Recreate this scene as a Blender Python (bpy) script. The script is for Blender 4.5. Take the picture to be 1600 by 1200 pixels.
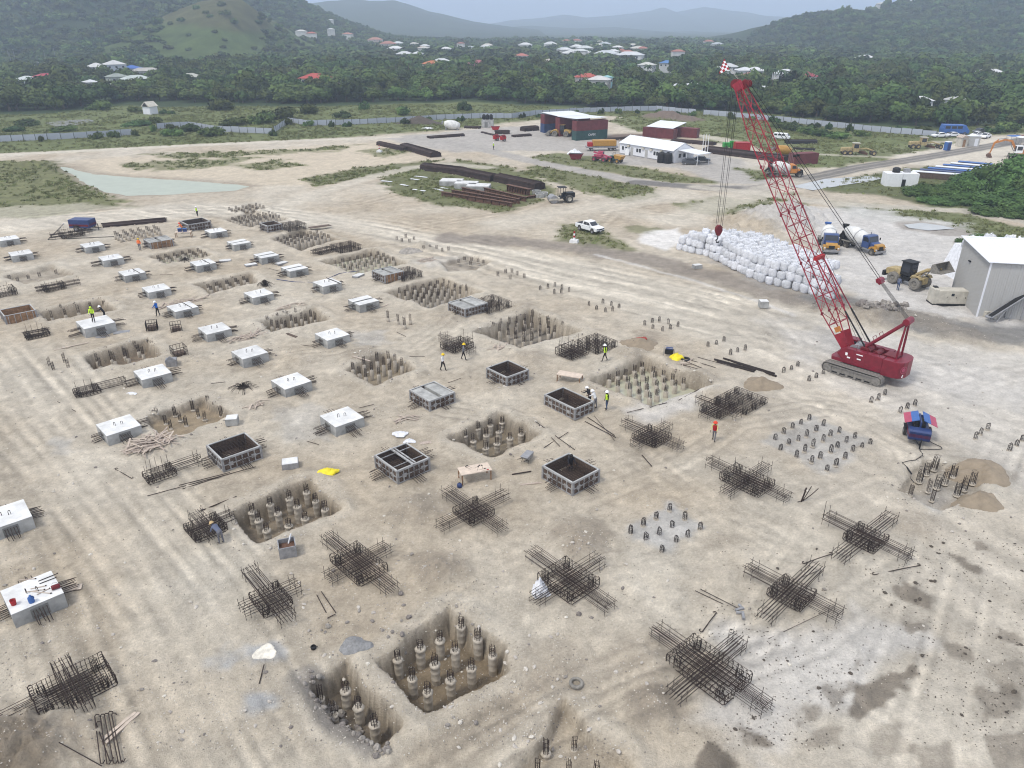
import bpy, math, random
import numpy as np
from mathutils import Vector, Matrix, Euler
R = math.radians
random.seed(7)
SC = bpy.context.scene
for o in list(bpy.data.objects):
    bpy.data.objects.remove(o)

# ------------------------------------------------------------------ camera, sky, sun, exposure
CAM_H, FPX, HOR = 30.0, 1180.0, 38.0
PITCH = math.atan((600 - HOR) / FPX)
cd = bpy.data.cameras.new('camera'); cam = bpy.data.objects.new('camera', cd)
SC.collection.objects.link(cam); SC.camera = cam
cam.location = (0, 0, CAM_H); cam.rotation_euler = (math.pi / 2 - PITCH, 0, 0)
cd.sensor_width = 36.0; cd.lens = 36.0 * FPX / 1600.0
cd.clip_start = 0.5; cd.clip_end = 40000

SUN_EL, SUN_AZ = 58.0, 235.0          # azimuth: degrees clockwise from +Y
wd = bpy.data.worlds.new('World'); SC.world = wd; wd.use_nodes = True
nt = wd.node_tree; nt.nodes.clear()
sky = nt.nodes.new('ShaderNodeTexSky'); sky.sky_type = 'NISHITA'; sky.sun_disc = False
sky.sun_elevation = R(SUN_EL); sky.sun_rotation = R(SUN_AZ); sky.dust_density = 4.0; sky.air_density = 1.2
b1 = nt.nodes.new('ShaderNodeBackground'); b1.inputs[1].default_value = 0.085
b2 = nt.nodes.new('ShaderNodeBackground'); b2.inputs[1].default_value = 0.82
tcw = nt.nodes.new('ShaderNodeTexCoord'); nzw = nt.nodes.new('ShaderNodeTexNoise')
nzw.inputs['Scale'].default_value = 2.2; nzw.inputs['Detail'].default_value = 5
crw = nt.nodes.new('ShaderNodeValToRGB')
crw.color_ramp.elements[0].position = 0.3; crw.color_ramp.elements[0].color = (0.77, 0.81, 0.92, 1)
crw.color_ramp.elements[1].position = 0.72; crw.color_ramp.elements[1].color = (0.88, 0.91, 0.97, 1)
mxw = nt.nodes.new('ShaderNodeMixShader'); mxw.inputs[0].default_value = 0.85
wo = nt.nodes.new('ShaderNodeOutputWorld')
nt.links.new(sky.outputs[0], b1.inputs[0]); nt.links.new(tcw.outputs['Generated'], nzw.inputs['Vector'])
nt.links.new(nzw.outputs['Fac'], crw.inputs[0]); nt.links.new(crw.outputs[0], b2.inputs[0])
nt.links.new(b1.outputs[0], mxw.inputs[1]); nt.links.new(b2.outputs[0], mxw.inputs[2]); nt.links.new(mxw.outputs[0], wo.inputs[0])
sl = bpy.data.lights.new('sun', 'SUN'); sl.energy = 1.5; sl.angle = R(12); sl.color = (1.0, 0.95, 0.86)
so = bpy.data.objects.new('sun', sl); SC.collection.objects.link(so)
sd = Vector((math.sin(R(SUN_AZ)) * math.cos(R(SUN_EL)), math.cos(R(SUN_AZ)) * math.cos(R(SUN_EL)), math.sin(R(SUN_EL))))
so.rotation_euler = sd.to_track_quat('Z', 'Y').to_euler()
SC.view_settings.view_transform = 'Standard'; SC.view_settings.look = 'None'
SC.view_settings.gamma = 1.0; SC.view_settings.use_curve_mapping = False
SC.view_settings.exposure = 0.68
SC.render.engine = 'CYCLES'
SC.cycles.use_denoising = True
SC.cycles.max_bounces = 6; SC.cycles.diffuse_bounces = 3; SC.cycles.glossy_bounces = 3
SC.cycles.volume_bounces = 3; SC.cycles.transparent_max_bounces = 6
SC.cycles.sample_clamp_indirect = 6
SC.cycles.filter_width = 1.1

# ------------------------------------------------------------------ helpers
_s, _c = math.sin(PITCH), math.cos(PITCH)
def G(px, py, h=0.0):
    """ground point (at height h) seen at photograph pixel px,py"""
    u = (px - 800) / FPX; v = (py - 600) / FPX
    z = (CAM_H - h) / (_s + v * _c)
    return Vector((u * z, z * (_c - v * _s), h))
def AT(px, py, D):
    """point at ground distance y = D on the ray of a pixel"""
    u = (px - 800) / FPX; v = (py - 600) / FPX
    k = D / (_c - v * _s)
    return Vector((u * k, D, CAM_H - k * (_s + v * _c)))
A2 = math.atan2(.663, .749)                # site grid: local X runs along this heading
E2 = Vector((math.cos(A2), math.sin(A2), 0)); E1 = Vector((-math.sin(A2), math.cos(A2), 0))
ZROT = Matrix.Rotation(A2, 4, 'Z')

COLL = SC.collection
def link(o, parent=None):
    COLL.objects.link(o)
    if parent is not None: o.parent = parent
    return o
def tag(o, label=None, cat=None, group=None, kind=None):
    if label: o['label'] = label
    if cat: o['category'] = cat
    if group: o['group'] = group
    if kind: o['kind'] = kind
    return o
SEATED = {'rebar_cage', 'rebar_mat', 'formwork', 'work_table', 'small_block', 'flat_panel', 'skip_box', 'wire_basket', 'wheelbarrow', 'jug', 'tyre', 'black_pot', 'form_clamp', 'leaning_bars', 'small_generator', 'cable_reel', 'grey_hopper', 'generator', 'compressor', 'marker_post', 'pickup_truck', 'mixer_truck', 'wheel_loader', 'crawler_crane'}
def thing(name, label, cat, loc=(0, 0, 0), rz=0.0, group=None, scale=1.0):
    o = bpy.data.objects.new(name, None); link(o)
    o.location = loc; o.rotation_euler = (0, 0, rz); o.scale = (scale,) * 3
    if name in SEATED and -.01 < loc[2] < .1: o.location.z = loc[2] + gz(loc[0], loc[1])      # stand on the uneven soil
    o.empty_display_size = 0.2
    return tag(o, label, cat, group)
def copy_tree(o, parent=None):
    c = o.copy(); link(c, parent)
    for ch in list(o.children): copy_tree(ch, c)
    return c

class MB:
    """collects polygons; build() links them as ONE mesh object"""
    def __init__(s): s.v = []; s.f = []; s.m = []; s.cur = 0
    def mat(s, i): s.cur = i; return s
    def add(s, vs, fs):
        b = len(s.v); s.v += [tuple(p) for p in vs]; s.f += [tuple(b + i for i in f) for f in fs]; s.m += [s.cur] * len(fs); return s
    def box(s, c, d, rot=None, top=(1, 1), shift=(0, 0)):
        hx, hy, hz = d[0] / 2, d[1] / 2, d[2] / 2; vs = []
        for z, (kx, ky), (ox, oy) in ((-hz, (1, 1), (0, 0)), (hz, top, shift)):
            for x, y in ((-hx, -hy), (hx, -hy), (hx, hy), (-hx, hy)):
                p = Vector((x * kx + ox, y * ky + oy, z))
                if rot is not None: p = rot @ p
                vs.append(p + Vector(c))
        return s.add(vs, [(3, 2, 1, 0), (4, 5, 6, 7), (0, 1, 5, 4), (1, 2, 6, 5), (2, 3, 7, 6), (3, 0, 4, 7)])
    def cyl(s, p0, p1, r0, r1=None, n=8, caps=True):
        p0, p1 = Vector(p0), Vector(p1); r1 = r0 if r1 is None else r1
        q = (p1 - p0).to_track_quat('Z', 'Y'); vs = []
        for p, r in ((p0, r0), (p1, r1)):
            for i in range(n):
                a = 2 * math.pi * i / n; vs.append(p + q @ Vector((r * math.cos(a), r * math.sin(a), 0)))
        fs = [(i, (i + 1) % n, n + (i + 1) % n, n + i) for i in range(n)]
        if caps: fs += [tuple(range(n - 1, -1, -1)), tuple(range(n, 2 * n))]
        return s.add(vs, fs)
    def tube(s, pts, r, n=4):
        pts = [Vector(p) for p in pts]; vs = []; m = len(pts)
        for k, p in enumerate(pts):
            t = (pts[min(k + 1, m - 1)] - pts[max(k - 1, 0)])
            if t.length < 1e-6: t = Vector((0, 0, 1))
            q = t.to_track_quat('Z', 'Y'); rr = r[k] if isinstance(r, (list, tuple)) else r
            for i in range(n):
                a = 2 * math.pi * (i + .5) / n; vs.append(p + q @ Vector((rr * math.cos(a), rr * math.sin(a), 0)))
        fs = [(k * n + i, k * n + (i + 1) % n, (k + 1) * n + (i + 1) % n, (k + 1) * n + i) for k in range(m - 1) for i in range(n)]
        fs += [tuple(range(n - 1, -1, -1)), tuple(range((m - 1) * n, m * n))]
        return s.add(vs, fs)
    def prof(s, pts, y0, y1, mtx=None):
        """extrude an XZ outline (counter-clockwise seen from -Y) from y0 to y1"""
        n = len(pts); vs = [Vector((x, y0, z)) for x, z in pts] + [Vector((x, y1, z)) for x, z in pts]
        if mtx is not None: vs = [mtx @ v for v in vs]
        fs = [tuple(range(n)), tuple(range(2 * n - 1, n - 1, -1))] + [((i + 1) % n, i, n + i, n + (i + 1) % n) for i in range(n)]
        return s.add(vs, fs)
    def lathe(s, prof, o=(0, 0, 0), axis=(0, 0, 1), n=16):
        q = Vector(axis).to_track_quat('Z', 'Y'); vs = []; m = len(prof)
        for r, z in prof:
            for i in range(n):
                a = 2 * math.pi * i / n; vs.append(Vector(o) + q @ Vector((r * math.cos(a), r * math.sin(a), z)))
        fs = [(k * n + i, k * n + (i + 1) % n, (k + 1) * n + (i + 1) % n, (k + 1) * n + i) for k in range(m - 1) for i in range(n)]
        return s.add(vs, fs)
    def mesh(s, name, mats, smooth=False, bevel=0.0):
        me = bpy.data.meshes.new(name); me.from_pydata(s.v, [], s.f)
        for m in (mats if isinstance(mats, (list, tuple)) else [mats]): me.materials.append(m)
        if s.m and max(s.m) > 0: me.polygons.foreach_set('material_index', s.m)
        if smooth: me.polygons.foreach_set('use_smooth', [True] * len(me.polygons))
        me.update(); return me
    def build(s, name, mats, parent=None, smooth=False, bevel=0.0):
        o = bpy.data.objects.new(name, s.mesh(name, mats, smooth)); link(o, parent)
        if bevel:
            b = o.modifiers.new('bevel', 'BEVEL'); b.width = bevel; b.segments = 2; b.limit_method = 'ANGLE'
        return o
def inst(name, me, parent, loc=(0, 0, 0), rot=(0, 0, 0), scale=(1, 1, 1)):
    o = bpy.data.objects.new(name, me); link(o, parent)
    o.location = loc; o.rotation_euler = rot; o.scale = scale if hasattr(scale, '__len__') else (scale,) * 3
    return o
_rods = {}
def rod(parent, p0, p1, r, mt, name='bar', n=5):
    """a straight round bar between two points; alike bars share their mesh"""
    k = (mt.name, n)
    if k not in _rods: _rods[k] = MB().cyl((0, 0, 0), (0, 0, 1), 1, n=n).mesh('rod_' + mt.name, mt, smooth=False)
    p0, p1 = Vector(p0), Vector(p1); d = p1 - p0
    o = bpy.data.objects.new(name, _rods[k]); link(o, parent)
    o.location = p0; o.rotation_euler = d.to_track_quat('Z', 'Y').to_euler(); o.scale = (r, r, d.length)
    return o

# ------------------------------------------------------------------ materials
def mat(name, col, rough=0.8, metal=0.0, var=0.25, scale=3.0, bump=0.0, bscale=None, col2=None, spec=0.3, rnd=0.0, detail=6):
    m = bpy.data.materials.new(name); m.use_nodes = True; t = m.node_tree; bs = t.nodes['Principled BSDF']
    bs.inputs['Roughness'].default_value = rough; bs.inputs['Metallic'].default_value = metal
    bs.inputs['Specular IOR Level'].default_value = spec
    tc = t.nodes.new('ShaderNodeTexCoord'); nz = t.nodes.new('ShaderNodeTexNoise')
    nz.inputs['Scale'].default_value = scale; nz.inputs['Detail'].default_value = detail; nz.inputs['Roughness'].default_value = .65
    t.links.new(tc.outputs['Object'], nz.inputs['Vector'])
    cr = t.nodes.new('ShaderNodeValToRGB'); c2 = col2 or tuple(c * (1 - var) for c in col)
    cr.color_ramp.elements[0].position = .34; cr.color_ramp.elements[0].color = (*c2, 1)
    cr.color_ramp.elements[1].position = .66; cr.color_ramp.elements[1].color = (*(min(1, c * (1 + var * .35)) for c in col), 1)
    t.links.new(nz.outputs['Fac'], cr.inputs[0]); out = cr.outputs[0]
    if rnd:
        oi = t.nodes.new('ShaderNodeObjectInfo'); hs = t.nodes.new('ShaderNodeHueSaturation')
        mr = t.nodes.new('ShaderNodeMapRange'); mr.inputs['To Min'].default_value = 1 - rnd; mr.inputs['To Max'].default_value = 1 + rnd
        mh = t.nodes.new('ShaderNodeMapRange'); mh.inputs['To Min'].default_value = .5 - rnd * .07; mh.inputs['To Max'].default_value = .5 + rnd * .045
        t.links.new(oi.outputs['Random'], mr.inputs[0]); t.links.new(oi.outputs['Random'], mh.inputs[0])
        t.links.new(mr.outputs[0], hs.inputs['Value']); t.links.new(mh.outputs[0], hs.inputs['Hue'])
        t.links.new(out, hs.inputs['Color']); out = hs.outputs[0]
    t.links.new(out, bs.inputs['Base Color'])
    if bump:
        nb = t.nodes.new('ShaderNodeTexNoise'); nb.inputs['Scale'].default_value = bscale or scale * 3; nb.inputs['Detail'].default_value = 5
        t.links.new(tc.outputs['Object'], nb.inputs['Vector'])
        bp = t.nodes.new('ShaderNodeBump'); bp.inputs['Strength'].default_value = 0.7; bp.inputs['Distance'].default_value = bump
        t.links.new(nb.outputs['Fac'], bp.inputs['Height']); t.links.new(bp.outputs[0], bs.inputs['Normal'])
    return m
M = {}
def mk(k, *a, **kw): M[k] = mat(k, *a, **kw)
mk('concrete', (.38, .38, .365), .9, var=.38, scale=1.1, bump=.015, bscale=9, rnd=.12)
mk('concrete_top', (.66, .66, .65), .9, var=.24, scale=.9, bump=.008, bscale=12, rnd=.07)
mk('concrete_dark', (.20, .20, .19), .95, var=.3, scale=4, bump=.03, bscale=14)
mk('concrete_pile', (.46, .41, .34), .95, var=.35, scale=2.5, bump=.03, bscale=8)
mk('rust', (.048, .032, .027), .85, var=.45, scale=6, col2=(.024, .018, .016))
mk('rust_stack', (.046, .030, .026), .9, var=.5, scale=1.2, bump=.04, bscale=6)
mk('rust_beam', (.14, .075, .05), .85, var=.5, scale=2)
mk('rust_dark', (.035, .027, .025), .9, var=.4, scale=6)
mk('form_steel', (.40, .40, .40), .6, .2, var=.45, scale=3, col2=(.20, .19, .18))
mk('form_dark', (.12, .085, .065), .8, var=.5, scale=5)
mk('ply', (.30, .18, .10), .85, var=.45, scale=3)
mk('timber', (.50, .42, .35), .9, var=.4, scale=4, rnd=.15)
mk('crane_red', (.19, .007, .022), .42, var=.3, scale=2.2, spec=.5)
mk('crane_lattice', (.27, .012, .028), .5, var=.3, scale=1.5, spec=.5)
mk('bright_red', (.36, .014, .018), .5, var=.2)
mk('orange_red', (.32, .03, .016), .6, var=.3)
mk('track_steel', (.24, .225, .205), .75, .1, var=.4, scale=4, bump=.01)
mk('black', (.016, .016, .017), .6, var=.3, scale=5)
mk('rubber', (.030, .029, .028), .85, var=.5, scale=4, col2=(.10, .09, .08))
mk('grey_metal', (.32, .32, .33), .5, .3, var=.3)
mk('white_paint', (.78, .79, .80), .45, var=.08, scale=1.5, spec=.5)
mk('white_roof', (.70, .72, .75), .5, var=.07, scale=.6)
mk('clad_grey', (.43, .425, .41), .55, var=.12, scale=.5, spec=.4)
mk('clad_white', (.72, .73, .76), .6, var=.08, scale=.7)
mk('glass', (.03, .035, .045), .12, spec=.6, var=.2)
mk('blue_paint', (.022, .045, .15), .45, var=.25, scale=3, spec=.5)
mk('blue_light', (.05, .13, .36), .5, var=.2, scale=3)
mk('pink_paint', (.40, .07, .12), .5, var=.2, scale=3)
mk('dark_red', (.15, .014, .02), .5, var=.25, scale=3)
mk('truck_blue', (.04, .075, .20), .4, var=.25, scale=2, spec=.5)
mk('truck_yellow', (.42, .22, .035), .45, var=.2, scale=2, spec=.5)
mk('cat_yellow', (.50, .33, .10), .6, var=.35, scale=2)
mk('dust_yellow', (.42, .33, .17), .75, var=.4, scale=2)
mk('exc_orange', (.50, .20, .05), .6, var=.3, scale=2)
mk('drum_white', (.66, .66, .64), .7, var=.25, scale=1.2)
mk('container_red', (.155, .040, .042), .7, var=.3, scale=.8)
mk('container_green', (.035, .085, .080), .7, var=.3, scale=.8)
mk('container_blue', (.04, .07, .16), .7, var=.3, scale=.8)
mk('beige', (.52, .49, .42), .7, var=.25, scale=1.5)
mk('bag', (.64, .65, .68), .85, var=.30, scale=1.8, bump=.12, bscale=3.5, rnd=.14)
mk('bag_top', (.60, .61, .62), .9, var=.35, scale=4, bump=.05, bscale=7)
mk('tarp_yellow', (.80, .66, .03), .55, var=.15, bump=.03, bscale=5)
mk('tarp_white', (.72, .73, .76), .7, var=.2, bump=.03, bscale=5)
mk('sand', (.27, .22, .16), .95, var=.2, scale=2, bump=.03, bscale=8)
mk('grey_gravel', (.25, .25, .25), .95, var=.35, scale=6, bump=.05, bscale=14)
mk('rubble', (.27, .245, .22), .95, var=.4, scale=2, bump=.03, bscale=6, rnd=.25)
mk('stone_pale', (.56, .52, .46), .95, var=.3, scale=3, rnd=.25)
mk('clod', (.10, .085, .07), .95, var=.4, scale=3)
mk('bark', (.14, .11, .085), .95, var=.4, scale=3, bump=.03)
mk('fence_sheet', (.44, .47, .53), .5, .15, var=.2, scale=.4)
mk('fence_post', (.10, .11, .10), .8)
mk('skin', (.10, .055, .038), .6, var=.1)
mk('helmet_yellow', (.75, .52, .02), .4, var=.1); mk('helmet_white', (.80, .80, .80), .4, var=.05); mk('helmet_red', (.70, .06, .02), .4, var=.1)
mk('helmet_tan', (.50, .36, .18), .5, var=.1)
mk('shirt_white', (.72, .72, .72), .9, var=.1); mk('shirt_grey', (.20, .20, .22), .9, var=.2); mk('shirt_slate', (.13, .15, .22), .9, var=.2)
mk('shirt_blue', (.02, .13, .48), .85, var=.2); mk('shirt_black', (.02, .02, .025), .9, var=.2); mk('shirt_cream', (.55, .50, .22), .9, var=.2)
mk('hivis', (.55, .80, .05), .8, var=.1); mk('hivis_orange', (.90, .18, .03), .8, var=.1); mk('vest_red', (.40, .015, .02), .85, var=.1)
mk('jeans', (.05, .08, .16), .9, var=.25); mk('trouser_grey', (.16, .16, .18), .9, var=.25); mk('trouser_black', (.018, .018, .022), .9, var=.2)
mk('boot', (.06, .045, .03), .9)

def leafmat(name, c1, c2, rnd):
    m = mat(name, c1, .75, var=.3, scale=.9, col2=c2, spec=.12, rnd=rnd, detail=3)
    b = m.node_tree.nodes['Principled BSDF']; return m
M['leaf'] = leafmat('leaf', (.092, .130, .036), (.034, .058, .017), .50)
M['leaf_dark'] = leafmat('leaf_dark', (.052, .086, .026), (.020, .039, .013), .42)
M['leaf_light'] = leafmat('leaf_light', (.098, .128, .040), (.042, .064, .020), .40)
M['leaf_near'] = leafmat('leaf_near', (.090, .155, .045), (.032, .066, .020), .25)
M['palm_leaf'] = leafmat('palm_leaf', (.060, .105, .042), (.032, .060, .026), .2)
M['tuft'] = leafmat('tuft', (.20, .21, .09), (.12, .14, .055), .3)

def water_mat(name, col, rough=.04):
    m = mat(name, col, rough, var=.1, scale=.4, spec=.6, bump=.004, bscale=1.5); return m
M['pond_water'] = mat('pond_water', (.38, .41, .34), .35, var=.1, scale=.4, spec=.12, bump=.004, bscale=1.5)
M['pit_water'] = water_mat('pit_water', (.42, .41, .31), .06)
M['puddle'] = water_mat('puddle', (.40, .40, .38), .10)

# ------------------------------------------------------------------ value noise
def _hash(ix, iy, s):
    h = (ix.astype(np.int64) * 374761393 + iy.astype(np.int64) * 668265263 + s * 1442695041) & 0xffffffff
    h = ((h ^ (h >> 13)) * 1274126177) & 0xffffffff
    return ((h ^ (h >> 16)) & 0xffff) / 65535.0
def vnoise(x, y, s=0):
    ix, iy = np.floor(x), np.floor(y); fx, fy = x - ix, y - iy
    fx = fx * fx * (3 - 2 * fx); fy = fy * fy * (3 - 2 * fy); ix = ix.astype(np.int64); iy = iy.astype(np.int64)
    a, b, c, d = _hash(ix, iy, s), _hash(ix + 1, iy, s), _hash(ix, iy + 1, s), _hash(ix + 1, iy + 1, s)
    return (a + (b - a) * fx) * (1 - fy) + (c + (d - c) * fx) * fy
def fbm(x, y, s=0, o=4):
    r = 0; a = .5
    for i in range(o):
        r = r + a * (vnoise(x, y, s + i * 17) - .5); x = x * 2.03; y = y * 2.03; a *= .5
    return r
def sstep(a, b, x):
    t = np.clip((x - a) / (b - a), 0, 1); return t * t * (3 - 2 * t)
def sdist(X, Y, poly):
    """signed distance to a polygon (negative inside)"""
    d2 = np.full(X.shape, 1e18); ins = np.zeros(X.shape, bool); n = len(poly)
    for i in range(n):
        ax, ay = poly[i][0], poly[i][1]; bx, by = poly[(i + 1) % n][0], poly[(i + 1) % n][1]
        ex, ey = bx - ax, by - ay; L = ex * ex + ey * ey + 1e-9
        t = np.clip(((X - ax) * ex + (Y - ay) * ey) / L, 0, 1)
        d2 = np.minimum(d2, (X - ax - t * ex) ** 2 + (Y - ay - t * ey) ** 2)
        c = (ay > Y) != (by > Y)
        if abs(by - ay) > 1e-9: ins ^= c & (X < (bx - ax) * (Y - ay) / (by - ay) + ax)
    d = np.sqrt(d2); return np.where(ins, -d, d)
def ldist(X, Y, line):
    d2 = np.full(X.shape, 1e18)
    for (ax, ay), (bx, by) in zip(line[:-1], line[1:]):
        ex, ey = bx - ax, by - ay; L = ex * ex + ey * ey + 1e-9
        t = np.clip(((X - ax) * ex + (Y - ay) * ey) / L, 0, 1)
        d2 = np.minimum(d2, (X - ax - t * ex) ** 2 + (Y - ay - t * ey) ** 2)
    return np.sqrt(d2)
def gpts(pts, h=0): return [tuple(G(x, y, h)[:2]) for x, y in pts]
# ------------------------------------------------------------------ the excavated pits (rim in photo pixels), used by the ground and by the piles
PITS = {
 'front':   dict(rim=[(588,1036),(700,950),(785,1008),(794,1048),(664,1122)], d=1.35),
 'rubble':  dict(rim=[(478,1072),(540,1036),(636,1135),(600,1168),(520,1130)], d=1.2),
 'left':    dict(rim=[(356,800),(484,748),(530,797),(402,852)], d=1.3),
 'middle':  dict(rim=[(702,684),(780,645),(842,680),(766,714)], d=1.25),
 'flooded': dict(rim=[(922,596),(1004,560),(1112,602),(1018,634)], d=1.9, water=-1.15),
 'hollow':  dict(rim=[(540,578),(600,551),(650,577),(585,602)], d=.9),
 'flat':    dict(rim=[(226,652),(318,622),(366,648),(258,690)], d=.75),
 'weedy':   dict(rim=[(130,560),(228,530),(256,556),(146,578)], d=1.0),
 'dark':    dict(rim=[(405,503),(490,483),(512,500),(424,520)], d=1.1),
 'green':   dict(rim=[(58,489),(158,469),(182,484),(76,501)], d=1.0),
 'mid_far': dict(rim=[(306,444),(392,427),(402,441),(328,460)], d=1.0),
 'pool':    dict(rim=[(234,401),(302,388),(332,400),(262,413)], d=1.2, water=-.75),
 'wide':    dict(rim=[(742,517),(828,486),(908,518),(812,544)], d=1.5),
 'wide_far':dict(rim=[(602,456),(688,434),(752,457),(672,482)], d=1.4),
 'bright':  dict(rim=[(500,408),(578,392),(638,412),(560,428)], d=1.4, water=-.8),
 'ridge':   dict(rim=[(424,374),(470,358),(530,374),(470,392)], d=.9),
 'back':    dict(rim=[(352,344),(400,330),(450,342),(395,356)], d=.7),
 'rear':    dict(rim=[(360,328),(392,319),(415,326),(385,334)], d=.6),
 'edge':    dict(rim=[(5,432),(80,414),(115,430),(40,446)], d=.6),
 'corner':  dict(rim=[(790,1230),(880,1100),(985,1200),(960,1240)], d=.75),
 'soft':    dict(rim=[(1400,765),(1440,720),(1545,735),(1530,775),(1470,800)], d=.35),
 'crater':  dict(rim=[(690,412),(735,398),(770,408),(740,424),(700,424)], d=.45),
}
for k, p in PITS.items():
    p['w'] = gpts(p['rim'])
    if p['d'] > .85: p['d'] *= 1.25
MOUNDS = [  # px, py, radius m, height m, sharp
 (640,797,2.2,.45),(690,885,2.1,.7),(900,838,2.6,.45),(1020,1098,1.7,.5),(1010,1030,2.2,.35),(915,860,1.6,.4),
 (985,555,2.4,.6),(560,555,2.5,.45),
 (1340,700,2.5,.25),(1430,820,2.2,.35),(815,480,2.4,.6),(700,500,2.6,.6),(660,385,2.6,.8),(585,395,2.4,.6),
 (300,560,2.,.3),(150,510,2.4,.4),(30,1185,3.4,1.2),(0,1150,2.5,.6),(860,1040,2.5,.35),(735,930,2.2,.3),(1090,590,2.4,.5),
 (45,262,7.,1.6),(1200,345,9.,2.2),(1240,335,7.,1.8),(830,560,2.4,.35),(600,640,2.,.25),(790,610,2.2,.3),(470,560,2.4,.3),
 (1440,500,4.,.6),(1380,500,4.,.7),(1330,490,4.5,.9),(1500,525,4.,.6),(1285,470,3.,.4),(990,215,9,.0),(1040,183,9.,2.6),(1075,187,6.,1.4)]

# ------------------------------------------------------------------ ground sheet (one mesh, fine on the site, coarse towards the horizon)
ys = [8.0]
while ys[-1] < 9500: ys.append(ys[-1] + max(.25 if ys[-1] > 60 else .16 if ys[-1] > 20 else .4, ys[-1] ** 2 / 38000.0))
ys = np.array(ys); NU = 560
un = np.linspace(-1, 1, NU)
YY = np.repeat(ys[:, None], NU, 1); XX = un[None, :] * (.74 * ys + 15)[:, None]
XX = XX + (vnoise(XX * 3, YY * 3, 5) - .5) * .05
X, Y = XX.ravel(), YY.ravel()
near = Y < 420
def at_e(x, y): return x * E1.x + y * E1.y, x * E2.x + y * E2.y
U1, U2 = at_e(X, Y)
Z = np.zeros_like(X)
amp = np.clip(1 - (Y - 150) / 200, .2, 1)
Z += fbm(X * .18, Y * .18, 3, 5) * .22 * amp + fbm(X * 1.1, Y * 1.1, 9, 4) * .30 * (Y < 160) + np.abs(fbm(X * .55, Y * .55, 13, 5)) * .45 * (Y < 140) * sstep(-.05, .15, fbm(X * .09, Y * .09, 19, 3))
for (px, py, r, h) in MOUNDS:
    c = G(px, py); d = np.hypot(X - c.x, Y - c.y); b = d < r * 1.5
    Z[b] += h * np.clip(1 - (d[b] / r) * (1 + .9 * fbm(X[b] * 1.2, Y[b] * 1.2, 21, 3)), 0, 1) ** 1.15 * (1 + 1.1 * fbm(X[b] * 3.0, Y[b] * 3.0, 25, 3))
WARP = fbm(X * .9, Y * .9, 31, 4)
PITD = {}
for k, p in PITS.items():
    w = p['w']; xs = [q[0] for q in w]; yw = [q[1] for q in w]
    b = np.where((X > min(xs) - 3) & (X < max(xs) + 3) & (Y > min(yw) - 3) & (Y < max(yw) + 3))[0]
    d = sdist(X[b], Y[b], w) + fbm(X[b] * .8, Y[b] * .8, 31, 2) * .75; PITD[k] = (b, d)
    ww = .16 + .0024 * Y[b]
    Z[b] = Z[b] * (1 - sstep(.3, -.6, d) * .7) - p['d'] * sstep(ww * .2, -ww, d) + (.14 + .9 * np.clip(fbm(X[b] * .6, Y[b] * .6, 47, 4), 0, 1)) * np.exp(-((d - .75) / .6) ** 2)
# --- colours: real albedo of soil, dust, grass, mud
C = np.zeros((len(X), 3)); GR = np.zeros(len(X)); WET = np.zeros(len(X))
DIRT = np.array((.425, .362, .278)); PALE = np.array((.54, .492, .412)); GREY = np.array((.40, .375, .345)); WHITE = np.array((.63, .61, .585))
MUD = np.array((.175, .140, .105)); MOIST = np.array((.235, .200, .158)); DARKS = np.array((.27, .235, .20))
GRASS = np.array((.125, .135, .058)); GRASS2 = np.array((.150, .158, .068)); FOREST = np.array((.035, .055, .022)); FIELD = np.array((.130, .150, .060))
n1 = fbm(X * .11, Y * .11, 41, 5); n2 = fbm(X * .5, Y * .5, 51, 5); n3 = fbm(X * 2.2, Y * 2.2, 61, 3)
C[:] = DIRT
C += (PALE - DIRT) * np.clip(.45 + 2.2 * n1, 0, 1)[:, None] * .8
n4 = fbm(X * 6.5, Y * 6.5, 67, 2)
C *= (1 + .42 * n2 + .34 * n3 + .35 * n4 * (Y < 90))[:, None]
def lay(mask, col, var=.3):
    global C
    m = np.clip(mask, 0, 1)[:, None]; C = C * (1 - m) + (np.array(col)[None, :] * (1 + var * (n2 + .7 * n3))[:, None]) * m
def poly(pts, col, feather=1.0, warp=1.5, k=1.0, grass=0.0, wet=0.0, var=.3, wscale=.35, world=False):
    global C
    w = pts if world else gpts(pts); xs = [q[0] for q in w]; yw = [q[1] for q in w]; e = feather + warp + 2
    b = np.where((X > min(xs) - e) & (X < max(xs) + e) & (Y > min(yw) - e) & (Y < max(yw) + e))[0]
    if not len(b): return
    d = sdist(X[b], Y[b], w) + warp * 2 * fbm(X[b] * wscale, Y[b] * wscale, 71, 4)
    m = sstep(feather, -feather, d) * k
    C[b] = C[b] * (1 - m[:, None]) + (np.array(col)[None, :] * (1 + var * (n2[b] + .7 * n3[b]))[:, None]) * m[:, None]
    GR[b] = GR[b] * (1 - m) + grass * m; WET[b] = WET[b] * (1 - m) + wet * m
def track(pts, col, w, feather=.5, k=1.0, grass=0.0, wobble=.5, wet=0.0, world=False):
    global C
    L = pts if world else gpts(pts); xs = [q[0] for q in L]; yw = [q[1] for q in L]; e = w + feather + wobble + 1
    b = np.where((X > min(xs) - e) & (X < max(xs) + e) & (Y > min(yw) - e) & (Y < max(yw) + e))[0]
    d = ldist(X[b], Y[b], L) - w + wobble * 2 * fbm(X[b] * .4, Y[b] * .4, 81, 3)
    m = sstep(feather, -feather, d) * k
    C[b] = C[b] * (1 - m[:, None]) + (np.array(col)[None, :] * (1 + .3 * (n2[b] + .6 * n3[b]))[:, None]) * m[:, None]
    GR[b] = GR[b] * (1 - m) + grass * m; WET[b] = WET[b] * (1 - m) + wet * m
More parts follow.
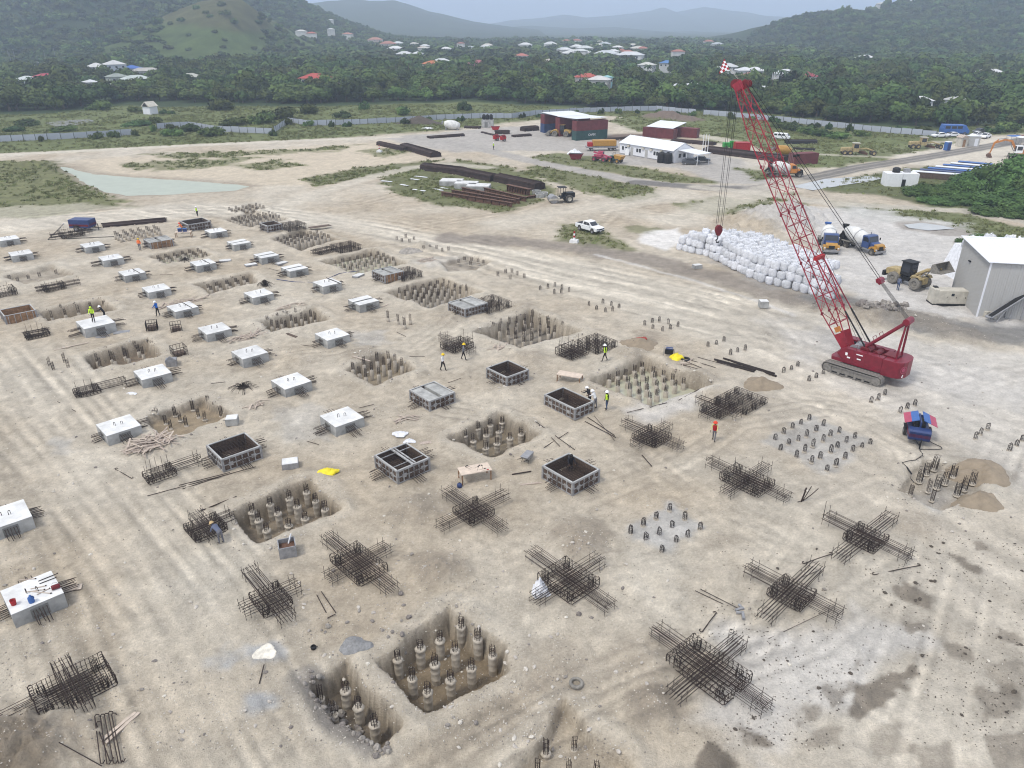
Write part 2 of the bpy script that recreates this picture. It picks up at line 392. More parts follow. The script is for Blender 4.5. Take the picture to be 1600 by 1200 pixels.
# haul road sweeping round the site, whiter to the right
poly([(-200,362),(120,332),(300,318),(430,322),(600,350),(800,388),(1000,430),(1250,480),(1420,530),(1700,560),(1750,660),(1450,640),(1230,590),(1060,520),(900,460),(760,410),(600,375),(470,350),(330,336),(100,356),(-200,392)], PALE * 1.06, 2.0, 1.5, .85)
poly([(1180,480),(1420,520),(1800,520),(1900,1300),(1350,1300),(1200,1100),(1330,900),(1260,740),(1130,620),(1100,540)], PALE * np.array((.98,.98,.99)), 3, 3, .6)
poly([(1250,560),(1500,560),(1640,640),(1600,760),(1380,640)], WHITE * .85, 2, 3, .35)
# streaks along the haul road and on the bare lanes between the caps
def streaks(pts, ang, k, lo, hi, s=1.6):
    w = gpts(pts); d = sdist(X, Y, w); m = sstep(1.5, -1.5, d)
    a = R(ang); a1 = X * math.cos(a) + Y * math.sin(a); a2 = -X * math.sin(a) + Y * math.cos(a)
    q = fbm(a1 * .05, a2 * s, 91, 4) * 2
    f = 1 + k * np.clip(q, lo, hi) * m; C[:] = C * f[:, None]; Z[:] += .05 * q * m * (Y < 130)
streaks([(-60,520),(60,560),(330,930),(460,1250),(60,1250),(-200,900)], math.degrees(A2) + 90 - 3, .42, -.5, .45, 1.9)
streaks([(-200,380),(300,316),(600,350),(1000,430),(1250,480),(1200,560),(900,460),(600,375),(300,340)], -35, .45, -.5, .5, .9)
streaks([(1180,480),(1500,540),(1700,650),(1700,1250),(1380,1250),(1300,900),(1150,600)], 118, .30, -.5, .5, .8)
streaks([(1250,340),(1480,400),(1490,520),(1280,470)], -35, .5, -.5, .5, .8)
track([(60,560),(330,940),(470,1230)], PALE, 4.0, 2.0, .40)
# far ground: grass fields, forest floor, far plain
far_line = [(-900,258),(-300,250),(0,240),(120,236),(300,226),(470,219),(620,209),(700,203),(790,192),(860,186),(960,181),(1080,200),(1190,216),(1300,236),(1420,228),(1530,212),(1640,208),(2300,215),(2600,40.6),(-1000,40.6)]
poly(far_line, FIELD, 3, 3, 1, grass=1, var=.6)
Rf = gpts([(-900,175),(-200,178),(60,178),(200,165),(330,166),(480,168),(620,162),(760,160),(900,168),(1000,172),(1180,176),(1300,190),(1400,196),(1480,205),(1560,196),(1650,195),(2300,200),(2600,40.4),(-1000,40.4)])
poly(Rf, FOREST, 6, 10, 1, grass=0, var=.5, world=True, wscale=.05)
far = sstep(1500, 2600, Y); C[:] = C * (1 - far[:, None]) + np.array((.05, .07, .03))[None, :] * far[:, None]
# left: grass by the pond, sandy flat behind it
poly([(-300,250),(90,252),(120,280),(210,322),(60,340),(-300,352)], GRASS2, 1.5, 3, .95, grass=1, var=.7)
poly([(0,326),(130,318),(215,322),(60,342),(-50,345)], PALE, 1.5, 2.5, .5)
poly([(120,250),(420,232),(600,222),(700,240),(640,262),(480,292),(330,282),(160,270)], PALE * np.array((.98,.93,.86)), 2, 4, .9)
for pts in ([(190,256),(300,248),(400,246),(330,262),(220,266)], [(340,258),(440,250),(470,258),(400,266)], [(210,240),(420,236),(560,226),(520,236),(300,250)], [(560,236),(640,226),(660,236),(600,246)]):
    poly(pts, GRASS2, 1.5, 4.5, .75, grass=.8, var=.7)
poly([(470,280),(560,262),(640,254),(690,250),(650,262),(560,280),(500,290)], GRASS, 1.2, 2.0, .9, grass=1, var=.5)
poly([(590,280),(640,262),(720,250),(800,262),(860,288),(870,300),(800,332),(700,322),(620,305)], GRASS * 1.05, 1.2, 2.2, .95, grass=1, var=.5)
track([(420,330),(500,300),(575,278),(640,262),(700,256),(760,262)], PALE, 2.2, 1.0, .7)
# yard gravel round the container sheds and the office
poly([(600,216),(700,206),(760,200),(840,196),(990,214),(1010,228),(1110,236),(1160,250),(1240,268),(1220,290),(1120,288),(1060,262),(960,258),(880,236),(780,236),(700,238),(640,226)], GREY * .98, 2, 2.5, .95)
for pts in ([(830,246),(870,238),(930,246),(1000,262),(1110,280),(1130,288),(1040,286),(940,268),(860,256)], [(830,258),(900,268),(1020,294),(1030,306),(980,316),(900,296),(820,270)],
            [(1150,262),(1200,260),(1240,272),(1180,282)], [(1060,318),(1120,308),(1200,314),(1230,328),(1150,340),(1080,334)], [(1170,298),(1240,300),(1250,318),(1180,312)]):
    poly(pts, GRASS * 1.1, 1.2, 2.5, .92, grass=1, var=.6)
poly([(1270,236),(1400,246),(1300,262),(1240,262),(1210,244)], FIELD, 1.5, 2.5, .9, grass=1, var=.6)
poly([(1270,290),(1420,262),(1480,258),(1600,290),(1800,330),(1900,420),(1640,352),(1480,330),(1380,306),(1290,298)], FIELD * .8, 1.5, 2, .95, grass=1, var=.6)
poly([(1300,316),(1360,318),(1460,328),(1560,346),(1680,376),(1640,396),(1520,370),(1420,350),(1330,342)], FIELD, 1.2, 2.0, .92, grass=1, var=.6)
poly([(880,352),(930,348),(960,372),(990,392),(940,390),(870,378)], GRASS2, 1.0, 1.6, .85, grass=.8, var=.6)
poly([(975,352),(1040,356),(1030,368),(980,364)], GRASS2, .8, 1.6, .7, grass=.5)
poly([(1360,232),(1500,222),(1560,212),(1660,216),(1680,260),(1560,262),(1420,256)], PALE * 1.05, 1.5, 2, .9)
poly([(950,188),(1000,180),(1100,186),(1200,198),(1330,214),(1440,226),(1500,222),(1400,243),(1300,262),(1245,262),(1190,240),(1130,224),(1060,208),(1000,206)], FIELD * 1.05, 1.5, 3, .92, grass=1, var=.6)
track([(1090,212),(1120,216),(1160,226),(1190,246),(1180,262)], PALE, 3.0, 1.5, .75)
track([(1260,240),(1320,243),(1400,246)], PALE, 1.4, 1.0, .6)
# roads
track([(-900,262),(-300,250),(0,242),(120,236),(300,227),(430,221),(560,216),(640,213)], PALE * 1.02, 2.2, .6, .95)
track([(640,213),(740,230),(850,256),(1000,284),(1090,292),(1180,294),(1240,284)], GREY * .92, 2.6, .7, .9)
track([(1000,285),(1090,293),(1180,296),(1240,284),(1340,262.5),(1460,243.5),(1560,226),(1660,206)], np.array((.165,.155,.145)), 2.7, .5, .92, wobble=.2)
for off in (-1, 1):
    track([(1185,296 + off * 3.6),(1245,283 + off * 3.4),(1345,262 + off * 2.6),(1462,243 + off * 2.1),(1560,226 + off * 1.8)], PALE, .30, .3, .35, wobble=.1)
track([(1090,292),(1170,300),(1300,318),(1500,330),(1700,360)], PALE * .9, 2.2, .8, .85)
track([(1240,284),(1190,300),(1120,320),(1060,345)], PALE * 1.02, 4.0, 2.0, .7)
track([(790,350),(870,330),(960,320),(1060,300)], PALE, 3.5, 2.0, .6)
# whitish dust of the bag store and the batching yard, darker berm along the haul road
poly([(1230,332),(1340,322),(1500,352),(1620,400),(1620,520),(1480,500),(1330,470),(1280,440),(1270,380)], WHITE * .90, 3, 4, .85)
poly([(1000,366),(1060,356),(1072,378),(1040,392),(1005,380)], WHITE * 1.15, .8, 1.5, .9)
poly([(1150,335),(1240,325),(1275,345),(1260,365),(1180,352)], WHITE * .8, 1.5, 2, .7)
track([(700,372),(820,380),(930,392),(1030,410),(1130,436),(1230,462),(1300,476)], DARKS * .92, 2.8, 1.4, .85, wobble=1.6)
track([(1290,470),(1370,488),(1440,510),(1520,522),(1700,520)], np.array((.20,.195,.185)), 3.0, 1.2, .9, wobble=1.8)
track([(930,398),(1000,416),(1090,440),(1180,470),(1240,492)], WHITE, .30, .3, .65, wobble=.25)
for pts in ([(1110,392),(1200,428),(1270,460),(1200,452),(1110,410)],): poly(pts, GREY * .85, 1, 2, .6)
poly([(1400,348),(1440,346),(1500,356),(1540,372),(1470,368),(1410,358)], DARKS, .8, 1.2, .7, wet=.5)
poly([(1130,1000),(1330,960),(1430,1000),(1310,1110),(1190,1190),(1100,1120)], WHITE * .95, 1.0, 2.0, .55)
poly([(1180,500),(1420,530),(1640,560),(1640,640),(1500,620),(1280,560)], WHITE * .92, 2, 3, .45)
# damp soil
WETP = [([(1392,918),(1420,912),(1452,934),(1456,956),(1420,940),(1395,934)],.8), ([(1416,974),(1440,968),(1446,984),(1424,988)],.7),
  ([(1332,1034),(1350,1030),(1346,1052),(1328,1052)],.8), ([(1370,1050),(1430,1040),(1442,1055),(1400,1086),(1360,1120),(1318,1124),(1330,1090)],.85),
  ([(1290,1080),(1330,1064),(1340,1084),(1300,1110)],.6), ([(1255,1110),(1285,1098),(1280,1130),(1250,1130)],.6), ([(1270,1140),(1320,1134),(1310,1160),(1262,1165)],.5),
  ([(1080,1220),(1092,1180),(1112,1163),(1140,1172),(1148,1200),(1140,1230)],1.), ([(1148,1140),(1160,1130),(1200,1152),(1205,1164),(1170,1158)],.9),
  ([(1520,1080),(1580,1070),(1600,1110),(1540,1120)],.6), ([(1480,870),(1500,865),(1530,890),(1540,905),(1500,886)],.8), ([(1518,848),(1540,848),(1548,862),(1526,860)],.7),
  ([(1560,985),(1595,990),(1590,1010),(1555,1000)],.6), ([(1465,1000),(1500,1000),(1520,1030),(1480,1030)],.55), ([(1535,1150),(1620,1130),(1640,1220),(1560,1220)],.6), ([(1430,1170),(1500,1150),(1480,1210),(1420,1220)],.5),
  ([(1360,1140),(1400,1120),(1420,1170),(1370,1190)],.4),([(1540,1040),(1600,1030),(1640,1070),(1560,1090)],.4)]
for pts, k in WETP: poly(pts, MOIST * .80, .16, .55, min(1, k * 1.05), wet=k * .5, var=.5, wscale=1.2)
for pts, k in (([(-40,1150),(90,1140),(110,1220),(-40,1240)],.8), ([(650,1150),(760,1100),(960,1010),(1000,1050),(800,1160),(700,1210)],.30), ([(980,1080),(1030,1075),(1060,1110),(1000,1130)],.7),
               ([(860,830),(930,812),(975,840),(900,870)],.5), ([(1080,840),(1150,830),(1160,850),(1100,870)],.35), ([(650,775),(720,770),(740,790),(670,808)],.35), ([(540,545),(590,540),(600,560),(550,568)],.35),
               ([(990,515),(1030,520),(1040,535),(1000,540)],.6), ([(640,870),(720,865),(740,900),(660,905)],.4), ([(1490,715),(1580,740),(1560,765),(1500,755)],.5)):
    poly(pts, MOIST * 1.08, .5, 1.1, k, var=.6)
for pts, k in (([(1195,690),(1265,652),(1365,690),(1290,738)],.45), ([(972,832),(1045,788),(1105,822),(1035,862)],.55), ([(1420,770),(1470,750),(1500,770),(1460,800)],.5), ([(640,410),(700,398),(760,410),(700,424)],.3),
               ([(310,1030),(350,1010),(365,1030),(330,1050)],.8), ([(378,1085),(420,1075),(425,1100),(385,1105)],.8), ([(385,1010),(430,1008),(440,1028),(400,1032)],.8), ([(80,690),(110,690),(112,712),(85,712)],.4),
               ([(540,520),(600,515),(610,535),(560,540)],.35),([(430,640),(500,630),(520,690),(450,690)],.25)):
    poly(pts, np.array((.40, .41, .42)), .5, 1.0, k, var=.6, wscale=.9)
poly([(-60,1150),(70,1142),(105,1180),(110,1240),(-60,1250)], np.array((.19,.155,.112)), .5, 1.0, .9, var=.7)
poly([(450,1064),(482,1048),(535,1090),(606,1168),(570,1195),(505,1150)], np.array((.165,.150,.138)), .35, .8, .95, var=.7)
poly([(980,640),(1060,600),(1110,606),(1080,640),(1010,660)], WHITE, .8, 1.4, .6)
# pits: damp brown walls and floors (the soil itself is darker below the dusty top)
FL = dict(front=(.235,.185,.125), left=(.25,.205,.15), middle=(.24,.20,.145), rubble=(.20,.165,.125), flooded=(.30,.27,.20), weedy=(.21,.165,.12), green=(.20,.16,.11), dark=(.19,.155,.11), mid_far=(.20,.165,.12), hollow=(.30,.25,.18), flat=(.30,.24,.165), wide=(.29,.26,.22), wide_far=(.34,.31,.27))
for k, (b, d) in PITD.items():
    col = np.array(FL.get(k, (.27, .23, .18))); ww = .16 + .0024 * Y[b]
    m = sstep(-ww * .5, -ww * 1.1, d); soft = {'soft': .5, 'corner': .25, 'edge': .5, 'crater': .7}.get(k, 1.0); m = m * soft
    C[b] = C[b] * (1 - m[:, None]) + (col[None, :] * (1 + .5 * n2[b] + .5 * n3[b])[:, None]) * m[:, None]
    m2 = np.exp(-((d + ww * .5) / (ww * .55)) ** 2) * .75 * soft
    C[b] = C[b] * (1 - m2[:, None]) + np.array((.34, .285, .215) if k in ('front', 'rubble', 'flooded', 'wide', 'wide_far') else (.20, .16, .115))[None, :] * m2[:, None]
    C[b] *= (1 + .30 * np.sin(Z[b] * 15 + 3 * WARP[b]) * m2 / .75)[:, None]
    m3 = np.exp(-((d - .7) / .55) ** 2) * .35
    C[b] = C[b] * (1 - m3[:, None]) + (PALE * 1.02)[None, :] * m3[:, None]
for (px, py, r, h) in MOUNDS:
    if py < 300 and px > 900: 
        c = G(px, py); d = np.hypot(X - c.x, Y - c.y); m = sstep(r * 1.2, r * .7, d); C[:] = C * (1 - m[:, None]) + np.array((.17, .13, .105)) * m[:, None]; GR *= (1 - m)
    elif h > .3 and py > 470:
        c = G(px, py); d = np.hypot(X - c.x, Y - c.y); m = sstep(r * 1.05, r * .5, d) * .4; C[:] = C * (1 - m[:, None]) + np.array((.30, .255, .20)) * m[:, None]
# tyre ruts: two pressed bands with crumbled edges
def ruts(pts, gauge=2.0, w=.17, k=.13, depth=.05):
    L = gpts(pts); xs = [q[0] for q in L]; yw = [q[1] for q in L]; e = gauge + 2
    b = np.where((X > min(xs) - e) & (X < max(xs) + e) & (Y > min(yw) - e) & (Y < max(yw) + e))[0]
    if not len(b): return
    d = np.abs(ldist(X[b], Y[b], L) + .12 * fbm(X[b] * .5, Y[b] * .5, 23, 2) - gauge / 2); ww = w + .0022 * Y[b]; f = np.clip(.55 + 2.2 * fbm(X[b] * .12, Y[b] * .12, 29, 3), 0, 1)
    a_ = np.exp(-(d / ww) ** 2); e_ = np.exp(-((d - 1.7 * ww) / (.6 * ww)) ** 2)
    C[b] *= (1 + f * (k * a_ - k * 1.1 * e_))[:, None]; Z[b] += f * (-depth * a_ + depth * .6 * e_) * (Y[b] < 140)
for o_ in (0, 34, 62, 118, 150, 205, 238): ruts([(-80 + o_ * 1.0, 640), (60 + o_, 800), (185 + o_ * 1.05, 960), (330 + o_ * 1.1, 1230)] if o_ < 140 else [(-150 + o_ * .9, 520), (60 + o_ * .75, 720), (230 + o_ * .8, 920), (420 + o_ * .8, 1230)])
for o_ in (0, 7, 15, 24, 34, 46): ruts([(-100, 350 + o_ * .5), (180, 326 + o_ * .6), (400, 324 + o_ * .7), (600, 345 + o_ * .8), (800, 384 + o_), (1000, 428 + o_ * 1.2), (1250, 482 + o_ * 1.6), (1450, 530 + o_ * 2)], 2.1, .25, .14)
for pts in ([(1090, 470), (1150, 505), (1190, 530), (1200, 548), (1160, 560)], [(1130, 462), (1200, 500), (1235, 535), (1220, 560)], [(1240, 620), (1350, 640), (1470, 620), (1560, 590), (1700, 570)], [(1300, 640), (1420, 700), (1480, 800), (1440, 950), (1380, 1100)], [(1600, 620), (1540, 760), (1500, 950), (1440, 1230)], [(1640, 700), (1590, 860), (1560, 1050), (1540, 1230)], [(640, 1230), (780, 1150), (960, 1060), (1200, 990)], [(700, 1230), (840, 1140), (1000, 1080), (1260, 1000), (1420, 880)], [(880, 400), (960, 330), (1040, 318), (1150, 330)], [(900, 350), (930, 335), (990, 328), (1060, 335)], [(700, 520), (640, 560), (700, 640), (830, 660)], [(950, 680), (1080, 770), (1240, 860)], [(240, 760), (330, 740), (440, 700)], [(500, 380), (620, 360), (800, 330), (900, 300)], [(560, 320), (640, 300), (520, 290)], [(1270, 640), (1150, 660), (1060, 720), (900, 780), (740, 880), (640, 960)], [(1380, 760), (1300, 800), (1240, 880), (1160, 1010)], [(420, 560), (560, 540), (650, 540), (720, 500)]): ruts(pts)
C = np.clip(C, .01, .9)
POND = gpts([(90,257),(112,262),(150,271),(215,276),(270,279),(330,284),(372,287),(392,290),(370,297),(320,300),(250,304),(196,305),(160,299),(134,287),(112,274),(97,265)])
b = np.where((Y < 240) & (X < -20) & (Y > 120))[0]
d = sdist(X[b], Y[b], POND) + 1.2 * fbm(X[b] * .4, Y[b] * .4, 11, 3)
Z[b] = Z[b] * sstep(-1, 3, d) - .6 * sstep(.8, -2.5, d)
m = np.exp(-(d / 1.6) ** 2) * .5; C[b] = C[b] * (1 - m[:, None]) + (MOIST * 1.1) * m[:, None]; GR[b] *= sstep(-.5, 1.5, d)
# water meets soil: keep the grass out of the water
def gz(x, y):
    """height of the ground sheet near a point"""
    i = min(max(int(np.searchsorted(ys, y)), 0), len(ys) - 1); j = int(round((x / (.74 * ys[i] + 15) + 1) / 2 * (NU - 1)))
    return float(Z[i * NU + min(max(j, 0), NU - 1)])

def sheet_mesh(name, X, Y, Z, nu, cols=None, extra=None, mats=()):
    nr = len(X) // nu; co = np.stack([X, Y, Z], 1).astype(np.float32)
    i = np.arange(nr - 1)[:, None] * nu + np.arange(nu - 1)[None, :]
    q = np.stack([i, i + 1, i + nu + 1, i + nu], -1).reshape(-1, 4).astype(np.int32)
    me = bpy.data.meshes.new(name); me.vertices.add(len(co)); me.vertices.foreach_set('co', co.ravel())
    me.loops.add(q.size); me.loops.foreach_set('vertex_index', q.ravel())
    me.polygons.add(len(q)); me.polygons.foreach_set('loop_start', np.arange(0, q.size, 4, dtype=np.int32))
    me.polygons.foreach_set('use_smooth', np.ones(len(q), bool)); me.update(calc_edges=True)
    if cols is not None:
        a = me.color_attributes.new('albedo', 'FLOAT_COLOR', 'POINT')
        a.data.foreach_set('color', np.concatenate([cols, np.ones((len(cols), 1))], 1).astype(np.float32).ravel())
    for nm, v in (extra or {}).items():
        a = me.attributes.new(nm, 'FLOAT', 'POINT'); a.data.foreach_set('value', v.astype(np.float32))
    for m in mats: me.materials.append(m)
    return me
def soil_mat(name, s1=6.0, bump=.05, far=False):
    m = bpy.data.materials.new(name); m.use_nodes = True; t = m.node_tree; bs = t.nodes['Principled BSDF']
    N = lambda k: t.nodes.new(k); Lk = t.links.new
    at = N('ShaderNodeAttribute'); at.attribute_name = 'albedo'; wt = N('ShaderNodeAttribute'); wt.attribute_name = 'wet'; gr = N('ShaderNodeAttribute'); gr.attribute_name = 'grass'
    geo = N('ShaderNodeNewGeometry')
    def noise(sc, det, ro=.6):
        n = N('ShaderNodeTexNoise'); n.inputs['Scale'].default_value = sc; n.inputs['Detail'].default_value = det; n.inputs['Roughness'].default_value = ro
        Lk(geo.outputs['Position'], n.inputs['Vector']); return n
    a, c, v = noise(s1, 5, .75), noise(.9, 4, .65), noise(16, 2)
    mr = N('ShaderNodeMapRange'); mr.inputs['From Min'].default_value = .28; mr.inputs['From Max'].default_value = .72; mr.inputs['To Min'].default_value = .78; mr.inputs['To Max'].default_value = 1.19
    Lk(a.outputs['Fac'], mr.inputs[0])
    mr2 = N('ShaderNodeMapRange'); mr2.inputs['From Min'].default_value = .3; mr2.inputs['From Max'].default_value = .7; mr2.inputs['To Min'].default_value = .84; mr2.inputs['To Max'].default_value = 1.13
    Lk(c.outputs['Fac'], mr2.inputs[0])
    mu = N('ShaderNodeMath'); mu.operation = 'MULTIPLY'; Lk(mr.outputs[0], mu.inputs[0]); Lk(mr2.outputs[0], mu.inputs[1])
    # small dark clods and pale chips
    vo = N('ShaderNodeTexVoronoi'); vo.inputs['Scale'].default_value = 2.6; vo.inputs['Randomness'].default_value = 1; Lk(geo.outputs['Position'], vo.inputs['Vector'])
    lt = N('ShaderNodeMath'); lt.operation = 'LESS_THAN'; lt.inputs[1].default_value = .10; Lk(vo.outputs['Distance'], lt.inputs[0])
    sep = N('ShaderNodeSeparateColor'); Lk(vo.outputs['Color'], sep.inputs[0])
    chip = N('ShaderNodeMapRange'); chip.inputs['To Min'].default_value = .62; chip.inputs['To Max'].default_value = 1.35; Lk(sep.outputs[0], chip.inputs[0])
    one = N('ShaderNodeMix'); one.data_type = 'FLOAT'; one.inputs[2].default_value = 1.0; Lk(lt.outputs[0], one.inputs[0]); Lk(chip.outputs[0], one.inputs[3])
    mu2 = N('ShaderNodeMath'); mu2.operation = 'MULTIPLY'; Lk(mu.outputs[0], mu2.inputs[0]); Lk(one.outputs[0], mu2.inputs[1])
    mx = N('ShaderNodeVectorMath'); mx.operation = 'SCALE'; Lk(at.outputs['Color'], mx.inputs[0]); Lk(mu2.outputs[0], mx.inputs['Scale'])
    Lk(mx.outputs[0], bs.inputs['Base Color'])
    rr = N('ShaderNodeMapRange'); rr.inputs['To Min'].default_value = .96; rr.inputs['To Max'].default_value = .55; Lk(wt.outputs['Fac'], rr.inputs[0]); Lk(rr.outputs[0], bs.inputs['Roughness'])
    bs.inputs['Specular IOR Level'].default_value = .2
    ad = N('ShaderNodeMath'); ad.operation = 'ADD'; Lk(a.outputs['Fac'], ad.inputs[0]); Lk(v.outputs['Fac'], ad.inputs[1])
    bp = N('ShaderNodeBump'); bp.inputs['Strength'].default_value = .8; bp.inputs['Distance'].default_value = bump
    Lk(ad.outputs[0], bp.inputs['Height']); Lk(bp.outputs[0], bs.inputs['Normal'])
    return m
M['soil'] = soil_mat('soil', 7.0, .12)
gme = sheet_mesh('ground', X, Y, Z, NU, C, dict(wet=WET, grass=GR), [M['soil']])
ground = link(bpy.data.objects.new('ground', gme)); tag(ground, kind='structure')

# ------------------------------------------------------------------ water
def pool(name, pts, z, mt):
    m = MB(); c = sum((Vector((x, y, 0)) for x, y in pts), Vector()) / len(pts)
    m.add([(x, y, z) for x, y in pts], [tuple(range(len(pts) - 1, -1, -1))])
    o = m.build(name, mt); tag(o, kind='structure'); return o
def grow(pts, k):
    cx = sum(p[0] for p in pts) / len(pts); cy = sum(p[1] for p in pts) / len(pts)
    return [(cx + (x - cx) * k, cy + (y - cy) * k) for x, y in pts]
pool('water', list(reversed(grow(POND, 1.03))), -.16, M['pond_water'])
for k in ('flooded', 'pool', 'bright'):
    pool('water', list(reversed(PITS[k]['w'])), PITS[k]['water'], M['pit_water'])
pool('water', list(reversed(gpts([(1236,292),(1290,280),(1352,276),(1384,278),(1360,284),(1330,288),(1270,298)]))), .10, M['puddle'])
pool('water', list(reversed(gpts([(1412,352),(1440,349),(1470,353),(1492,358),(1450,361),(1420,357)]))), .10, M['puddle'])
pool('water', list(reversed(gpts([(70,192),(100,188),(140,187),(150,190),(118,196),(85,198)]))), .12, M['puddle'])
pool('water', list(reversed(gpts([(-150,84),(40,83),(84,84),(60,86.5),(-150,88)]))), .4, M['pond_water'])
# ------------------------------------------------------------------ hills and mountains
def ridge_z(px, py, D): return AT(px, py, D).z
def hill(name, skyline, D, depth, foot, seed, col, rough_amp=.06, nu=120, nv=40, foot_z=0, grass=None, crest=.10):
    """skyline: photo pixels of the crest; crest stands at distance D, the slope runs down to D-depth"""
    xs = np.array([AT(x, y, D).x for x, y in skyline]); zs = np.array([AT(x, y, D).z for x, y in skyline])
    cx = np.linspace(xs[0], xs[-1], nu); cz = np.interp(cx, xs, zs); cz = cz + fbm(cx * 22 / D, cx * 0 + seed, seed, 4) * np.clip(cz, 0, 400) * crest
    v = np.linspace(0, 1, nv)
    Xh = np.repeat(cx[None, :], nv, 0); t = v[:, None] * np.ones((1, nu))
    front = t < .6; k = np.where(front, t / .6, 1 - (t - .6) / .4 * .9)
    Yh = np.where(front, D - depth * (1 - t / .6), D + (t - .6) / .4 * depth * 1.2)
    sc = 4.0 / depth
    prof = np.where(front, sstep(0, 1, k) * .45 + k * .55, k)
    Zh = cz[None, :] * prof * (1 + 0 * Yh)
    Zh = Zh + fbm(Xh * sc, Yh * sc, seed, 5) * np.maximum(cz[None, :], 20) * rough_amp * 4 * np.sin(np.pi * np.clip(k, 0, 1)) ** .7
    Zh = np.where(t <= 0, -3, Zh) + foot_z * 0
    Xf, Yf, Zf = Xh.ravel(), Yh.ravel(), Zh.ravel()
    n = fbm(Xf * sc * 3, Yf * sc * 3, seed + 3, 4)
    cc = np.array(col)[None, :] * (1 + 1.0 * n)[:, None]
    if grass: cc = grass(Xf, Yf, Zf, cc)
    me = sheet_mesh(name, Xf, Yf, Zf, nu, np.clip(cc, .01, .8), dict(wet=np.zeros(len(Xf)), grass=np.zeros(len(Xf))), [M['hillside']])
    o = link(bpy.data.objects.new(name, me)); tag(o, kind='structure')
    return Xh, Yh, Zh
M['hillside'] = soil_mat('hillside', .05, 2.0)
FORC = (.045, .070, .030)
hillL = hill('hill', [(-700,-190),(-300,-150),(0,-120),(200,-95),(330,-75),(400,-40),(457,2),(500,24),(540,40),(582,56),(620,64),(700,66)], 1250, 620, 0, 101, FORC)
hillR = hill('hill', [(1090,92),(1150,87),(1185,75),(1202,58),(1222,44),(1240,34),(1262,26),(1285,22),(1330,22),(1370,19),(1385,12),(1410,4),(1440,0),(1500,-22),(1600,-50),(1800,-95),(2200,-160)], 1150, 480, 0, 131, FORC, crest=.05)
def knoll_col(x, y, z, c):
    r = sstep(.45, .62, z / z.max() + .35 * fbm(x * .03, y * .03, 7, 4)); g = np.array((.105, .150, .042)); br = np.array((.130, .132, .052))
    n = (1 + .8 * fbm(x * .08, y * .08, 8, 4))[:, None]
    return (g * (1 - r[:, None]) + br * r[:, None]) * n
knoll = hill('hill', [(150,78),(200,66),(232,47),(262,24),(290,10),(315,2),(345,-3),(375,0),(395,14),(410,30),(425,48),(440,60),(470,78)], 800, 190, 0, 151, (.1, .1, .05), .05, 90, 36, grass=knoll_col)
hill('mountain', [(300,40),(440,14),(520,2),(548,-1),(580,2),(617,1),(640,8),(670,18),(700,24),(740,34),(795,41),(840,46)], 3000, 1100, 0, 171, (.05,.07,.035), .05, crest=.14)
hill('mountain', [(560,56),(700,48),(760,44),(830,40),(900,44),(960,42),(1040,50),(1075,48),(1120,55),(1180,61),(1260,63),(1340,65)], 3700, 900, 0, 191, (.05,.07,.035), .05)
hill('mountain', [(600,46),(760,38),(800,32),(850,29),(880,24),(915,28),(950,26),(985,22),(1010,18),(1035,13),(1055,20),(1080,15),(1100,12),(1130,15),(1160,18),(1195,24),(1230,26),(1300,30),(1420,20),(1600,26)], 5600, 1500, 0, 211, (.05,.07,.035), .04, nu=260, crest=.32)

# ------------------------------------------------------------------ foliage
def lobes(n, rx, rz, rng, lo=.2, hi=1.0):
    L = []
    for i in range(n):
        a = rng.random() * 2 * math.pi; q = math.sqrt(rng.random()) * .72
        z = lo + (hi - lo) * (1 - q * q * .9) * (.35 + .65 * rng.random())
        L.append((q * math.cos(a) * rx, q * math.sin(a) * rx, z * rz, (.28 + .20 * rng.random()) * rx))
    return L
def crown_mesh(name, seed, nl, leaves, leaf, rx=1.0, rz=1.0, mt='leaf', lo=.2, flat=.75, core=True):
    rng = random.Random(seed); m = MB(); L = lobes(nl, rx, rz, rng, lo)
    if core:
        for (x, y, z, r) in L:
            r2 = r * .80; vs = []
            for zz, k in ((-1, 0), (-.5, .86), (.35, .93), (1, 0)):
                for i in range(6):
                    a = i * math.pi / 3 + zz; j = .82 + .36 * rng.random()
                    vs.append((x + r2 * k * j * math.cos(a), y + r2 * k * j * math.sin(a), z + r2 * zz * flat * j))
            m.add(vs, [(k * 6 + i, k * 6 + (i + 1) % 6, k * 6 + 6 + (i + 1) % 6, k * 6 + 6 + i) for k in range(3) for i in range(6)])
    for i in range(leaves):
        x, y, z, r = L[rng.randrange(len(L))]
        u = Vector((rng.gauss(0, 1), rng.gauss(0, 1), rng.gauss(.25, 1))).normalized()
        p = Vector((x, y, z)) + Vector((u.x * r, u.y * r, u.z * r * flat)) * (.86 + .3 * rng.random())
        n = (u + Vector((rng.uniform(-.7, .7), rng.uniform(-.7, .7), rng.uniform(-.2, .9)))).normalized()
        t = n.cross(Vector((rng.uniform(-1, 1), rng.uniform(-1, 1), rng.uniform(-1, 1)))).normalized(); b = n.cross(t)
        s = leaf * (.6 + .8 * rng.random()); w = s * (.5 + .4 * rng.random())
        m.add([p - t * s, p - b * w, p + t * s, p + b * w], [(0, 1, 2, 3)])
    return m.mesh(name, M[mt])
def trunk_mesh(name, seed, h=1.0):
    rng = random.Random(seed); m = MB()
    m.tube([(0, 0, -.1), (.02, .01, .2 * h), (.03, -.02, .5 * h), (0, .02, .8 * h)], [.085, .06, .048, .03], 6)
    for i in range(5):
        a = i * 1.26 + rng.random(); z = (.28 + .1 * i) * h
        m.tube([(.02, 0, z), (.2 * math.cos(a), .2 * math.sin(a), z + .15 * h), (.42 * math.cos(a), .42 * math.sin(a), z + .22 * h)], [.035, .025, .012], 5)
    return m.mesh(name, M['bark'], smooth=True)
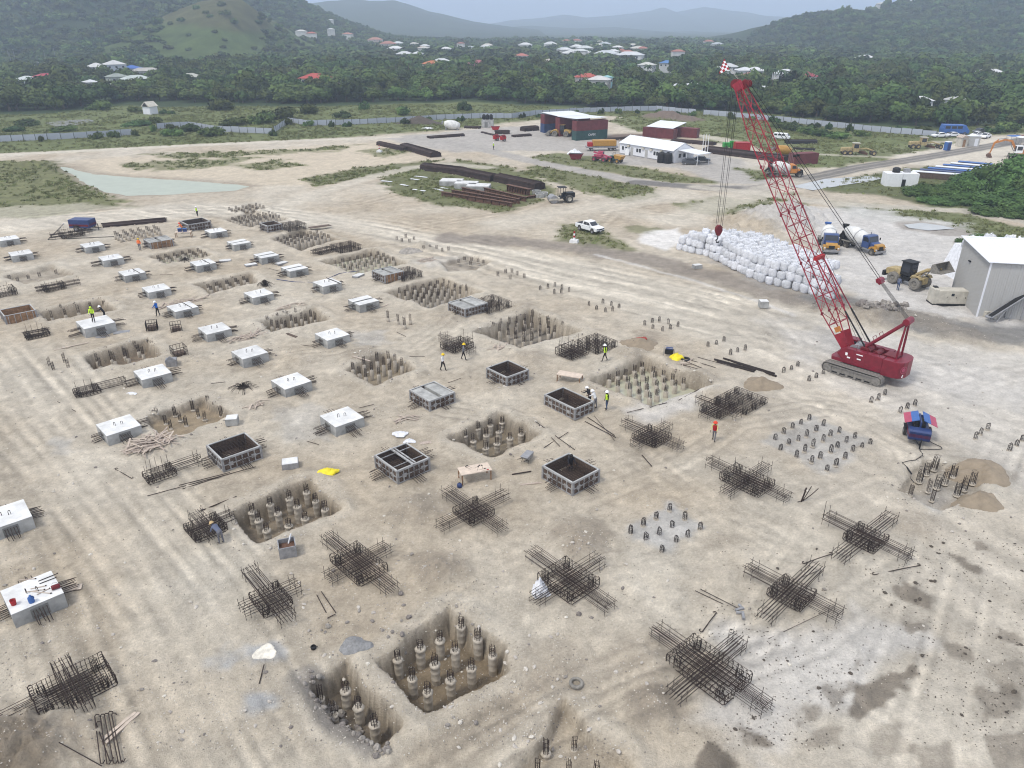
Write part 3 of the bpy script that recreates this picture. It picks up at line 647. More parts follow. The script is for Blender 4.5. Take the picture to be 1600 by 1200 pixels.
def palm_mesh(seed):
    rng = random.Random(seed); m = MB()
    for i in range(15):
        a = i * 2.4 + rng.random() * .4; e = rng.uniform(-.2, .9); pts = []
        for k in range(6):
            t = k / 5; pts.append(Vector((math.cos(a) * t * 1.0, math.sin(a) * t * 1.0, e * t - (.75 + .2 * e) * t * t)))
        side = Vector((-math.sin(a), math.cos(a), 0))
        for k in range(5):
            w0 = .16 * math.sin(math.pi * (.12 + .86 * k / 5)); w1 = .16 * math.sin(math.pi * (.12 + .86 * (k + 1) / 5)) + .01
            dz = Vector((0, 0, -.07))
            m.add([pts[k], pts[k + 1], pts[k + 1] + side * w1 + dz, pts[k] + side * w0 + dz], [(0, 1, 2, 3)])
            m.add([pts[k], pts[k + 1], pts[k + 1] - side * w1 + dz, pts[k] - side * w0 + dz], [(3, 2, 1, 0)])
    return m.mesh('palm_fronds', M['palm_leaf'])
CROWNS = [crown_mesh('broad_crown', 11 + i, 13, 620, .105, 1.0, .9, ('leaf_dark', 'leaf', 'leaf_light', 'leaf_dark', 'leaf', 'leaf')[i], lo=.25) for i in range(6)]
BUSHES = [crown_mesh('bush_crown', 31 + i, 10, 460, .11, 1.0, .62, 'leaf' if i % 2 else 'leaf_dark', lo=.12) for i in range(4)]
FARC = [crown_mesh('far_crown', 51 + i, 8, 130, .20, 1.0, .8, ('leaf_dark', 'leaf', 'leaf_light', 'leaf_dark', 'leaf')[i], lo=.25) for i in range(5)]
TRUNKS = [trunk_mesh('tree_trunk', 71 + i) for i in range(3)]
PALMS = [palm_mesh(91 + i) for i in range(3)]
pt = MB(); pt.tube([(0, 0, -.3), (.1, 0, 3), (.25, .05, 6), (.3, .05, 9)], [.22, .17, .14, .12], 6)
PALM_TRUNK = pt.mesh('palm_trunk', M['bark'], smooth=True)
rg = random.Random(5)
def tree(p, r, h, label, group, bush=False, name=None, k=None):
    o = thing(name or ('shrub' if bush else 'tree'), label, 'shrub' if bush else 'tree', p, rg.random() * 6.28, group)
    me = (BUSHES if bush else CROWNS)[rg.randrange(4 if bush else 6) if k is None else k]
    if bush:
        c = inst('crown', me, o, (0, 0, -.05 * h), (0, 0, 0), (r, r * rg.uniform(.85, 1.1), h * 1.25))
        inst('trunk', TRUNKS[rg.randrange(3)], o, (0, 0, -.1), (0, 0, 0), (h * .7, h * .7, h * .8))
    else:
        c = inst('crown', me, o, (0, 0, .12 * h), (0, 0, 0), (r, r * rg.uniform(.85, 1.12), h * .82))
        inst('trunk', TRUNKS[rg.randrange(3)], o, (0, 0, -.1), (0, 0, 0), (h * .9, h * .9, h * .9))
    return o
def palm(p, h, label, group):
    o = thing('palm_tree', label, 'palm tree', p, rg.random() * 6.28, group)
    inst('trunk', PALM_TRUNK, o, (0, 0, 0), (0, 0, 0), (1, 1, h / 9)); inst('crown', PALMS[rg.randrange(3)], o, (.3, .05, h), (0, 0, 0), 3.0 * rg.uniform(.85, 1.15))
    return o
# houses keep a small clearing
HOUSES = [  # name-ish, px, py of the roof middle, roof height, width m, depth m, roof colour, wall colour, storeys, label
 (493,118,7.0,14,10,(.50,.09,.075),(.66,.58,.46),1,'cream bungalow with red hipped roof among the left trees'),
 (676,97,7.5,12,9,(.62,.20,.09),(.72,.68,.62),1,'white house with orange hipped roof in the middle of the wood'),
 (746,96,8.0,12,9,(.40,.13,.15),(.50,.20,.26),2,'pink house with maroon roof beside a small blue roof'),
 (761,96,7.0,6,6,(.10,.22,.48),(.60,.60,.62),1,'small house with blue roof beside the pink house'),
 (70,118,6.5,12,9,(.52,.08,.12),(.50,.14,.16),1,'house with bright pink hipped roof at far left'),
 (150,101,8.0,11,10,(.74,.74,.72),(.62,.62,.60),1,'white-roofed house directly left of the two-storey villa'),
 (178,97,10.0,11,10,(.70,.70,.70),(.55,.58,.64),2,'pale two-storey villa with veranda beside a blue roof'),
 (206,104,7.0,9,8,(.06,.16,.52),(.45,.45,.45),1,'low house with vivid blue roof right of the villa'),
 (228,108,6.0,16,8,(.52,.50,.47),(.45,.44,.42),1,'long low grey roof right of the blue roof'),
 (182,117,6.5,9,7,(.34,.38,.34),(.42,.46,.42),1,'small grey-green gabled house below the villa'),
 (212,120,6.0,13,8,(.60,.66,.63),(.55,.55,.52),1,'pale green low roof right of the gabled house'),
 (141,126,6.0,5,6,(.76,.78,.80),(.6,.6,.6),1,'little white-roofed hut below the gabled house'),
 (174,132,5.0,5,4,(.76,.78,.80),(.6,.6,.6),1,'little white-roofed shed lowest in the left trees'),
 (297,117,6.5,11,8,(.52,.52,.46),(.45,.45,.40),1,'plain pale cream roof alone right of the villa group'),
 (42,121,6.0,9,7,(.70,.74,.74),(.55,.6,.6),1,'white roof just left of the pink hipped roof'),
 (917,117,7.5,11,8,(.52,.12,.09),(.6,.55,.5),1,'house with red gable roof beside tall palms'),
 (936,121,7.0,10,8,(.70,.69,.67),(.6,.58,.54),1,'white-roofed house right of the red gable'),
 (949,119,7.0,4,4,(.35,.62,.66),(.35,.62,.66),1,'tiny turquoise hut right of the red gable'),
 (1083,131,5.5,7,5,(.76,.78,.80),(.6,.6,.6),1,'long white shed roof half sunk in trees near boom tip'),
 (1057,132,5.5,4,4,(.76,.78,.80),(.6,.6,.6),1,'tiny white roof left of the long white shed roof'),
 (1123,107,8.0,11,9,(.74,.74,.73),(.70,.70,.70),2,'white two-storey house left of the flag'),
 (1139,101,8.0,10,9,(.66,.67,.68),(.68,.68,.70),2,'white flat house behind the boom flag'),
 (1164,107,7.5,9,8,(.78,.80,.82),(.66,.66,.66),1,'bright white roof immediately right of boom tip, left one'),
 (1180,107,7.5,10,8,(.78,.80,.82),(.66,.66,.66),1,'bright white roof immediately right of boom tip, right one'),
 (1175,116,7.5,13,9,(.40,.22,.18),(.50,.28,.25),1,'salmon-walled house just right of the boom head'),
 (1228,111,8.5,11,9,(.74,.76,.78),(.66,.66,.66),2,'white two-storey house left of the maroon roof'),
 (1258,115,8.5,11,9,(.36,.06,.09),(.64,.60,.58),2,'pale house with maroon hipped roof right of boom'),
 (1194,136,5.0,7,5,(.80,.82,.84),(.6,.6,.6),1,'low white shed roof in trees right of the boom'),
 (1440,153,5.5,7,6,(.82,.83,.84),(.6,.6,.6),1,'bright white roof in the wood under the right hill'),
 (1426,151,5.5,3.5,4,(.80,.81,.82),(.6,.6,.6),1,'tiny white roof left of the bright one under right hill'),
 (1497,153,5.5,8,5,(.55,.55,.54),(.5,.5,.5),1,'long grey-white roof in the wood under the right hill'),
 (1547,110,6.0,14,8,(.72,.72,.72),(.6,.6,.6),1,'long pale roof at the foot of the right hill'),
 (1590,116,6.0,12,8,(.72,.74,.76),(.6,.6,.6),1,'pale roof at the right edge below the hill'),
 (903,80,8.5,26,14,(.74,.75,.75),(.6,.6,.6),1,'long white warehouse roof in the mid-distance town'),
 (948,81,8.5,20,12,(.66,.70,.72),(.6,.6,.6),1,'second long white warehouse roof right of the first'),
 (985,83,8.0,22,12,(.72,.74,.76),(.6,.6,.6),1,'third long white warehouse roof, rightmost of the three'),
 (1042,96,7.0,9,8,(.12,.26,.55),(.55,.55,.55),1,'house with blue roof in the middle of the town'),
 (1011,99,7.0,10,8,(.66,.66,.62),(.55,.55,.55),1,'cream roof left of the blue roof in the town'),
 (815,85,7.5,10,8,(.55,.20,.16),(.55,.50,.45),1,'reddish roof at the left of the town trees'),
 (860,94,7.5,12,9,(.60,.55,.48),(.6,.55,.5),1,'tan roof in the town left of the cream roofs'),
 (632,82,8.0,14,10,(.72,.73,.74),(.6,.6,.6),1,'white roof above the orange-roofed house'),
 (652,82,8.0,8,8,(.78,.79,.80),(.6,.6,.6),1,'small bright white roof above the orange-roofed house'),
 (690,93,7.0,12,8,(.70,.72,.73),(.6,.6,.6),1,'white roof right above the orange-roofed house'),
 (606,66,12.0,17,12,(.48,.22,.17),(.55,.5,.45),1,'reddish roof at the foot of the left hill'),
 (586,60,14.0,18,12,(.52,.26,.20),(.6,.5,.45),1,'pinkish roof highest at the left hill foot'),
]
HP = []
for h in HOUSES:
    p = G(h[0], h[1], h[2]); HP.append((p.x, p.y, max(h[3], h[4])))
def clear_of_houses(x, y, r):
    for hx, hy, w in HP:
        if abs(x - hx) < w * .5 + r * .5 and -26 < y - hy < w * .5 + r * .6 and (hy < 700): 
            if y > hy - w * .5 - r * .6 - 12 or rg.random() < .7: return False
    return True
# the wood behind the fence: the nearest trees singly, the rest as one mass
front_edge = gpts([(-500,178),(60,177),(110,170),(200,160),(330,162),(480,165),(620,160),(760,158),(900,168),(1000,172),(1100,176),(1180,176),(1300,192),(1400,198),(1480,204),(1580,200),(1700,200),(2200,205)])
fx = [p[0] for p in front_edge]; fy = [p[1] for p in front_edge]
pts = []; yv = 250.0
while yv < 1500:
    sp = 6.6 if yv < 480 else 7.6 if yv < 700 else 11
    xw = .72 * yv + 20; xv = -xw
    while xv < xw:
        x = xv + rg.uniform(-.4, .4) * sp; y = yv + rg.uniform(-.4, .4) * sp
        if y > np.interp(x, fx, fy) + 3 + 6 * vnoise(np.array([x * .03]), np.array([0.]), 3)[0]:
            r = sp * rg.choice((.45, .55, .62, .7, .8, 1.0)) * rg.uniform(.85, 1.15); pts.append((x, y, r))
        xv += sp
    yv += sp * .9
def hgt(r): return r * rg.uniform(.85, 1.45) + 1.0
pts = [p for p in pts if clear_of_houses(*p)]
def _px(x, y): return 800 + FPX * x / (y * _c + CAM_H * _s)
pts = [p for p in pts if not ((_px(p[0], p[1]) < 112 and (515 < p[1] < 690 or 830 < p[1] < 1010)))]
# lighter gaps in the canopy
pts = [p for p in pts if not (vnoise(np.array([p[0] * .012]), np.array([p[1] * .012]), 77)[0] > .80 and p[1] > 420)]
pts.sort(key=lambda p: p[1] - np.interp(p[0], fx, fy))
inview = [p for p in pts if abs(p[0]) < .69 * p[1] + 6]
single = set(inview[:215])
ZONES = [(-1e9, -110, 'broad green tree at the front of the wood, left of the knoll'), (-110, 0, 'broad green tree at the front of the wood behind the middle fence'),
         (0, 105, 'broad green tree at the front of the wood behind the container sheds'), (105, 1e9, 'broad green tree at the front of the wood under the right hill')]
for (x, y, r) in sorted(single, key=lambda p: p[1]):
    lab = next(l for a, b_, l in ZONES if a <= x < b_)
    tree((x, y, gz(x, y)), r, hgt(r) * .9, lab, lab.replace('broad green tree', 'trees'))
mass = [p for p in pts if p not in single]
def gn_scatter(name, P, S, RZ, IDX, meshes, label=None, cat=None, kind='stuff'):
    """ONE object of points that carry copies of a few source meshes (for what nobody could count)"""
    src = bpy.data.collections.new(name + '_sources'); 
    for i, me in enumerate(meshes):
        o = bpy.data.objects.new('%s_source_%02d' % (name, i), me); src.objects.link(o)
    me = bpy.data.meshes.new(name); me.vertices.add(len(P)); me.vertices.foreach_set('co', np.array(P, np.float32).ravel())
    a = me.attributes.new('scl', 'FLOAT_VECTOR', 'POINT'); a.data.foreach_set('vector', np.array(S, np.float32).ravel())
    a = me.attributes.new('rot', 'FLOAT_VECTOR', 'POINT'); a.data.foreach_set('vector', np.array(RZ, np.float32).ravel())
    a = me.attributes.new('pick', 'INT', 'POINT'); a.data.foreach_set('value', np.array(IDX, np.int32))
    o = link(bpy.data.objects.new(name, me)); tag(o, label, cat, None, kind)
    g = bpy.data.node_groups.new(name + '_nodes', 'GeometryNodeTree')
    g.interface.new_socket('Geometry', in_out='INPUT', socket_type='NodeSocketGeometry'); g.interface.new_socket('Geometry', in_out='OUTPUT', socket_type='NodeSocketGeometry')
    N = g.nodes.new; gi, go = N('NodeGroupInput'), N('NodeGroupOutput'); ip = N('GeometryNodeInstanceOnPoints'); ci = N('GeometryNodeCollectionInfo')
    ci.inputs['Collection'].default_value = src; ci.inputs['Separate Children'].default_value = True; ci.inputs['Reset Children'].default_value = True
    def attr(nm, ty):
        n = N('GeometryNodeInputNamedAttribute'); n.data_type = ty; n.inputs['Name'].default_value = nm; return n.outputs['Attribute']
    L = g.links.new; L(gi.outputs[0], ip.inputs['Points']); L(ci.outputs[0], ip.inputs['Instance']); ip.inputs['Pick Instance'].default_value = True
    L(attr('pick', 'INT'), ip.inputs['Instance Index']); L(attr('rot', 'FLOAT_VECTOR'), ip.inputs['Rotation']); L(attr('scl', 'FLOAT_VECTOR'), ip.inputs['Scale'])
    L(ip.outputs[0], go.inputs[0])
    md = o.modifiers.new('scatter', 'NODES'); md.node_group = g
    return o
def hill_points(H, sp, r0, lim=.0):
    Xh, Yh, Zh = H; out = []
    nv, nu = Xh.shape
    for i in range(nv - 1):
        if Yh[i, 0] > Yh[int(nv * .64), 0]: continue
        for j in range(nu - 1):
            ar = abs(Xh[i, j + 1] - Xh[i, j]) * abs(Yh[i + 1, j] - Yh[i, j]); n = ar / (sp * sp)
            n = int(n) + (rg.random() < n - int(n))
            for _ in range(n):
                a, b_ = rg.random(), rg.random(); x = Xh[i, j] * (1 - a) + Xh[i, j + 1] * a; y = Yh[i, j] * (1 - b_) + Yh[i + 1, j] * b_
                z = (Zh[i, j] * (1 - a) + Zh[i, j + 1] * a) * (1 - b_) + (Zh[i + 1, j] * (1 - a) + Zh[i + 1, j + 1] * a) * b_
                if abs(x) < .70 * y + 15: out.append((x, y, z - .5, r0 * rg.uniform(.6, 1.25)))
    return out
P, S, RT, ID = [], [], [], []
for (x, y, r) in mass:
    h = hgt(r) * (1 if y < 600 else .72); P.append((x, y, .1 * h)); S.append((r, r * rg.uniform(.85, 1.12), h * .85)); RT.append((0, 0, rg.random() * 6.28)); ID.append(rg.randrange(6) if y < 560 else 6 + rg.randrange(5))
gn_scatter('forest', P, S, RT, ID, CROWNS + FARC, 'dense green forest canopy stretching from the fence to the town', 'forest')
P, S, RT, ID = [], [], [], []
for (x, y, z, r) in hill_points(hillL, 10, 6) + hill_points(hillR, 9.5, 6):
    P.append((x, y, z)); S.append((r, r, r * rg.uniform(.8, 1.2))); RT.append((0, 0, rg.random() * 6.28)); ID.append(rg.randrange(5))
gn_scatter('hillside_forest', P, S, RT, ID, FARC, 'hazy green forest covering the two big hills', 'forest')
# bushes on the knoll
P, S, RT, ID = [], [], [], []
for (x, y, z, r) in hill_points(knoll, 9, 4.5):
    sx = 800 + FPX * x / (y * _c + (CAM_H - z) * _s)
    if sx < 250 or sx > 405 or rg.random() < .14: P.append((x, y, z)); S.append((r, r, r * .9)); RT.append((0, 0, rg.random() * 6.28)); ID.append(rg.randrange(5))
gn_scatter('knoll_undergrowth', P, S, RT, ID, FARC, 'bushes scattered over the flanks of the grassy knoll', 'undergrowth')
# shrubs of the field between wood and fence
FIELD_SHRUBS = [(155,172,6.5,4.8,'big rounded shrub left of the little shed'),(210,175,3.6,2.6,'low shrub directly left of the little shed'),(345,172,7.5,6.0,'big dark rounded shrub right of the little shed'),
 (262,178,4,2,'flat shrub right behind the little shed'),(483,178,5.5,5,'dark shrub left of the field, taller of a pair'),(535,184,5,3,'low shrub behind the fence corner'),(570,171,4.2,4,'rounded shrub in the field beyond the fence'),
 (628,180,4.4,4,'lone round shrub in the middle of the field'),(726,173,5.2,4.5,'round shrub near the field end by water tanks'),(440,186,8,5,'wide bush behind the fence corner'),(410,193,7,5,'wide bush left of the fence corner'),
 (365,196,6,3.4,'bush overgrowing the fence left of its corner'),(300,205,5,3,'bush leaning on the left fence'),(330,212,6,3.2,'broad bush before the left fence'),(270,212,5,2.6,'low bush before the left fence'),
 (45,196,6,2.5,'low shrub left of the reeds pond'),(100,205,6,2.2,'low shrub below the small dark pond'),(20,205,5,2,'low shrub near the left fence end'),(1240,204,5,3,'bush at fence right of the boom'),(1262,209,5.5,3,'second bush at fence right of the boom'),
 (1285,213,5,2.6,'third bush at fence right of the boom'),(1306,216,5,2.6,'fourth bush at fence right of the boom'),(1345,212,4,2.2,'bush in weeds behind the yellow machine'),(1220,200,4.5,2.6,'bush at fence directly right of the boom'),
 (1438,208,4,3,'bush before the white car at fence end'),(1418,209,3.5,2.5,'small bush left of the fence end'),(1480,196,8,7.5,'big tree-like bush by the blue van'),(1395,206,4,2.4,'small bush on the right fence'),
 (1570,205,6,4,'bush behind the parked cars'),(1550,208,5,3,'dry bush right of the parked cars'),(215,196,7,2.2,'low scrub below the little shed'),(240,192,5,2.4,'low scrub beside the little shed')]
for (px, py, r, h, lab) in FIELD_SHRUBS:
    p = G(px, py); tree((p.x, p.y, gz(p.x, p.y)), r * .72, h * .8, 'green ' + lab if 'dark' not in lab else lab, 'shrubs of the field and fence', bush=True)
# palms standing out of the canopy
for i in range(26):
    px, py = [(860,118),(872,120),(884,116),(845,122),(905,124),(928,118),(960,116),(1010,112),(700,112),(720,114),(640,104),(655,106),(740,110),(815,108),(1205,122),(1218,124),(1240,124),(1252,126),(1192,120),(1100,114),(1118,118),(780,112),(620,104),(985,112),(1060,110),(1275,128)][i]
    p = G(px, py + 26); palm((p.x, p.y, 0), rg.uniform(10, 13), 'tall palm rising above the canopy of the wood', 'palms above the canopy')

# the thick bank of bushes at the right edge (near, so finer leaves)
NEARB = [crown_mesh('near_bush_crown', 131 + i, 16, 2600, .055, 1.0, .8, 'leaf_near', lo=.1) for i in range(3)]
BANK = [(1585,302,5.6,6.6,'highest dark green bush on the right bank'),(1545,296,4.6,5.0,'dense bush on right bank just left of the highest'),(1510,300,4.2,3.6,'dense bush beside the blue-topped slabs'),(1480,306,3.6,2.6,'low bluish-green bush right of white cabin'),
        (1450,306,3.2,2.2,'low bush directly beside the white cabin'),(1425,304,2.8,1.6,'low creeper mound below the white cabin'),(1560,320,4.6,3.0,'wide bush in the middle of the right bank'),(1525,318,4.0,2.2,'low spreading bush in the middle of the right bank'),
        (1600,336,4.0,2.8,'lowest wide bush at the right edge'),(1490,318,3.4,1.5,'low creeper mound left on the right bank'),(1630,312,5.5,5.2,'tall bush cut by the right edge'),(1575,338,3.0,1.6,'low creeper mound at the foot of right bank'),(1640,340,4.5,3.0,'bush beyond the right edge foot'),(1540,334,3.0,1.3,'small creeper mound above the grass strip'),(1455,316,2.6,1.1,'small creeper mound in front of white cabin')]
for i, (px, py, r, h, lab) in enumerate(BANK[:12] + BANK[13:]):
    p = G(px, py); o = thing('bush', lab, 'bush', (p.x, p.y, gz(p.x, p.y)), rg.random() * 6.28, 'bushes of the right bank')
    inst('crown', NEARB[i % 3], o, (0, 0, -.1 * h), (0, 0, 0), (r, r, h * 1.12)); inst('trunk', TRUNKS[i % 3], o, (0, 0, -.1), (0, 0, 0), (h * .8,) * 3)
p = G(1430, 338)
for i, (px, py, r, h, lab) in enumerate(((1510,382,1.6,1.1,'small dark shrub left of the grey shed roof'),(1532,380,1.9,1.3,'shrub behind the grey shed roof'),(1560,384,2.2,1.2,'shrub behind the white bags on the shed'))):
    q = G(px, py); o = thing('bush', lab, 'bush', (q.x, q.y, 0), i, 'shrubs behind the grey shed'); inst('crown', NEARB[i % 3], o, (0, 0, -.1), (0, 0, 0), (r, r, h * 1.2)); inst('trunk', TRUNKS[0], o, (0, 0, -.1), (0, 0, 0), (h * .8,) * 3)
# rough grass: tufts wherever the soil carries grass
def tuft_mesh(seed, n=14):
    rng = random.Random(seed); m = MB()
    for i in range(n):
        a = rng.random() * 6.28; r = rng.random() * .5; x, y = r * math.cos(a), r * math.sin(a); h = rng.uniform(.5, 1.0); l = rng.uniform(-.35, .35); w = .10
        m.add([(x - w * math.sin(a), y + w * math.cos(a), 0), (x + w * math.sin(a), y - w * math.cos(a), 0), (x + l, y + l * .6, h)], [(0, 1, 2)])
    return m.mesh('grass_tuft', M['tuft'])
TUFTS = [tuft_mesh(i) for i in range(4)]
cand = np.where((GR > .55) & (Y < 330) & (np.abs(X) < .70 * Y + 5))[0]
rng = np.random.default_rng(3); wgt = (Y[cand] ** 1.5) * 1.0; wgt *= sstep(-.12, .12, fbm(X[cand] * .12, Y[cand] * .12, 99, 3)) + .15; wgt /= wgt.sum()
sel = rng.choice(cand, 15000, replace=True, p=wgt)
sc_ = rng.uniform(.35, 1.0, len(sel)) * (.5 + Y[sel] / 220) * .75
gn_scatter('grass', np.stack([X[sel] + rng.uniform(-1, 1, len(sel)), Y[sel] + rng.uniform(-1, 1, len(sel)), Z[sel] - .03], 1), np.stack([sc_ * 1.5, sc_ * 1.5, sc_ * .55], 1), np.stack([0 * sc_, 0 * sc_, rng.uniform(0, 6.28, len(sel))], 1), rng.integers(0, 4, len(sel)), TUFTS)

# ------------------------------------------------------------------ haze: one closed box of even air round everything
hz = MB(); hz.box((0, 6250, 173), (30000, 14500, 354))
hm = bpy.data.materials.new('haze_air'); hm.use_nodes = True; t = hm.node_tree; t.nodes.clear()
vo = t.nodes.new('ShaderNodeVolumePrincipled'); mo = t.nodes.new('ShaderNodeOutputMaterial')
vo.inputs['Color'].default_value = (.70, .82, 1.0, 1); vo.inputs['Density'].default_value = 0.00034; vo.inputs['Anisotropy'].default_value = .2
t.links.new(vo.outputs[0], mo.inputs['Volume'])
haze = hz.build('haze', hm); tag(haze, kind='stuff')
# ------------------------------------------------------------------ concrete pile caps
rs = random.Random(17)
CS = 2.62; CH = .92
def cap_body(groove, seed, w=CS, h=CH):
    m = MB(); r = w / 2; n = .42   # recess half width
    if not groove:
        m.box((0, 0, h / 2 - .2), (w, w, h + .4))
    else:
        g = .16
        m.box((-r + (w * .5 - g) / 2, 0, h / 2 - .2), (w * .5 - g, w, h + .4)); m.box((r - (w * .5 - g) / 2, 0, h / 2 - .2), (w * .5 - g, w, h + .4))
        m.box((0, 0, h / 2 - .32), (2 * g + .02, w - .1, h + .2))
    return m
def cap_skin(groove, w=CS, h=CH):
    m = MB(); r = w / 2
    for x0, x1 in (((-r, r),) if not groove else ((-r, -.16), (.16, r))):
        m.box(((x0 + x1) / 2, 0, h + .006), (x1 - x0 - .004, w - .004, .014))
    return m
CAPM = {}
for g in (0, 1):
    CAPM[g] = (cap_body(g, 1).mesh('cap_body', M['concrete']), cap_skin(g).mesh('cap_top_face', M['concrete_top']))
rc = MB(); rc.box((0, 0, 0), (.9, .03, .62)); RECESS = rc.mesh('joint_face', M['concrete_dark'])
lp = MB(); lp.tube([(-.07, 0, 0), (-.07, 0, .22), (-.03, 0, .28), (.03, 0, .28), (.07, 0, .22), (.07, 0, 0)], .02, 5); LOOP = lp.mesh('lifting_loop', M['rust_dark'])
def starter(n, L, seed):
    pass
def starter_bars(o, L, sides, w=CS, h=CH, n=5, mt=None):
    mt = mt or M['rust']
    for s in sides:
        a = s * math.pi / 2; q = Matrix.Rotation(a, 4, 'Z')
        for lay_ in (.24, h - .30):
            for i in range(n):
                y = (i - (n - 1) / 2) * .17 + rs.uniform(-.03, .03); l = L * rs.uniform(.8, 1.1)
                rod(o, q @ Vector((w / 2 - .02, y, lay_)), q @ Vector((w / 2 + l, y + rs.uniform(-.06, .06), lay_ - rs.uniform(.0, .12))), .024, mt, 'starter_bar', 4)
def cap(px, py, label, groove=0, sides=(0, 1, 2, 3), L=1.0, size=1.0, loops=2, strap=None, h=CH, top=None, rz=0):
    p = G(px, py, h); o = thing('foundation_block', label, 'concrete block', (p.x, p.y, 0), A2 + rz + rs.uniform(-.03, .03) + (math.pi / 2 if groove == 2 else 0), 'finished concrete pile caps')
    b, s = CAPM[1 if groove else 0]
    k = size * CS / CS
    inst('body', b, o, (0, 0, 0), (0, 0, 0), (k, k, h / CH)); inst('top_face', s, o, (0, 0, 0), (0, 0, 0), (k, k, h / CH))
    for i in range(4):
        a = i * math.pi / 2; inst('joint_face', RECESS, o, (math.cos(a) * CS * k / 2, math.sin(a) * CS * k / 2, h * .45), (0, 0, a + math.pi / 2), (1, 1, h / CH * 1.1))
    starter_bars(o, L, sides, CS * k, h)
    for i in range(loops): inst('lifting_loop', LOOP, o, ((-.25 + .5 * i) + (.45 if groove else 0) * (1 if i else -1), .1 * (-1) ** i, h), (0, 0, rs.random() * 3), 1.1)
    return o
ORD = ['first', 'second', 'third', 'fourth', 'fifth', 'sixth', 'seventh', 'eighth', 'ninth']
for i, (px, py) in enumerate([(144,382),(173,402),(206,425),(244,450),(285,479),(335,513),(390,550),(455,595),(534,651)]):
    o = cap(px, py, 'white-topped concrete cap, %s from the far end of the longest diagonal row' % ORD[i], L=rs.uniform(.8, 1.3))
    if i in (2, 4): rod(o, (.6, -1.25, CH + .03), (.5, 1.25, CH + .05), .04, M['rust_dark'], 'loose_rod')
for i, (px, py) in enumerate([(337,360),(373,378),(416,398),(460,418),(511,441),(568,469)]):
    o = cap(px, py, 'concrete cap with split top, %s from the far end of the grooved row' % ORD[i] if i in (1, 2, 3, 5) else 'white concrete cap, %s from the far end of the grooved row' % ORD[i], groove=(2 if i in (1, 2, 3, 5) else 0), L=rs.uniform(.8, 1.2), loops=0 if i in (1, 2, 3, 5) else 2)
    if i == 4: rod(o, (.9, -1.5, CH + .05), (.8, 1.6, CH + .05), .05, M['rust_dark'], 'loose_rod')
for px, py, lab in ((317,410,'white concrete cap in front of the flooded far-left pit, with a rod across'),(404,458,'white concrete cap between two rebar-filled pits left of centre'),(519,522,'white concrete cap above the four lone tall piles'),
                    (12,372,'white concrete cap at the left edge, farther of two there'),(32,395,'white concrete cap at the left edge, nearer of two there'),(238,581,'white concrete cap behind the flat pit at left'),
                    (185,664,'white concrete cap beside the heap of scrap timber'),(8,805,'white concrete cap cut by the left edge, bare top')):
    o = cap(px, py, lab, L=rs.uniform(.8, 1.3))
    if px == 317: rod(o, (.5, -1.25, CH + .03), (.35, 1.3, CH + .05), .04, M['rust_dark'], 'loose_rod')
TOOLCAP = cap(50, 925, 'concrete cap at lower left carrying buckets and loose tools', L=.9)
cap(149, 503, 'rough grey unfinished cap with a worker standing on it', size=1.18, L=1.3, h=1.05, loops=1).children[1].active_material
# ------------------------------------------------------------------ piles
PIL = MB(); PIL.lathe([(.0, -.02), (.24, 0), (.25, .05), (.245, .5), (.255, .8), (.25, .93), (.30, .95), (.31, 1.0), (.22, 1.03), (0, 1.01)], n=12)
PILE_SHAFTS = []
for i in range(4):
    q_ = random.Random(i + 3); m_ = MB(); kk = q_.uniform(.97, 1.12); m_.lathe([(0, -.02), (.24, 0), (.25, .05), (.24, .3), (.262, .33), (.245, .36), (.25, .62), (.265, .65), (.25, .68), (.252, .88), (.27 * kk, .91), (.29 * kk, .96), (.22, 1.0), (0, .97)], n=12)
    m_.v = [(x * q_.uniform(.95, 1.05), y * q_.uniform(.95, 1.05), z + (q_.uniform(-.05, .04) if z > .86 else 0)) for x, y, z in m_.v]; PILE_SHAFTS.append(m_.mesh('pile_shaft', M['concrete_pile'], smooth=True))
PL2 = MB(); PL2.lathe([(0, -.02), (.245, 0), (.25, .4), (.24, .97), (.2, 1.0), (0, 1.0)], n=10); PILE_PLAIN = PL2.mesh('pile_shaft_plain', M['concrete_pile'], smooth=True)
def crown(seed, n=7, h=.62, r=.16, bent=False, rings=3, mt='rust'):
    q = random.Random(seed); m = MB()
    for i in range(n):
        a = 2 * math.pi * i / n + q.random() * .2; l = h * q.uniform(.85, 1.1); x, y = r * math.cos(a), r * math.sin(a)
        pts = [(x, y, -.05), (x * 1.02, y * 1.02, l * .6), (x * q.uniform(.85, 1.15), y * q.uniform(.85, 1.15), l)]
        if bent: pts += [(x * .6, y * .6, l + .09), (x * .1, y * .1, l + .10)]
        m.tube(pts, .018, 4)
    for k in range(rings):
        z = h * (.18 + .3 * k); m.tube([(r * 1.06 * math.cos(a), r * 1.06 * math.sin(a), z + .01 * i) for i, a in enumerate(np.linspace(0, 2 * math.pi, 9))], .012, 3)
    return m.mesh('pile_rebar', M[mt])
CRN = [crown(i) for i in range(4)]; CRB = [crown(10 + i, bent=True, h=.46, r=.14, mt='rust_dark') for i in range(3)]; CRT = [crown(20 + i, h=.92, n=8, rings=3) for i in range(3)]; CRD = [crown(30 + i, h=1.0, n=10, r=.2, rings=4, mt='rust_dark') for i in range(2)]
PILES = []      # (x, y, zbase, ztop, kind, crowns, label, group)
def pile(p, zb, zt, crowns, label, group, shaft=True):
    zb = zb - .5 if zb < -.6 else zb
    PILES.append((p.x, p.y, zb, zt, crowns, label, group, shaft))
def piles_px(pts, zb, zt, crowns, label, group, shaft=True):
    for (x, y) in pts: pile(G(x, y, zt), zb, zt, crowns, label, group, shaft)
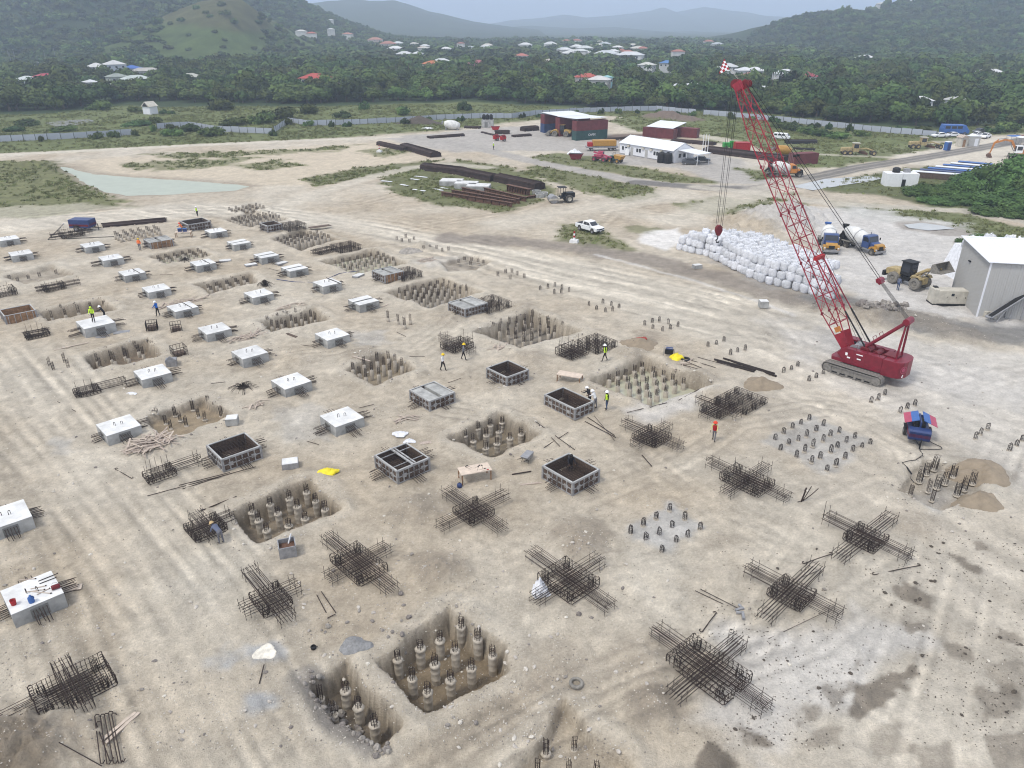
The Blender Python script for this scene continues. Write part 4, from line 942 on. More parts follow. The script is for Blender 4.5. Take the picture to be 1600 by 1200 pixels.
def piles_grid(c, nx, ny, sx, sy, zb, zt, crowns, label, group, shaft=True, skip=0.0):
    p0 = G(*c, zt)
    for i in range(nx):
        for j in range(ny):
            if rs.random() < skip: continue
            q = p0 + E2 * ((i - (nx - 1) / 2) * sx + rs.uniform(-.08, .08)) + E1 * ((j - (ny - 1) / 2) * sy + rs.uniform(-.08, .08)); pile(q, zb, zt, crowns, label, group, shaft)
piles_px([(622,1028),(656,1012),(687,998),(720,979),(747,998),(770,1022),(712,1016),(680,1037),(644,1058),(737,1042),(704,1060),(668,1082)], -1.35, -.30, CRN, 'thick bare concrete pile in the nearest big pit', 'piles of the nearest big pit')
piles_px([(539,1078),(560,1103),(585,1132)], -1.2, -.25, CRN, 'bare concrete pile in the small pit with grey rubble', 'piles of the rubble pit')
piles_px([(501,1092),(522,1118)], -1.0, -.7, CRT, 'rebar bundle sticking out of the grey rubble slope', 'rebar in the rubble pit')
piles_px([(422,788),(452,779),(479,768),(493,783),(508,797),(464,792),(435,803),(476,807),(450,818),(405,814),(417,830),(394,799)], -1.3, -.35, CRN, 'concrete pile in the square pit left of centre with yellow sheet beside', 'piles of the left square pit')
piles_px([(726,679),(746,670),(766,664),(784,658),(760,680),(780,675),(740,689),(759,699),(777,691),(797,684),(814,676)], -1.25, -.45, CRN, 'concrete pile in the pit at picture centre', 'piles of the central pit')
piles_grid((1016,594), 6, 5, 1.22, 1.22, -1.9, -.45, CRN, 'concrete pile standing in the flooded pit below the crane', 'piles of the flooded pit')
piles_grid((590,574), 4, 3, 1.35, 1.2, -.9, .05, CRT, 'tall thin rebar-topped pile in the shallow pit left of centre', 'piles of the shallow hollow')
piles_px([(247,654),(259,661),(267,669),(274,649),(282,658),(291,664),(302,641),(310,651),(320,656),(326,634),(336,641),(346,649)], -.72, -.60, CRT, 'rebar column on a thin disc in the flat brown pit', 'rebar columns of the flat pit')
piles_grid((196,555), 5, 3, 1.35, 1.1, -1.0, -.65, CRT, 'rebar column in the weedy brown pit at left', 'rebar columns of the weedy pit')
piles_px([(78,572),(84,578),(101,566),(107,574)], -.05, .05, CRT, 'lone rebar column left of the weedy pit', 'lone rebar columns at left')
piles_grid((456,502), 5, 3, 1.2, 1.1, -1.1, -.5, CRT, 'rebar column in the dark pit with plank beside it', 'rebar columns of the dark pit')
piles_grid((120,486), 5, 2, 1.4, 1.4, -1.0, -.6, CRT, 'rebar column in the long pit behind the hooded worker', 'rebar columns of the long pit')
piles_grid((354,444), 5, 3, 1.2, 1.1, -1.0, -.5, CRT, 'rebar column in the brown pit left of the grooved caps', 'rebar columns of the brown pit')
piles_grid((284,402), 6, 3, 1.15, 1.3, -1.2, -.2, CRN, 'concrete pile in the far-left pit with water', 'piles of the far-left water pit')
piles_grid((825,514), 6, 5, 1.2, 1.25, -1.5, -.60, CRT, 'slim dark pile in the wide dry pit above centre', 'piles of the wide dry pit')
piles_grid((678,457), 7, 5, 1.15, 1.2, -1.4, -.50, CRT, 'slim dark pile in the pit left of the wide dry pit', 'piles of the second wide pit')
piles_grid((570,410), 7, 4, 1.15, 1.3, -1.4, -.1, CRN, 'pale pile in the bright water pit before the grooved caps', 'piles of the bright water pit')
piles_grid((474,374), 7, 4, 1.1, 1.2, -.9, .35, CRN, 'upright pile in the dense far group behind the grooved row', 'piles of the dense far group')
piles_grid((400,342), 7, 4, 1.1, 1.2, -.7, .45, CRN, 'upright pile in the dense group near the haul road', 'piles of the group near the haul road')
piles_grid((215,364), 6, 3, 1.15, 1.25, -.1, .75, CRN, 'upright tan pile beside the orange-vested worker', 'piles beside the orange worker')
piles_grid((385,327), 5, 3, 1.3, 1.4, -.6, .1, CRN, 'upright pile in the farthest small group', 'piles of the farthest group')
piles_px([(15,436),(28,440),(45,436),(62,432),(88,428),(100,424)], -.6, -.5, CRT, 'rebar column in the shallow pit at the left edge', 'rebar columns of the left edge pit')
piles_px([(1211,687),(1224,677),(1238,669),(1251,663),(1264,656),(1219,703),(1232,694),(1247,688),(1260,682),(1275,673),(1286,666),(1244,714),(1257,705),(1270,697),(1286,689),(1297,681),(1311,676),(1268,722),(1281,716),(1298,706),(1308,699),(1322,691),(1335,685),(1292,735),(1306,727),(1320,716),(1332,705),(1346,701),(1359,694)], -.1, .03, CRB, 'short bent-bar pile top in the large dusty group right of centre', 'pile tops of the large dusty group')
piles_px([(1046,797),(1025,810),(1070,811),(1005,821),(1050,824),(1094,826),(985,833),(1030,836),(1074,839),(1009,843),(1056,847),(1034,862)], -.1, .03, CRB, 'short bent-bar pile top in the grey ring of twelve', 'pile tops of the grey ring')
piles_px([(1436,752),(1447,740),(1459,733),(1489,744),(1476,755),(1464,762),(1519,755),(1506,765),(1495,773)], -.3, -.15, CRD, 'tall dark rebar-wrapped pile in the hollow below the compressor', 'dark piles below the compressor')
piles_px([(1422,773),(1450,768),(1456,782)], -.3, -.2, CRT, 'loose rebar bundle at the hollow below the compressor', 'rebar bundles below the compressor')
piles_px([(897,1166),(853,1178),(839,1206),(889,1206),(931,1206)], -.8, -.55, CRT, 'rebar cage column in the trench at the bottom edge', 'rebar columns at the bottom edge')
for pts, lab in (([(1382,617),(1372,624),(1361,628),(1429,633),(1417,638),(1406,644)], 'pile top between the crane and the blue compressor'), ([(1543,670),(1532,678),(1524,685),(1597,688),(1588,696),(1577,703)], 'pile top right of the blue compressor'),
                 ([(1106,542),(1119,539),(1131,534),(1141,554),(1152,550),(1164,547)], 'pile top above the steel beams left of the crane'), ([(1246,572),(1236,578),(1224,582),(1286,584),(1275,590),(1264,595)], 'pile top just in front of the crane track'),
                 ([(1007,508),(1019,504),(1030,502),(1044,506),(1059,511),(1020,514),(1035,517),(1047,514)], 'pile top in the ring of eight on the haul road edge'), ([(920,478),(942,474),(955,478),(967,481),(932,484),(946,487),(957,486)], 'pile top in the ring right of the wide dry pit'),
                 ([(844,453),(856,449),(867,448),(878,452),(889,456),(866,459),(877,458)], 'pile top in the ring behind the wide dry pit'), ([(778,431),(790,427),(800,426),(808,430),(819,434),(797,436)], 'pile top in the ring above the mat with dark posts'),
                 ([(717,411),(726,407),(737,408),(747,410),(755,412),(735,414)], 'pile top in the dark crater by the haul road'), ([(662,389),(672,388),(682,389),(691,393),(701,391)], 'pile top in the row above the crater'), ([(620,375),(634,371),(647,375),(628,378),(640,379)], 'pile top in the farthest ring by the haul road')):
    piles_px(pts, -.1, .04, CRB, lab.replace('pile top', 'short pile top with bent bars'), lab.replace('pile top', 'pile tops'))
piles_px([(606,497),(622,502),(632,508),(641,501)], -.05, .45, CRT, 'lone tall pile of the four left of the second wide pit', 'four lone tall piles')
PILES.sort(key=lambda q: q[1])
ns_v = MB()
for i, (x, y, zb, zt, cr, lab, grp, sh) in enumerate(PILES[:300]):
    if zt - zb > .6: zt += rs.uniform(-.16, .10)
    o = bpy.data.objects.new('pile', PILE_SHAFTS[i % 4] if (zt - zb > .6 and y < 60) else PILE_PLAIN); link(o); tag(o, lab, 'pile', grp)
    o.location = (x, y, zb); k = (.92 if cr is not CRB and cr is not CRT else .70) + rs.random() * .14; o.scale = (k, k, zt - zb); o.rotation_euler = (rs.uniform(-.02, .02), rs.uniform(-.02, .02), rs.random() * 6)
    c = inst('rebar_crown', cr[rs.randrange(len(cr))], o, (0, 0, 1.0), (0, 0, 0), (1.0 if cr is not CRB else 1.25, 1.0 if cr is not CRB else 1.25, 1.0 / (zt - zb) * rs.uniform(.85, 1.12)))
rest = PILES[300:]
if rest:
    gn_scatter('far_piles', [(q[0], q[1], q[2]) for q in rest] + [(q[0], q[1], q[3]) for q in rest], [(1, 1, q[3] - q[2]) for q in rest] + [(1, 1, .9) for q in rest],
               [(0, 0, rs.random() * 6) for q in rest * 2], [0] * len(rest) + [1] * len(rest), [PILE_PLAIN, CRN[0]], 'distant upright concrete piles beyond the nearest ones', 'piles')
# ------------------------------------------------------------------ rebar cages
_ub = {}
def u_bar(L, h, r=.022):
    k = (round(L, 2), round(h, 2), r)
    if k not in _ub:
        m = MB(); b = .09
        pts = [(-L / 2 + .16, 0, h - .02), (-L / 2 + .06, 0, h), (-L / 2, 0, h - b), (-L / 2, 0, b), (-L / 2 + b, 0, 0), (L / 2 - b, 0, 0), (L / 2, 0, b), (L / 2, 0, h - b), (L / 2 - .06, 0, h), (L / 2 - .16, 0, h - .02)]
        _ub[k] = m.tube(pts, r, 4).mesh('hooked_bar', M['rust'])
    return _ub[k]
def cage(px, py, label, wx, wy, h=.55, lx=0, ly=0, ox=0, oy=0, nx=6, ny=6, posts=4, sp=.27, tall=(), z0=.08, rz=0, dark=False, layers=(.22, .62), bw=.86):
    """basket wx by wy of hooked bars, crossed by long bars lx (along X) and ly (along Y)"""
    p = G(px, py, h * .5); o = thing('rebar_cage', label, 'rebar cage', (p.x, p.y, z0), A2 + rz + rs.uniform(-.06, .06), 'rebar cages')
    for i in range(max(2, int(wy / sp) + 1)):
        y = -wy / 2 + wy * i / max(1, int(wy / sp)); inst('hooked_bar', u_bar(wx, h), o, (rs.uniform(-.03, .03), y, rs.uniform(-.01, .01)), (0, 0, rs.uniform(-.02, .02)))
    for i in range(max(2, int(wx / sp) + 1)):
        x = -wx / 2 + wx * i / max(1, int(wx / sp)); inst('hooked_bar', u_bar(wy, h), o, (x, rs.uniform(-.03, .03), .035), (0, 0, math.pi / 2 + rs.uniform(-.02, .02)))
    for s in (-1, 1):
        for z in (h - .03, h * .5): rod(o, (-wx / 2, s * wy / 2, z), (wx / 2, s * wy / 2, z), .015, M['rust'], 'tie_bar', 4); rod(o, (s * wx / 2, -wy / 2, z), (s * wx / 2, wy / 2, z), .015, M['rust'], 'tie_bar', 4)
    for (L, off, along, n) in ((lx, ox, 0, nx), (ly, oy, 1, ny)):
        if not L: continue
        for li, z in enumerate(layers):
            for i in range(n):
                y = (i - (n - 1) / 2) * bw / (n - 1) + rs.uniform(-.025, .025); a = -L / 2 + off + rs.uniform(-.12, .12); b_ = L / 2 + off + rs.uniform(-.12, .12); dz = rs.uniform(-.05, .03); d2 = rs.uniform(-.07, .07)
                q0, q1 = ((a, y, z), (b_, y + d2, z + dz)) if along == 0 else ((y, a, z + .05), (y + d2, b_, z + dz + .05))
                rod(o, q0, q1, .0195, M['rust'], 'long_bar', 4)
        for e in (-1, 1):
            for q in (.96, .80):
                x = off + e * L / 2 * q
                if abs(x) < (wx if along == 0 else wy) / 2 + .2: continue
                hh = layers[1] + rs.uniform(.1, .45)
                for s in (-1, 1):
                    b0 = (x, s * bw * .5, -.06); b1 = (x + rs.uniform(-.05, .05), s * bw * .5, hh)
                    if along: b0 = (b0[1], b0[0], b0[2]); b1 = (b1[1], b1[0], b1[2])
                    rod(o, b0, b1, .014, M['rust_dark'], 'stirrup_leg', 4)
                z = layers[1] - .02; b0, b1 = (x, -bw * .52, z), (x, bw * .52, z)
                if along: b0 = (b0[1], b0[0], z); b1 = (b1[1], b1[0], z)
                rod(o, b0, b1, .014, M['rust_dark'], 'stirrup_tie', 4)
    pp = [(-.36, -.36), (.36, .36), (-.36, .36), (.36, -.36), (0, 0), (0, .38), (0, -.38), (.38, 0), (-.38, 0)][:posts]
    for (a, b_) in pp: inst('pile_rebar', CRD[rs.randrange(2)], o, (a * wx, b_ * wy, 0), (rs.uniform(-.05, .05), rs.uniform(-.05, .05), rs.random() * 6), (.9, .9, .62))
    for (x, y, hh) in tall: rod(o, (x, y, 0), (x + rs.uniform(-.06, .06), y + rs.uniform(-.06, .06), hh), .016, M['rust_dark'], 'upright_bar', 4)
    return o
def span(a, b, h=.5): return (G(*a, h) - G(*b, h)).length
cage(1106,1046,'large rebar cage crossing at the lower right of centre', 2.3, 3.6, .62, span((1028,1085),(1145,1003)), span((1003,985),(1186,1105)), ny=7, posts=4)
cage(1236,930,'rebar cage below the right middle with hooked bar beside', 1.9, 2.0, .5, span((1185,966),(1283,892)), span((1166,886),(1308,970)), posts=3)
cage(1352,842,'rebar cage at right with tilted tall uprights', 2.0, 2.0, .5, span((1306,868),(1398,806)), span((1290,806),(1426,872)), oy=0, posts=3, tall=[(.2, 3.0, 1.3), (-.3, -2.8, 1.3)])
cage(1166,752,'dense rebar cage with dark posts left of the dusty pile group', 2.1, 3.2, .6, 5.4, span((1102,722),(1222,786)), posts=5, tall=[(.5, 1.4, 1.4), (-.2, 1.0, 1.5)])
cage(1018,683,'rebar cage in front of the flooded pit', 2.2, 2.2, .5, 4.6, span((972,664),(1060,706)), ny=7, posts=2)
cage(740,800,'cross-shaped rebar cage below the wooden table', 2.0, 2.0, .5, span((686,826),(797,777)), span((697,772),(793,832)), ny=7, posts=2)
cage(888,906,'rebar cage with white sack beside it, lower centre', 2.4, 2.8, .6, span((836,936),(944,872)), span((834,866),(975,948)), ny=7, posts=4)
cage(560,880,'long rebar cage right of the left square pit', 2.0, 3.2, .6, span((518,896),(618,851)), span((512,840),(608,930)), ny=7, posts=3)
cage(424,940,'narrow rebar cage left of the long one, lower left', 1.7, 2.0, .5, span((392,942),(486,911)), span((384,906),(456,984)), oy=.4, nx=5, posts=2)
cage(114,1072,'big basket cage with rounded hooks in the lower left corner', 3.4, 2.05, .75, 5.6, 4.0, ox=-2.0, oy=0, nx=7, ny=6, posts=4, sp=.20)
cage(322,826,'rebar cage that a stooping worker is tying, by left pit', 2.1, 1.9, .5, 2.9, 3.4, posts=4, ox=.4)
cage(250,742,'rebar cage with tall uprights below the timber heap', 2.0, 1.3, .5, 3.6, 0, ox=1.2, posts=2, tall=[(-.7, .4, 1.5), (-.4, .5, 1.4), (.0, .45, 1.5), (.4, .5, 1.3), (.8, .4, 1.4), (-.9, .0, 1.2)])
cage(136,612,'small dark rebar cage at left beside a plaster puddle', 2.0, 1.2, .5, 4.2, 0, ox=1.2, posts=3, tall=[(-.7, .4, 1.2), (0, .45, 1.3), (.6, .4, 1.2)])
cage(58,522,'small rebar cage with uprights left of the unfinished cap', 2.2, 1.5, .5, 2.4, 0, posts=3, tall=[(-.8, .4, 1.5), (-.3, .5, 1.3), (.2, .45, 1.5), (.7, .4, 1.2)])
cage(84,448,'rebar cage with arched hoops in front of the left edge pit', 2.4, 1.6, .7, 5.0, 0, ox=.5, posts=4, tall=[(-.8, .4, 1.2), (.6, .5, 1.1)])
cage(6,456,'rebar cage cut by the left edge, upper left', 2.4, 2.2, .8, 0, 0, posts=4, tall=[(-.8, .4, 1.4), (.6, .5, 1.5)])
cage(714,540,'rusty rebar cage with two walking workers beside it', 2.6, 2.2, .6, 3.6, 5.4, posts=3, tall=[(-1.4, 1, 1.7), (-.8, 1.6, 1.5), (1.2, .4, 1.6), (1.6, -.6, 1.5), (-1.5, -.4, 1.6)])
cage(894,549,'upright rebar thicket beside the mat with dark posts', 2.6, 2.2, .8, 3.0, 3.0, posts=2, tall=[(-1.2, .6, 1.7), (-.4, 1.1, 1.8), (.5, 1.0, 1.7), (1.2, .3, 1.8), (-1.0, -.8, 1.6), (1.2, -.9, 1.7), (.2, -1.2, 1.6)])
cage(1122,640,'lower rebar cage between the flooded pit and red-helmet worker', 2.6, 2.0, .6, 4.6, 4.2, nx=5, ny=5, posts=3)
cage(506,392,'small dark rebar heap below the dense far pile group', 2.4, 1.6, .6, 4.0, 0, posts=2)
cage(112,366,'dark tangled rebar cage beside the far blue and red compressor', 3.2, 2.6, .9, 6.0, 0, posts=6, tall=[(-.8, .4, 1.5), (.6, .5, 1.4)])
def rebar_mat(px, py, label, wx, wy, posts, h=.95, sp=.26):
    p = G(px, py, .6); o = thing('rebar_mat', label, 'rebar mat', (p.x, p.y, .05), A2, 'rebar mats on posts')
    n = int(wy / sp)
    for z in (.12, h):
        for i in range(n + 1): rod(o, (-wx / 2, -wy / 2 + wy * i / n, z), (wx / 2, -wy / 2 + wy * i / n, z), .020, M['rust'], 'mat_bar', 4)
        n2 = int(wx / sp)
        for i in range(n2 + 1): rod(o, (-wx / 2 + wx * i / n2, -wy / 2, z + .03), (-wx / 2 + wx * i / n2, wy / 2, z + .03), .020, M['rust'], 'mat_bar', 4)
    for i in range(int(wx / sp / 2) + 1):
        for s in (-1, 1): rod(o, (-wx / 2 + 2 * sp * i, s * wy / 2, .1), (-wx / 2 + 2 * sp * i, s * wy / 2, h), .018, M['rust'], 'side_bar', 4)
    for i in range(int(wy / sp / 2) + 1):
        for s in (-1, 1): rod(o, (s * wx / 2, -wy / 2 + 2 * sp * i, .1), (s * wx / 2, -wy / 2 + 2 * sp * i, h), .018, M['rust'], 'side_bar', 4)
    for a in range(posts[0]):
        for b_ in range(posts[1]):
            inst('pile_rebar', CRD[rs.randrange(2)], o, ((a / max(1, posts[0] - 1) - .5) * wx * .82, (b_ / max(1, posts[1] - 1) - .5) * wy * .82, 0), (0, 0, rs.random() * 6), (1.0, 1.0, h * 1.02))
rebar_mat(1158,622,'square rebar mat on dark posts right of the flooded pit', 3.4, 3.2, (3, 3), .55)
rebar_mat(932,535,'square rebar mat on dark posts behind the vested worker', 3.0, 3.0, (3, 3), .75)
rebar_mat(766,474,'dark rebar mat beside the filled formwork above centre', 3.6, 3.4, (3, 3), .75, .3)
rebar_mat(634,427,'dark rebar mat right of the wooden-fronted formwork', 3.2, 3.2, (3, 3), .75, .3)
rebar_mat(540,385,'dark rebar mat below the dense far piles', 3.6, 3.2, (3, 3), .75, .3)
rebar_mat(458,353,'dark rebar mat next to the farthest open formwork', 3.2, 3.0, (3, 3), .9, .32)
# ------------------------------------------------------------------ formwork boxes
_fp = {}
def form_panel(L, h, wood):
    k = (round(L, 2), round(h, 2), wood)
    if k not in _fp:
        m = MB(); t = .05
        m.mat(1).box((0, 0, h / 2), (L, t, h))
        if not wood:
            m.mat(0)
            for z in (.05, h * .5, h - .05): m.box((0, -.05, z), (L, .06, .07))
            n = max(2, int(L / .45))
            for i in range(n + 1): m.box((-L / 2 + .04 + (L - .08) * i / n, -.055, h / 2), (.06, .075, h - .02))
            for s in (-1, 1): m.box((s * L * .30, -.06, h * .5), (.34, .05, .30))
        else:
            m.mat(0)
            for i in range(5): m.box((-L / 2 + L * (i + .5) / 5, -.045, h / 2), (.06, .06, h))
        _fp[k] = m.mesh('form_panel', [M['form_steel'], M['ply'] if wood else M['form_dark']])
    return _fp[k]
def form(px, py, label, wx, wy, h=1.0, wood=(), fill=None, slots=False, rebar=True, L=1.0, sides=(0, 1, 2, 3), split=False):
    p = G(px, py, h); o = thing('formwork', label, 'formwork', (p.x, p.y, 0), A2, 'formwork boxes')
    for i, (w, d) in enumerate(((wx, wy), (wy, wx), (wx, wy), (wy, wx))):
        a = i * math.pi / 2; x, y = math.sin(a) * d / 2, -math.cos(a) * d / 2
        inst('panel', form_panel(w, h, i in wood), o, (x, y, 0), (0, 0, a))
        rm = 'rim'; q = inst('rim_rail', RAIL, o, (x, y, h), (0, 0, a), (w + .12, 1, 1))
    for sx in (-1, 1):
        for sy in (-1, 1): inst('corner_post', POSTM, o, (sx * wx / 2, sy * wy / 2, 0), (0, 0, 0), (1, 1, h + .02))
    if fill:
        for x0, x1 in (((-wx / 2 + .03, wx / 2 - .03),) if not split else ((-wx / 2 + .03, -.18), (.18, wx / 2 - .03))):
            m = MB(); m.box(((x0 + x1) / 2, 0, h * .5 - .01), (x1 - x0, wy - .06, h * .96)); m.build('fresh_concrete', M['concrete_top'] if fill == 1 else M['concrete'], o)
    elif rebar:
        for lay_ in (.2, h * .72):
            n = int(wy / .24)
            for i in range(1, n): rod(o, (-wx / 2 + .06, -wy / 2 + wy * i / n, lay_), (wx / 2 - .06, -wy / 2 + wy * i / n, lay_), .018, M['rust'], 'inner_bar', 4)
            n = int(wx / .24)
            for i in range(1, n): rod(o, (-wx / 2 + wx * i / n, -wy / 2 + .06, lay_ + .04), (-wx / 2 + wx * i / n, wy / 2 - .06, lay_ + .04), .018, M['rust'], 'inner_bar', 4)
        for a, b_ in ((-.3, -.3), (.3, .3), (-.3, .3), (.3, -.3)): inst('pile_rebar', CRD[0], o, (a * wx, b_ * wy, 0), (0, 0, a), (1, 1, .7))
        m = MB(); m.box((0, 0, .04), (wx - .1, wy - .1, .06)); m.build('blinding', M['form_dark'], o)
    if slots:
        m = MB(); m.box((0, 0, h + .05), (.16, wy + .2, .08)); m.build('cross_beam', M['form_steel'], o)
        m = MB(); m.box((.26, 0, h + .05), (.10, wy + .2, .07)); m.build('cross_beam', M['form_steel'], o)
        for s in (-.28, .28): m = MB(); m.box((0, s * wy, h + .0), (wx, .05, .06)); m.build('cross_bar', M['form_steel'], o)
    if L: starter_bars(o, L, sides, (wx + wy) / 2 + .1, h)
    return o
mk('rim_steel', (.46, .46, .45), .7, var=.35, scale=2)
rl = MB(); rl.box((0, 0, .03), (1, .10, .06)); RAIL = rl.mesh('rim_rail', M['rim_steel'])
po = MB(); po.box((0, 0, .5), (.17, .17, 1)); POSTM = po.mesh('corner_post', M['grey_metal'])
form(892,731,'steel formwork box full of dark rebar, nearest the centre', 2.65, 3.0, 1.05)
form(628,714,'steel formwork box with paired cross beams, left of wooden table', 2.75, 2.9, 1.05, slots=True, L=1.2)
form(889,622,'long steel formwork with workers leaning on it, by flooded pit', 2.2, 3.6, 1.0, L=0)
form(793,577,'square steel formwork left of the trestle table', 2.6, 2.8, 1.0, L=.8)
form(675,611,'steel formwork filled with pale concrete left of centre', 2.6, 2.9, 1.0, fill=2, split=True, L=1.0)
form(365,697,'steel formwork full of rebar beside the small grey block', 2.95, 2.75, 1.05, L=1.0)
form(27,484,'plywood formwork box at the left edge', 3.0, 2.6, 1.0, wood=(0, 1, 2, 3), L=0, rebar=False)
form(606,424,'filled formwork with brown wooden front by the bright water pit', 2.8, 2.9, 1.0, wood=(0,), fill=2, split=True, L=.8, sides=(2,))
form(731,474,'filled steel formwork with grey top beside a dark mat', 3.2, 3.0, 1.0, fill=2, split=True, L=.6, sides=(2,))
form(423,350,'farthest open formwork with white rims and dark inside', 2.4, 2.6, 1.0, L=.7, rebar=False)
form(247,374,'filled formwork with brown plank front beside the orange worker', 3.2, 2.8, 1.0, wood=(0,), fill=2, split=True, L=.8)
form(305,346,'far formwork with dark rebar and a worker behind it', 3.6, 3.4, 1.1, L=.8)
# ------------------------------------------------------------------ the crawler crane
def V(*a): return Vector(a)
CR = thing('crawler_crane', 'red crawler crane with tall lattice boom and hanging hook', 'crane', (33.2, 65.6, 0.0), R(133.6))
sh = MB(); sh.box((0, 0, 0), (.30, .78, .05)); sh.box((.10, 0, .035), (.05, .78, .04)); SHOE = sh.mesh('track_shoe', M['track_steel'])
def crawler(parent, y, L, r, w, n, name='track'):
    f = MB(); f.box((0, y, r), (L - .6, w * .62, r * 1.1)); f.box((0, y, r * 1.62), (L - 1.2, w * .9, .10))
    for s in (-1, 1): f.cyl((s * (L / 2 - r), y - w * .42, r), (s * (L / 2 - r), y + w * .42, r), r * .86, n=14)
    for i in range(6): f.cyl((-(L - 2 * r) / 2 + (L - 2 * r) * (i + .5) / 6, y - w * .45, r * .36), (-(L - 2 * r) / 2 + (L - 2 * r) * (i + .5) / 6, y + w * .45, r * .36), r * .28, n=8)
    tk = f.build(name, M['track_steel'], parent)
    s_ = L - 2 * r; per = 2 * s_ + 2 * math.pi * r
    for i in range(n):
        d = per * i / n
        if d < s_: p, a = (-s_ / 2 + d, y, .03), math.pi
        elif d < s_ + math.pi * r: t_ = (d - s_) / r; p, a = (s_ / 2 + r * math.sin(t_), y, r - r * math.cos(t_) + .03), math.pi - t_
        elif d < 2 * s_ + math.pi * r: p, a = (s_ / 2 - (d - s_ - math.pi * r), y, 2 * r + .03), 0
        else: t_ = (d - 2 * s_ - math.pi * r) / r; p, a = (-s_ / 2 - r * math.sin(t_), y, r + r * math.cos(t_) + .03), -t_
        inst('track_shoe', SHOE, tk, p, (0, a, 0), (1, w / .78, 1))
    return tk
for y in (-1.75, 1.75): crawler(CR, y, 5.6, .48, .80, 40)
m = MB(); m.box((0, 0, .72), (2.6, 3.0, .5)); m.cyl((0, 0, .9), (0, 0, 1.12), 1.1, n=24); m.build('undercarriage', M['track_steel'], CR)
# house with rounded counterweight
out = [(2.3, -1.5), (2.5, -1.1), (2.5, 1.1), (2.3, 1.5)] ; rear = [(-3.3, 1.5), (-3.75, 1.35), (-4.05, 1.0), (-4.2, .5), (-4.2, -.5), (-4.05, -1.0), (-3.75, -1.35), (-3.3, -1.5)]
ol = out + rear
def plate(ol, z0, z1):
    n = len(ol); q = MB(); q.add([(x, y, z0) for x, y in ol] + [(x, y, z1) for x, y in ol], [tuple(range(n - 1, -1, -1)), tuple(range(n, 2 * n))] + [(i, (i + 1) % n, n + (i + 1) % n, n + i) for i in range(n)]); return q
plate([(2.3, -1.48), (2.5, -1.1), (2.5, 1.1), (2.3, 1.48), (-2.3, 1.48), (-2.3, -1.48)], 1.12, 1.45).build('turntable_deck', M['crane_red'], CR, bevel=.02)
for s in (-1, 1):
    q = MB(); q.prof([(1.4, 1.451), (1.9, 1.9), (1.55, 2.35), (1.2, 2.6), (-2.3, 2.6), (-2.3, 1.451)] if s > 0 else [(1.0, 1.451), (1.0, 2.6), (-2.3, 2.6), (-2.3, 1.451)], s * 1.48 - (.62 if s > 0 else 0), s * 1.48 + (0 if s > 0 else .62))
    hs = q.build('machine_house', M['crane_red'], CR, bevel=.025)
    for (x, z, w, h_) in ((1.0, 2.05, .22, .28), (-.2, 2.28, .60, .10), (-.2, 1.85, .36, .12), (.75, 1.75, .30, .14)):
        q = MB(); q.box((x, s * 1.483, z), (w, .012, h_)); q.build('label_plate', M['white_paint'], hs)
    for x in (.35, -.75, -1.55):
        q = MB(); q.box((x, s * 1.482, 2.0), (.02, .012, .95)); q.build('door_seam', M['dark_red'], hs)
q = plate([(-2.31, 1.49)] + rear + [(-2.31, -1.49)], 1.0, 2.55); cw = q.build('counterweight', M['crane_red'], CR, bevel=.03)
q = MB(); q.lathe([(.30, 0), (.36, .01), (.36, .02), (.30, .02)], (-4.07, .98, 1.85), V(-.9, .45, 0), 20); q.lathe([(.02, 0), (.20, .01), (.20, .015), (.02, .015)], (-4.06, .98, 1.85), V(-.9, .45, 0), 16); q.build('emblem', M['pink_paint'], cw)
for (y, z) in ((1.0, 1.2), (.9, 1.32)):
    q = MB(); q.box((-4.06, y, z), (.08, .25, .09), Matrix.Rotation(R(20), 3, 'Z')); q.build('warning_plate', M['white_paint'], cw)
q = MB(); q.box((-.6, 0, 1.9), (3.0, 1.5, .85)); q.box((-2.6, .0, 2.62), (1.2, 1.3, .12)); q.build('deck_machinery', M['dark_red'], CR)
for x, r_ in ((.7, .45), (-.35, .5), (-1.3, .40)):
    q = MB(); q.cyl((x, -.7, 2.15 + r_ * .5), (x, .7, 2.15 + r_ * .5), r_ * .8, n=16); q.cyl((x, -.74, 2.15 + r_ * .5), (x, -.68, 2.15 + r_ * .5), r_, n=18); q.cyl((x, .68, 2.15 + r_ * .5), (x, .74, 2.15 + r_ * .5), r_, n=18); q.build('winch_drum', M['dark_red'] if x < .5 else M['grey_metal'], CR)
q = MB(); q.box((1.75, -1.2, 1.95), (1.5, .9, 1.6)); cb = q.build('cab', M['crane_red'], CR, bevel=.03)
q = MB(); q.box((2.51, -1.2, 2.15), (.03, .75, 1.0)); q.box((1.75, -1.66, 2.25), (1.2, .03, .7)); q.box((1.75, -.74, 2.25), (1.2, .03, .7)); q.build('cab_window', M['glass'], cb)
rw = MB()
for x in (1.1, .2, -.8, -1.9): rw.cyl((x, 1.40, 2.6), (x, 1.40, 3.1), .02, n=4)
rw.cyl((1.1, 1.40, 3.1), (-1.9, 1.40, 3.1), .02, n=4); rw.build('handrail', M['dark_red'], CR)
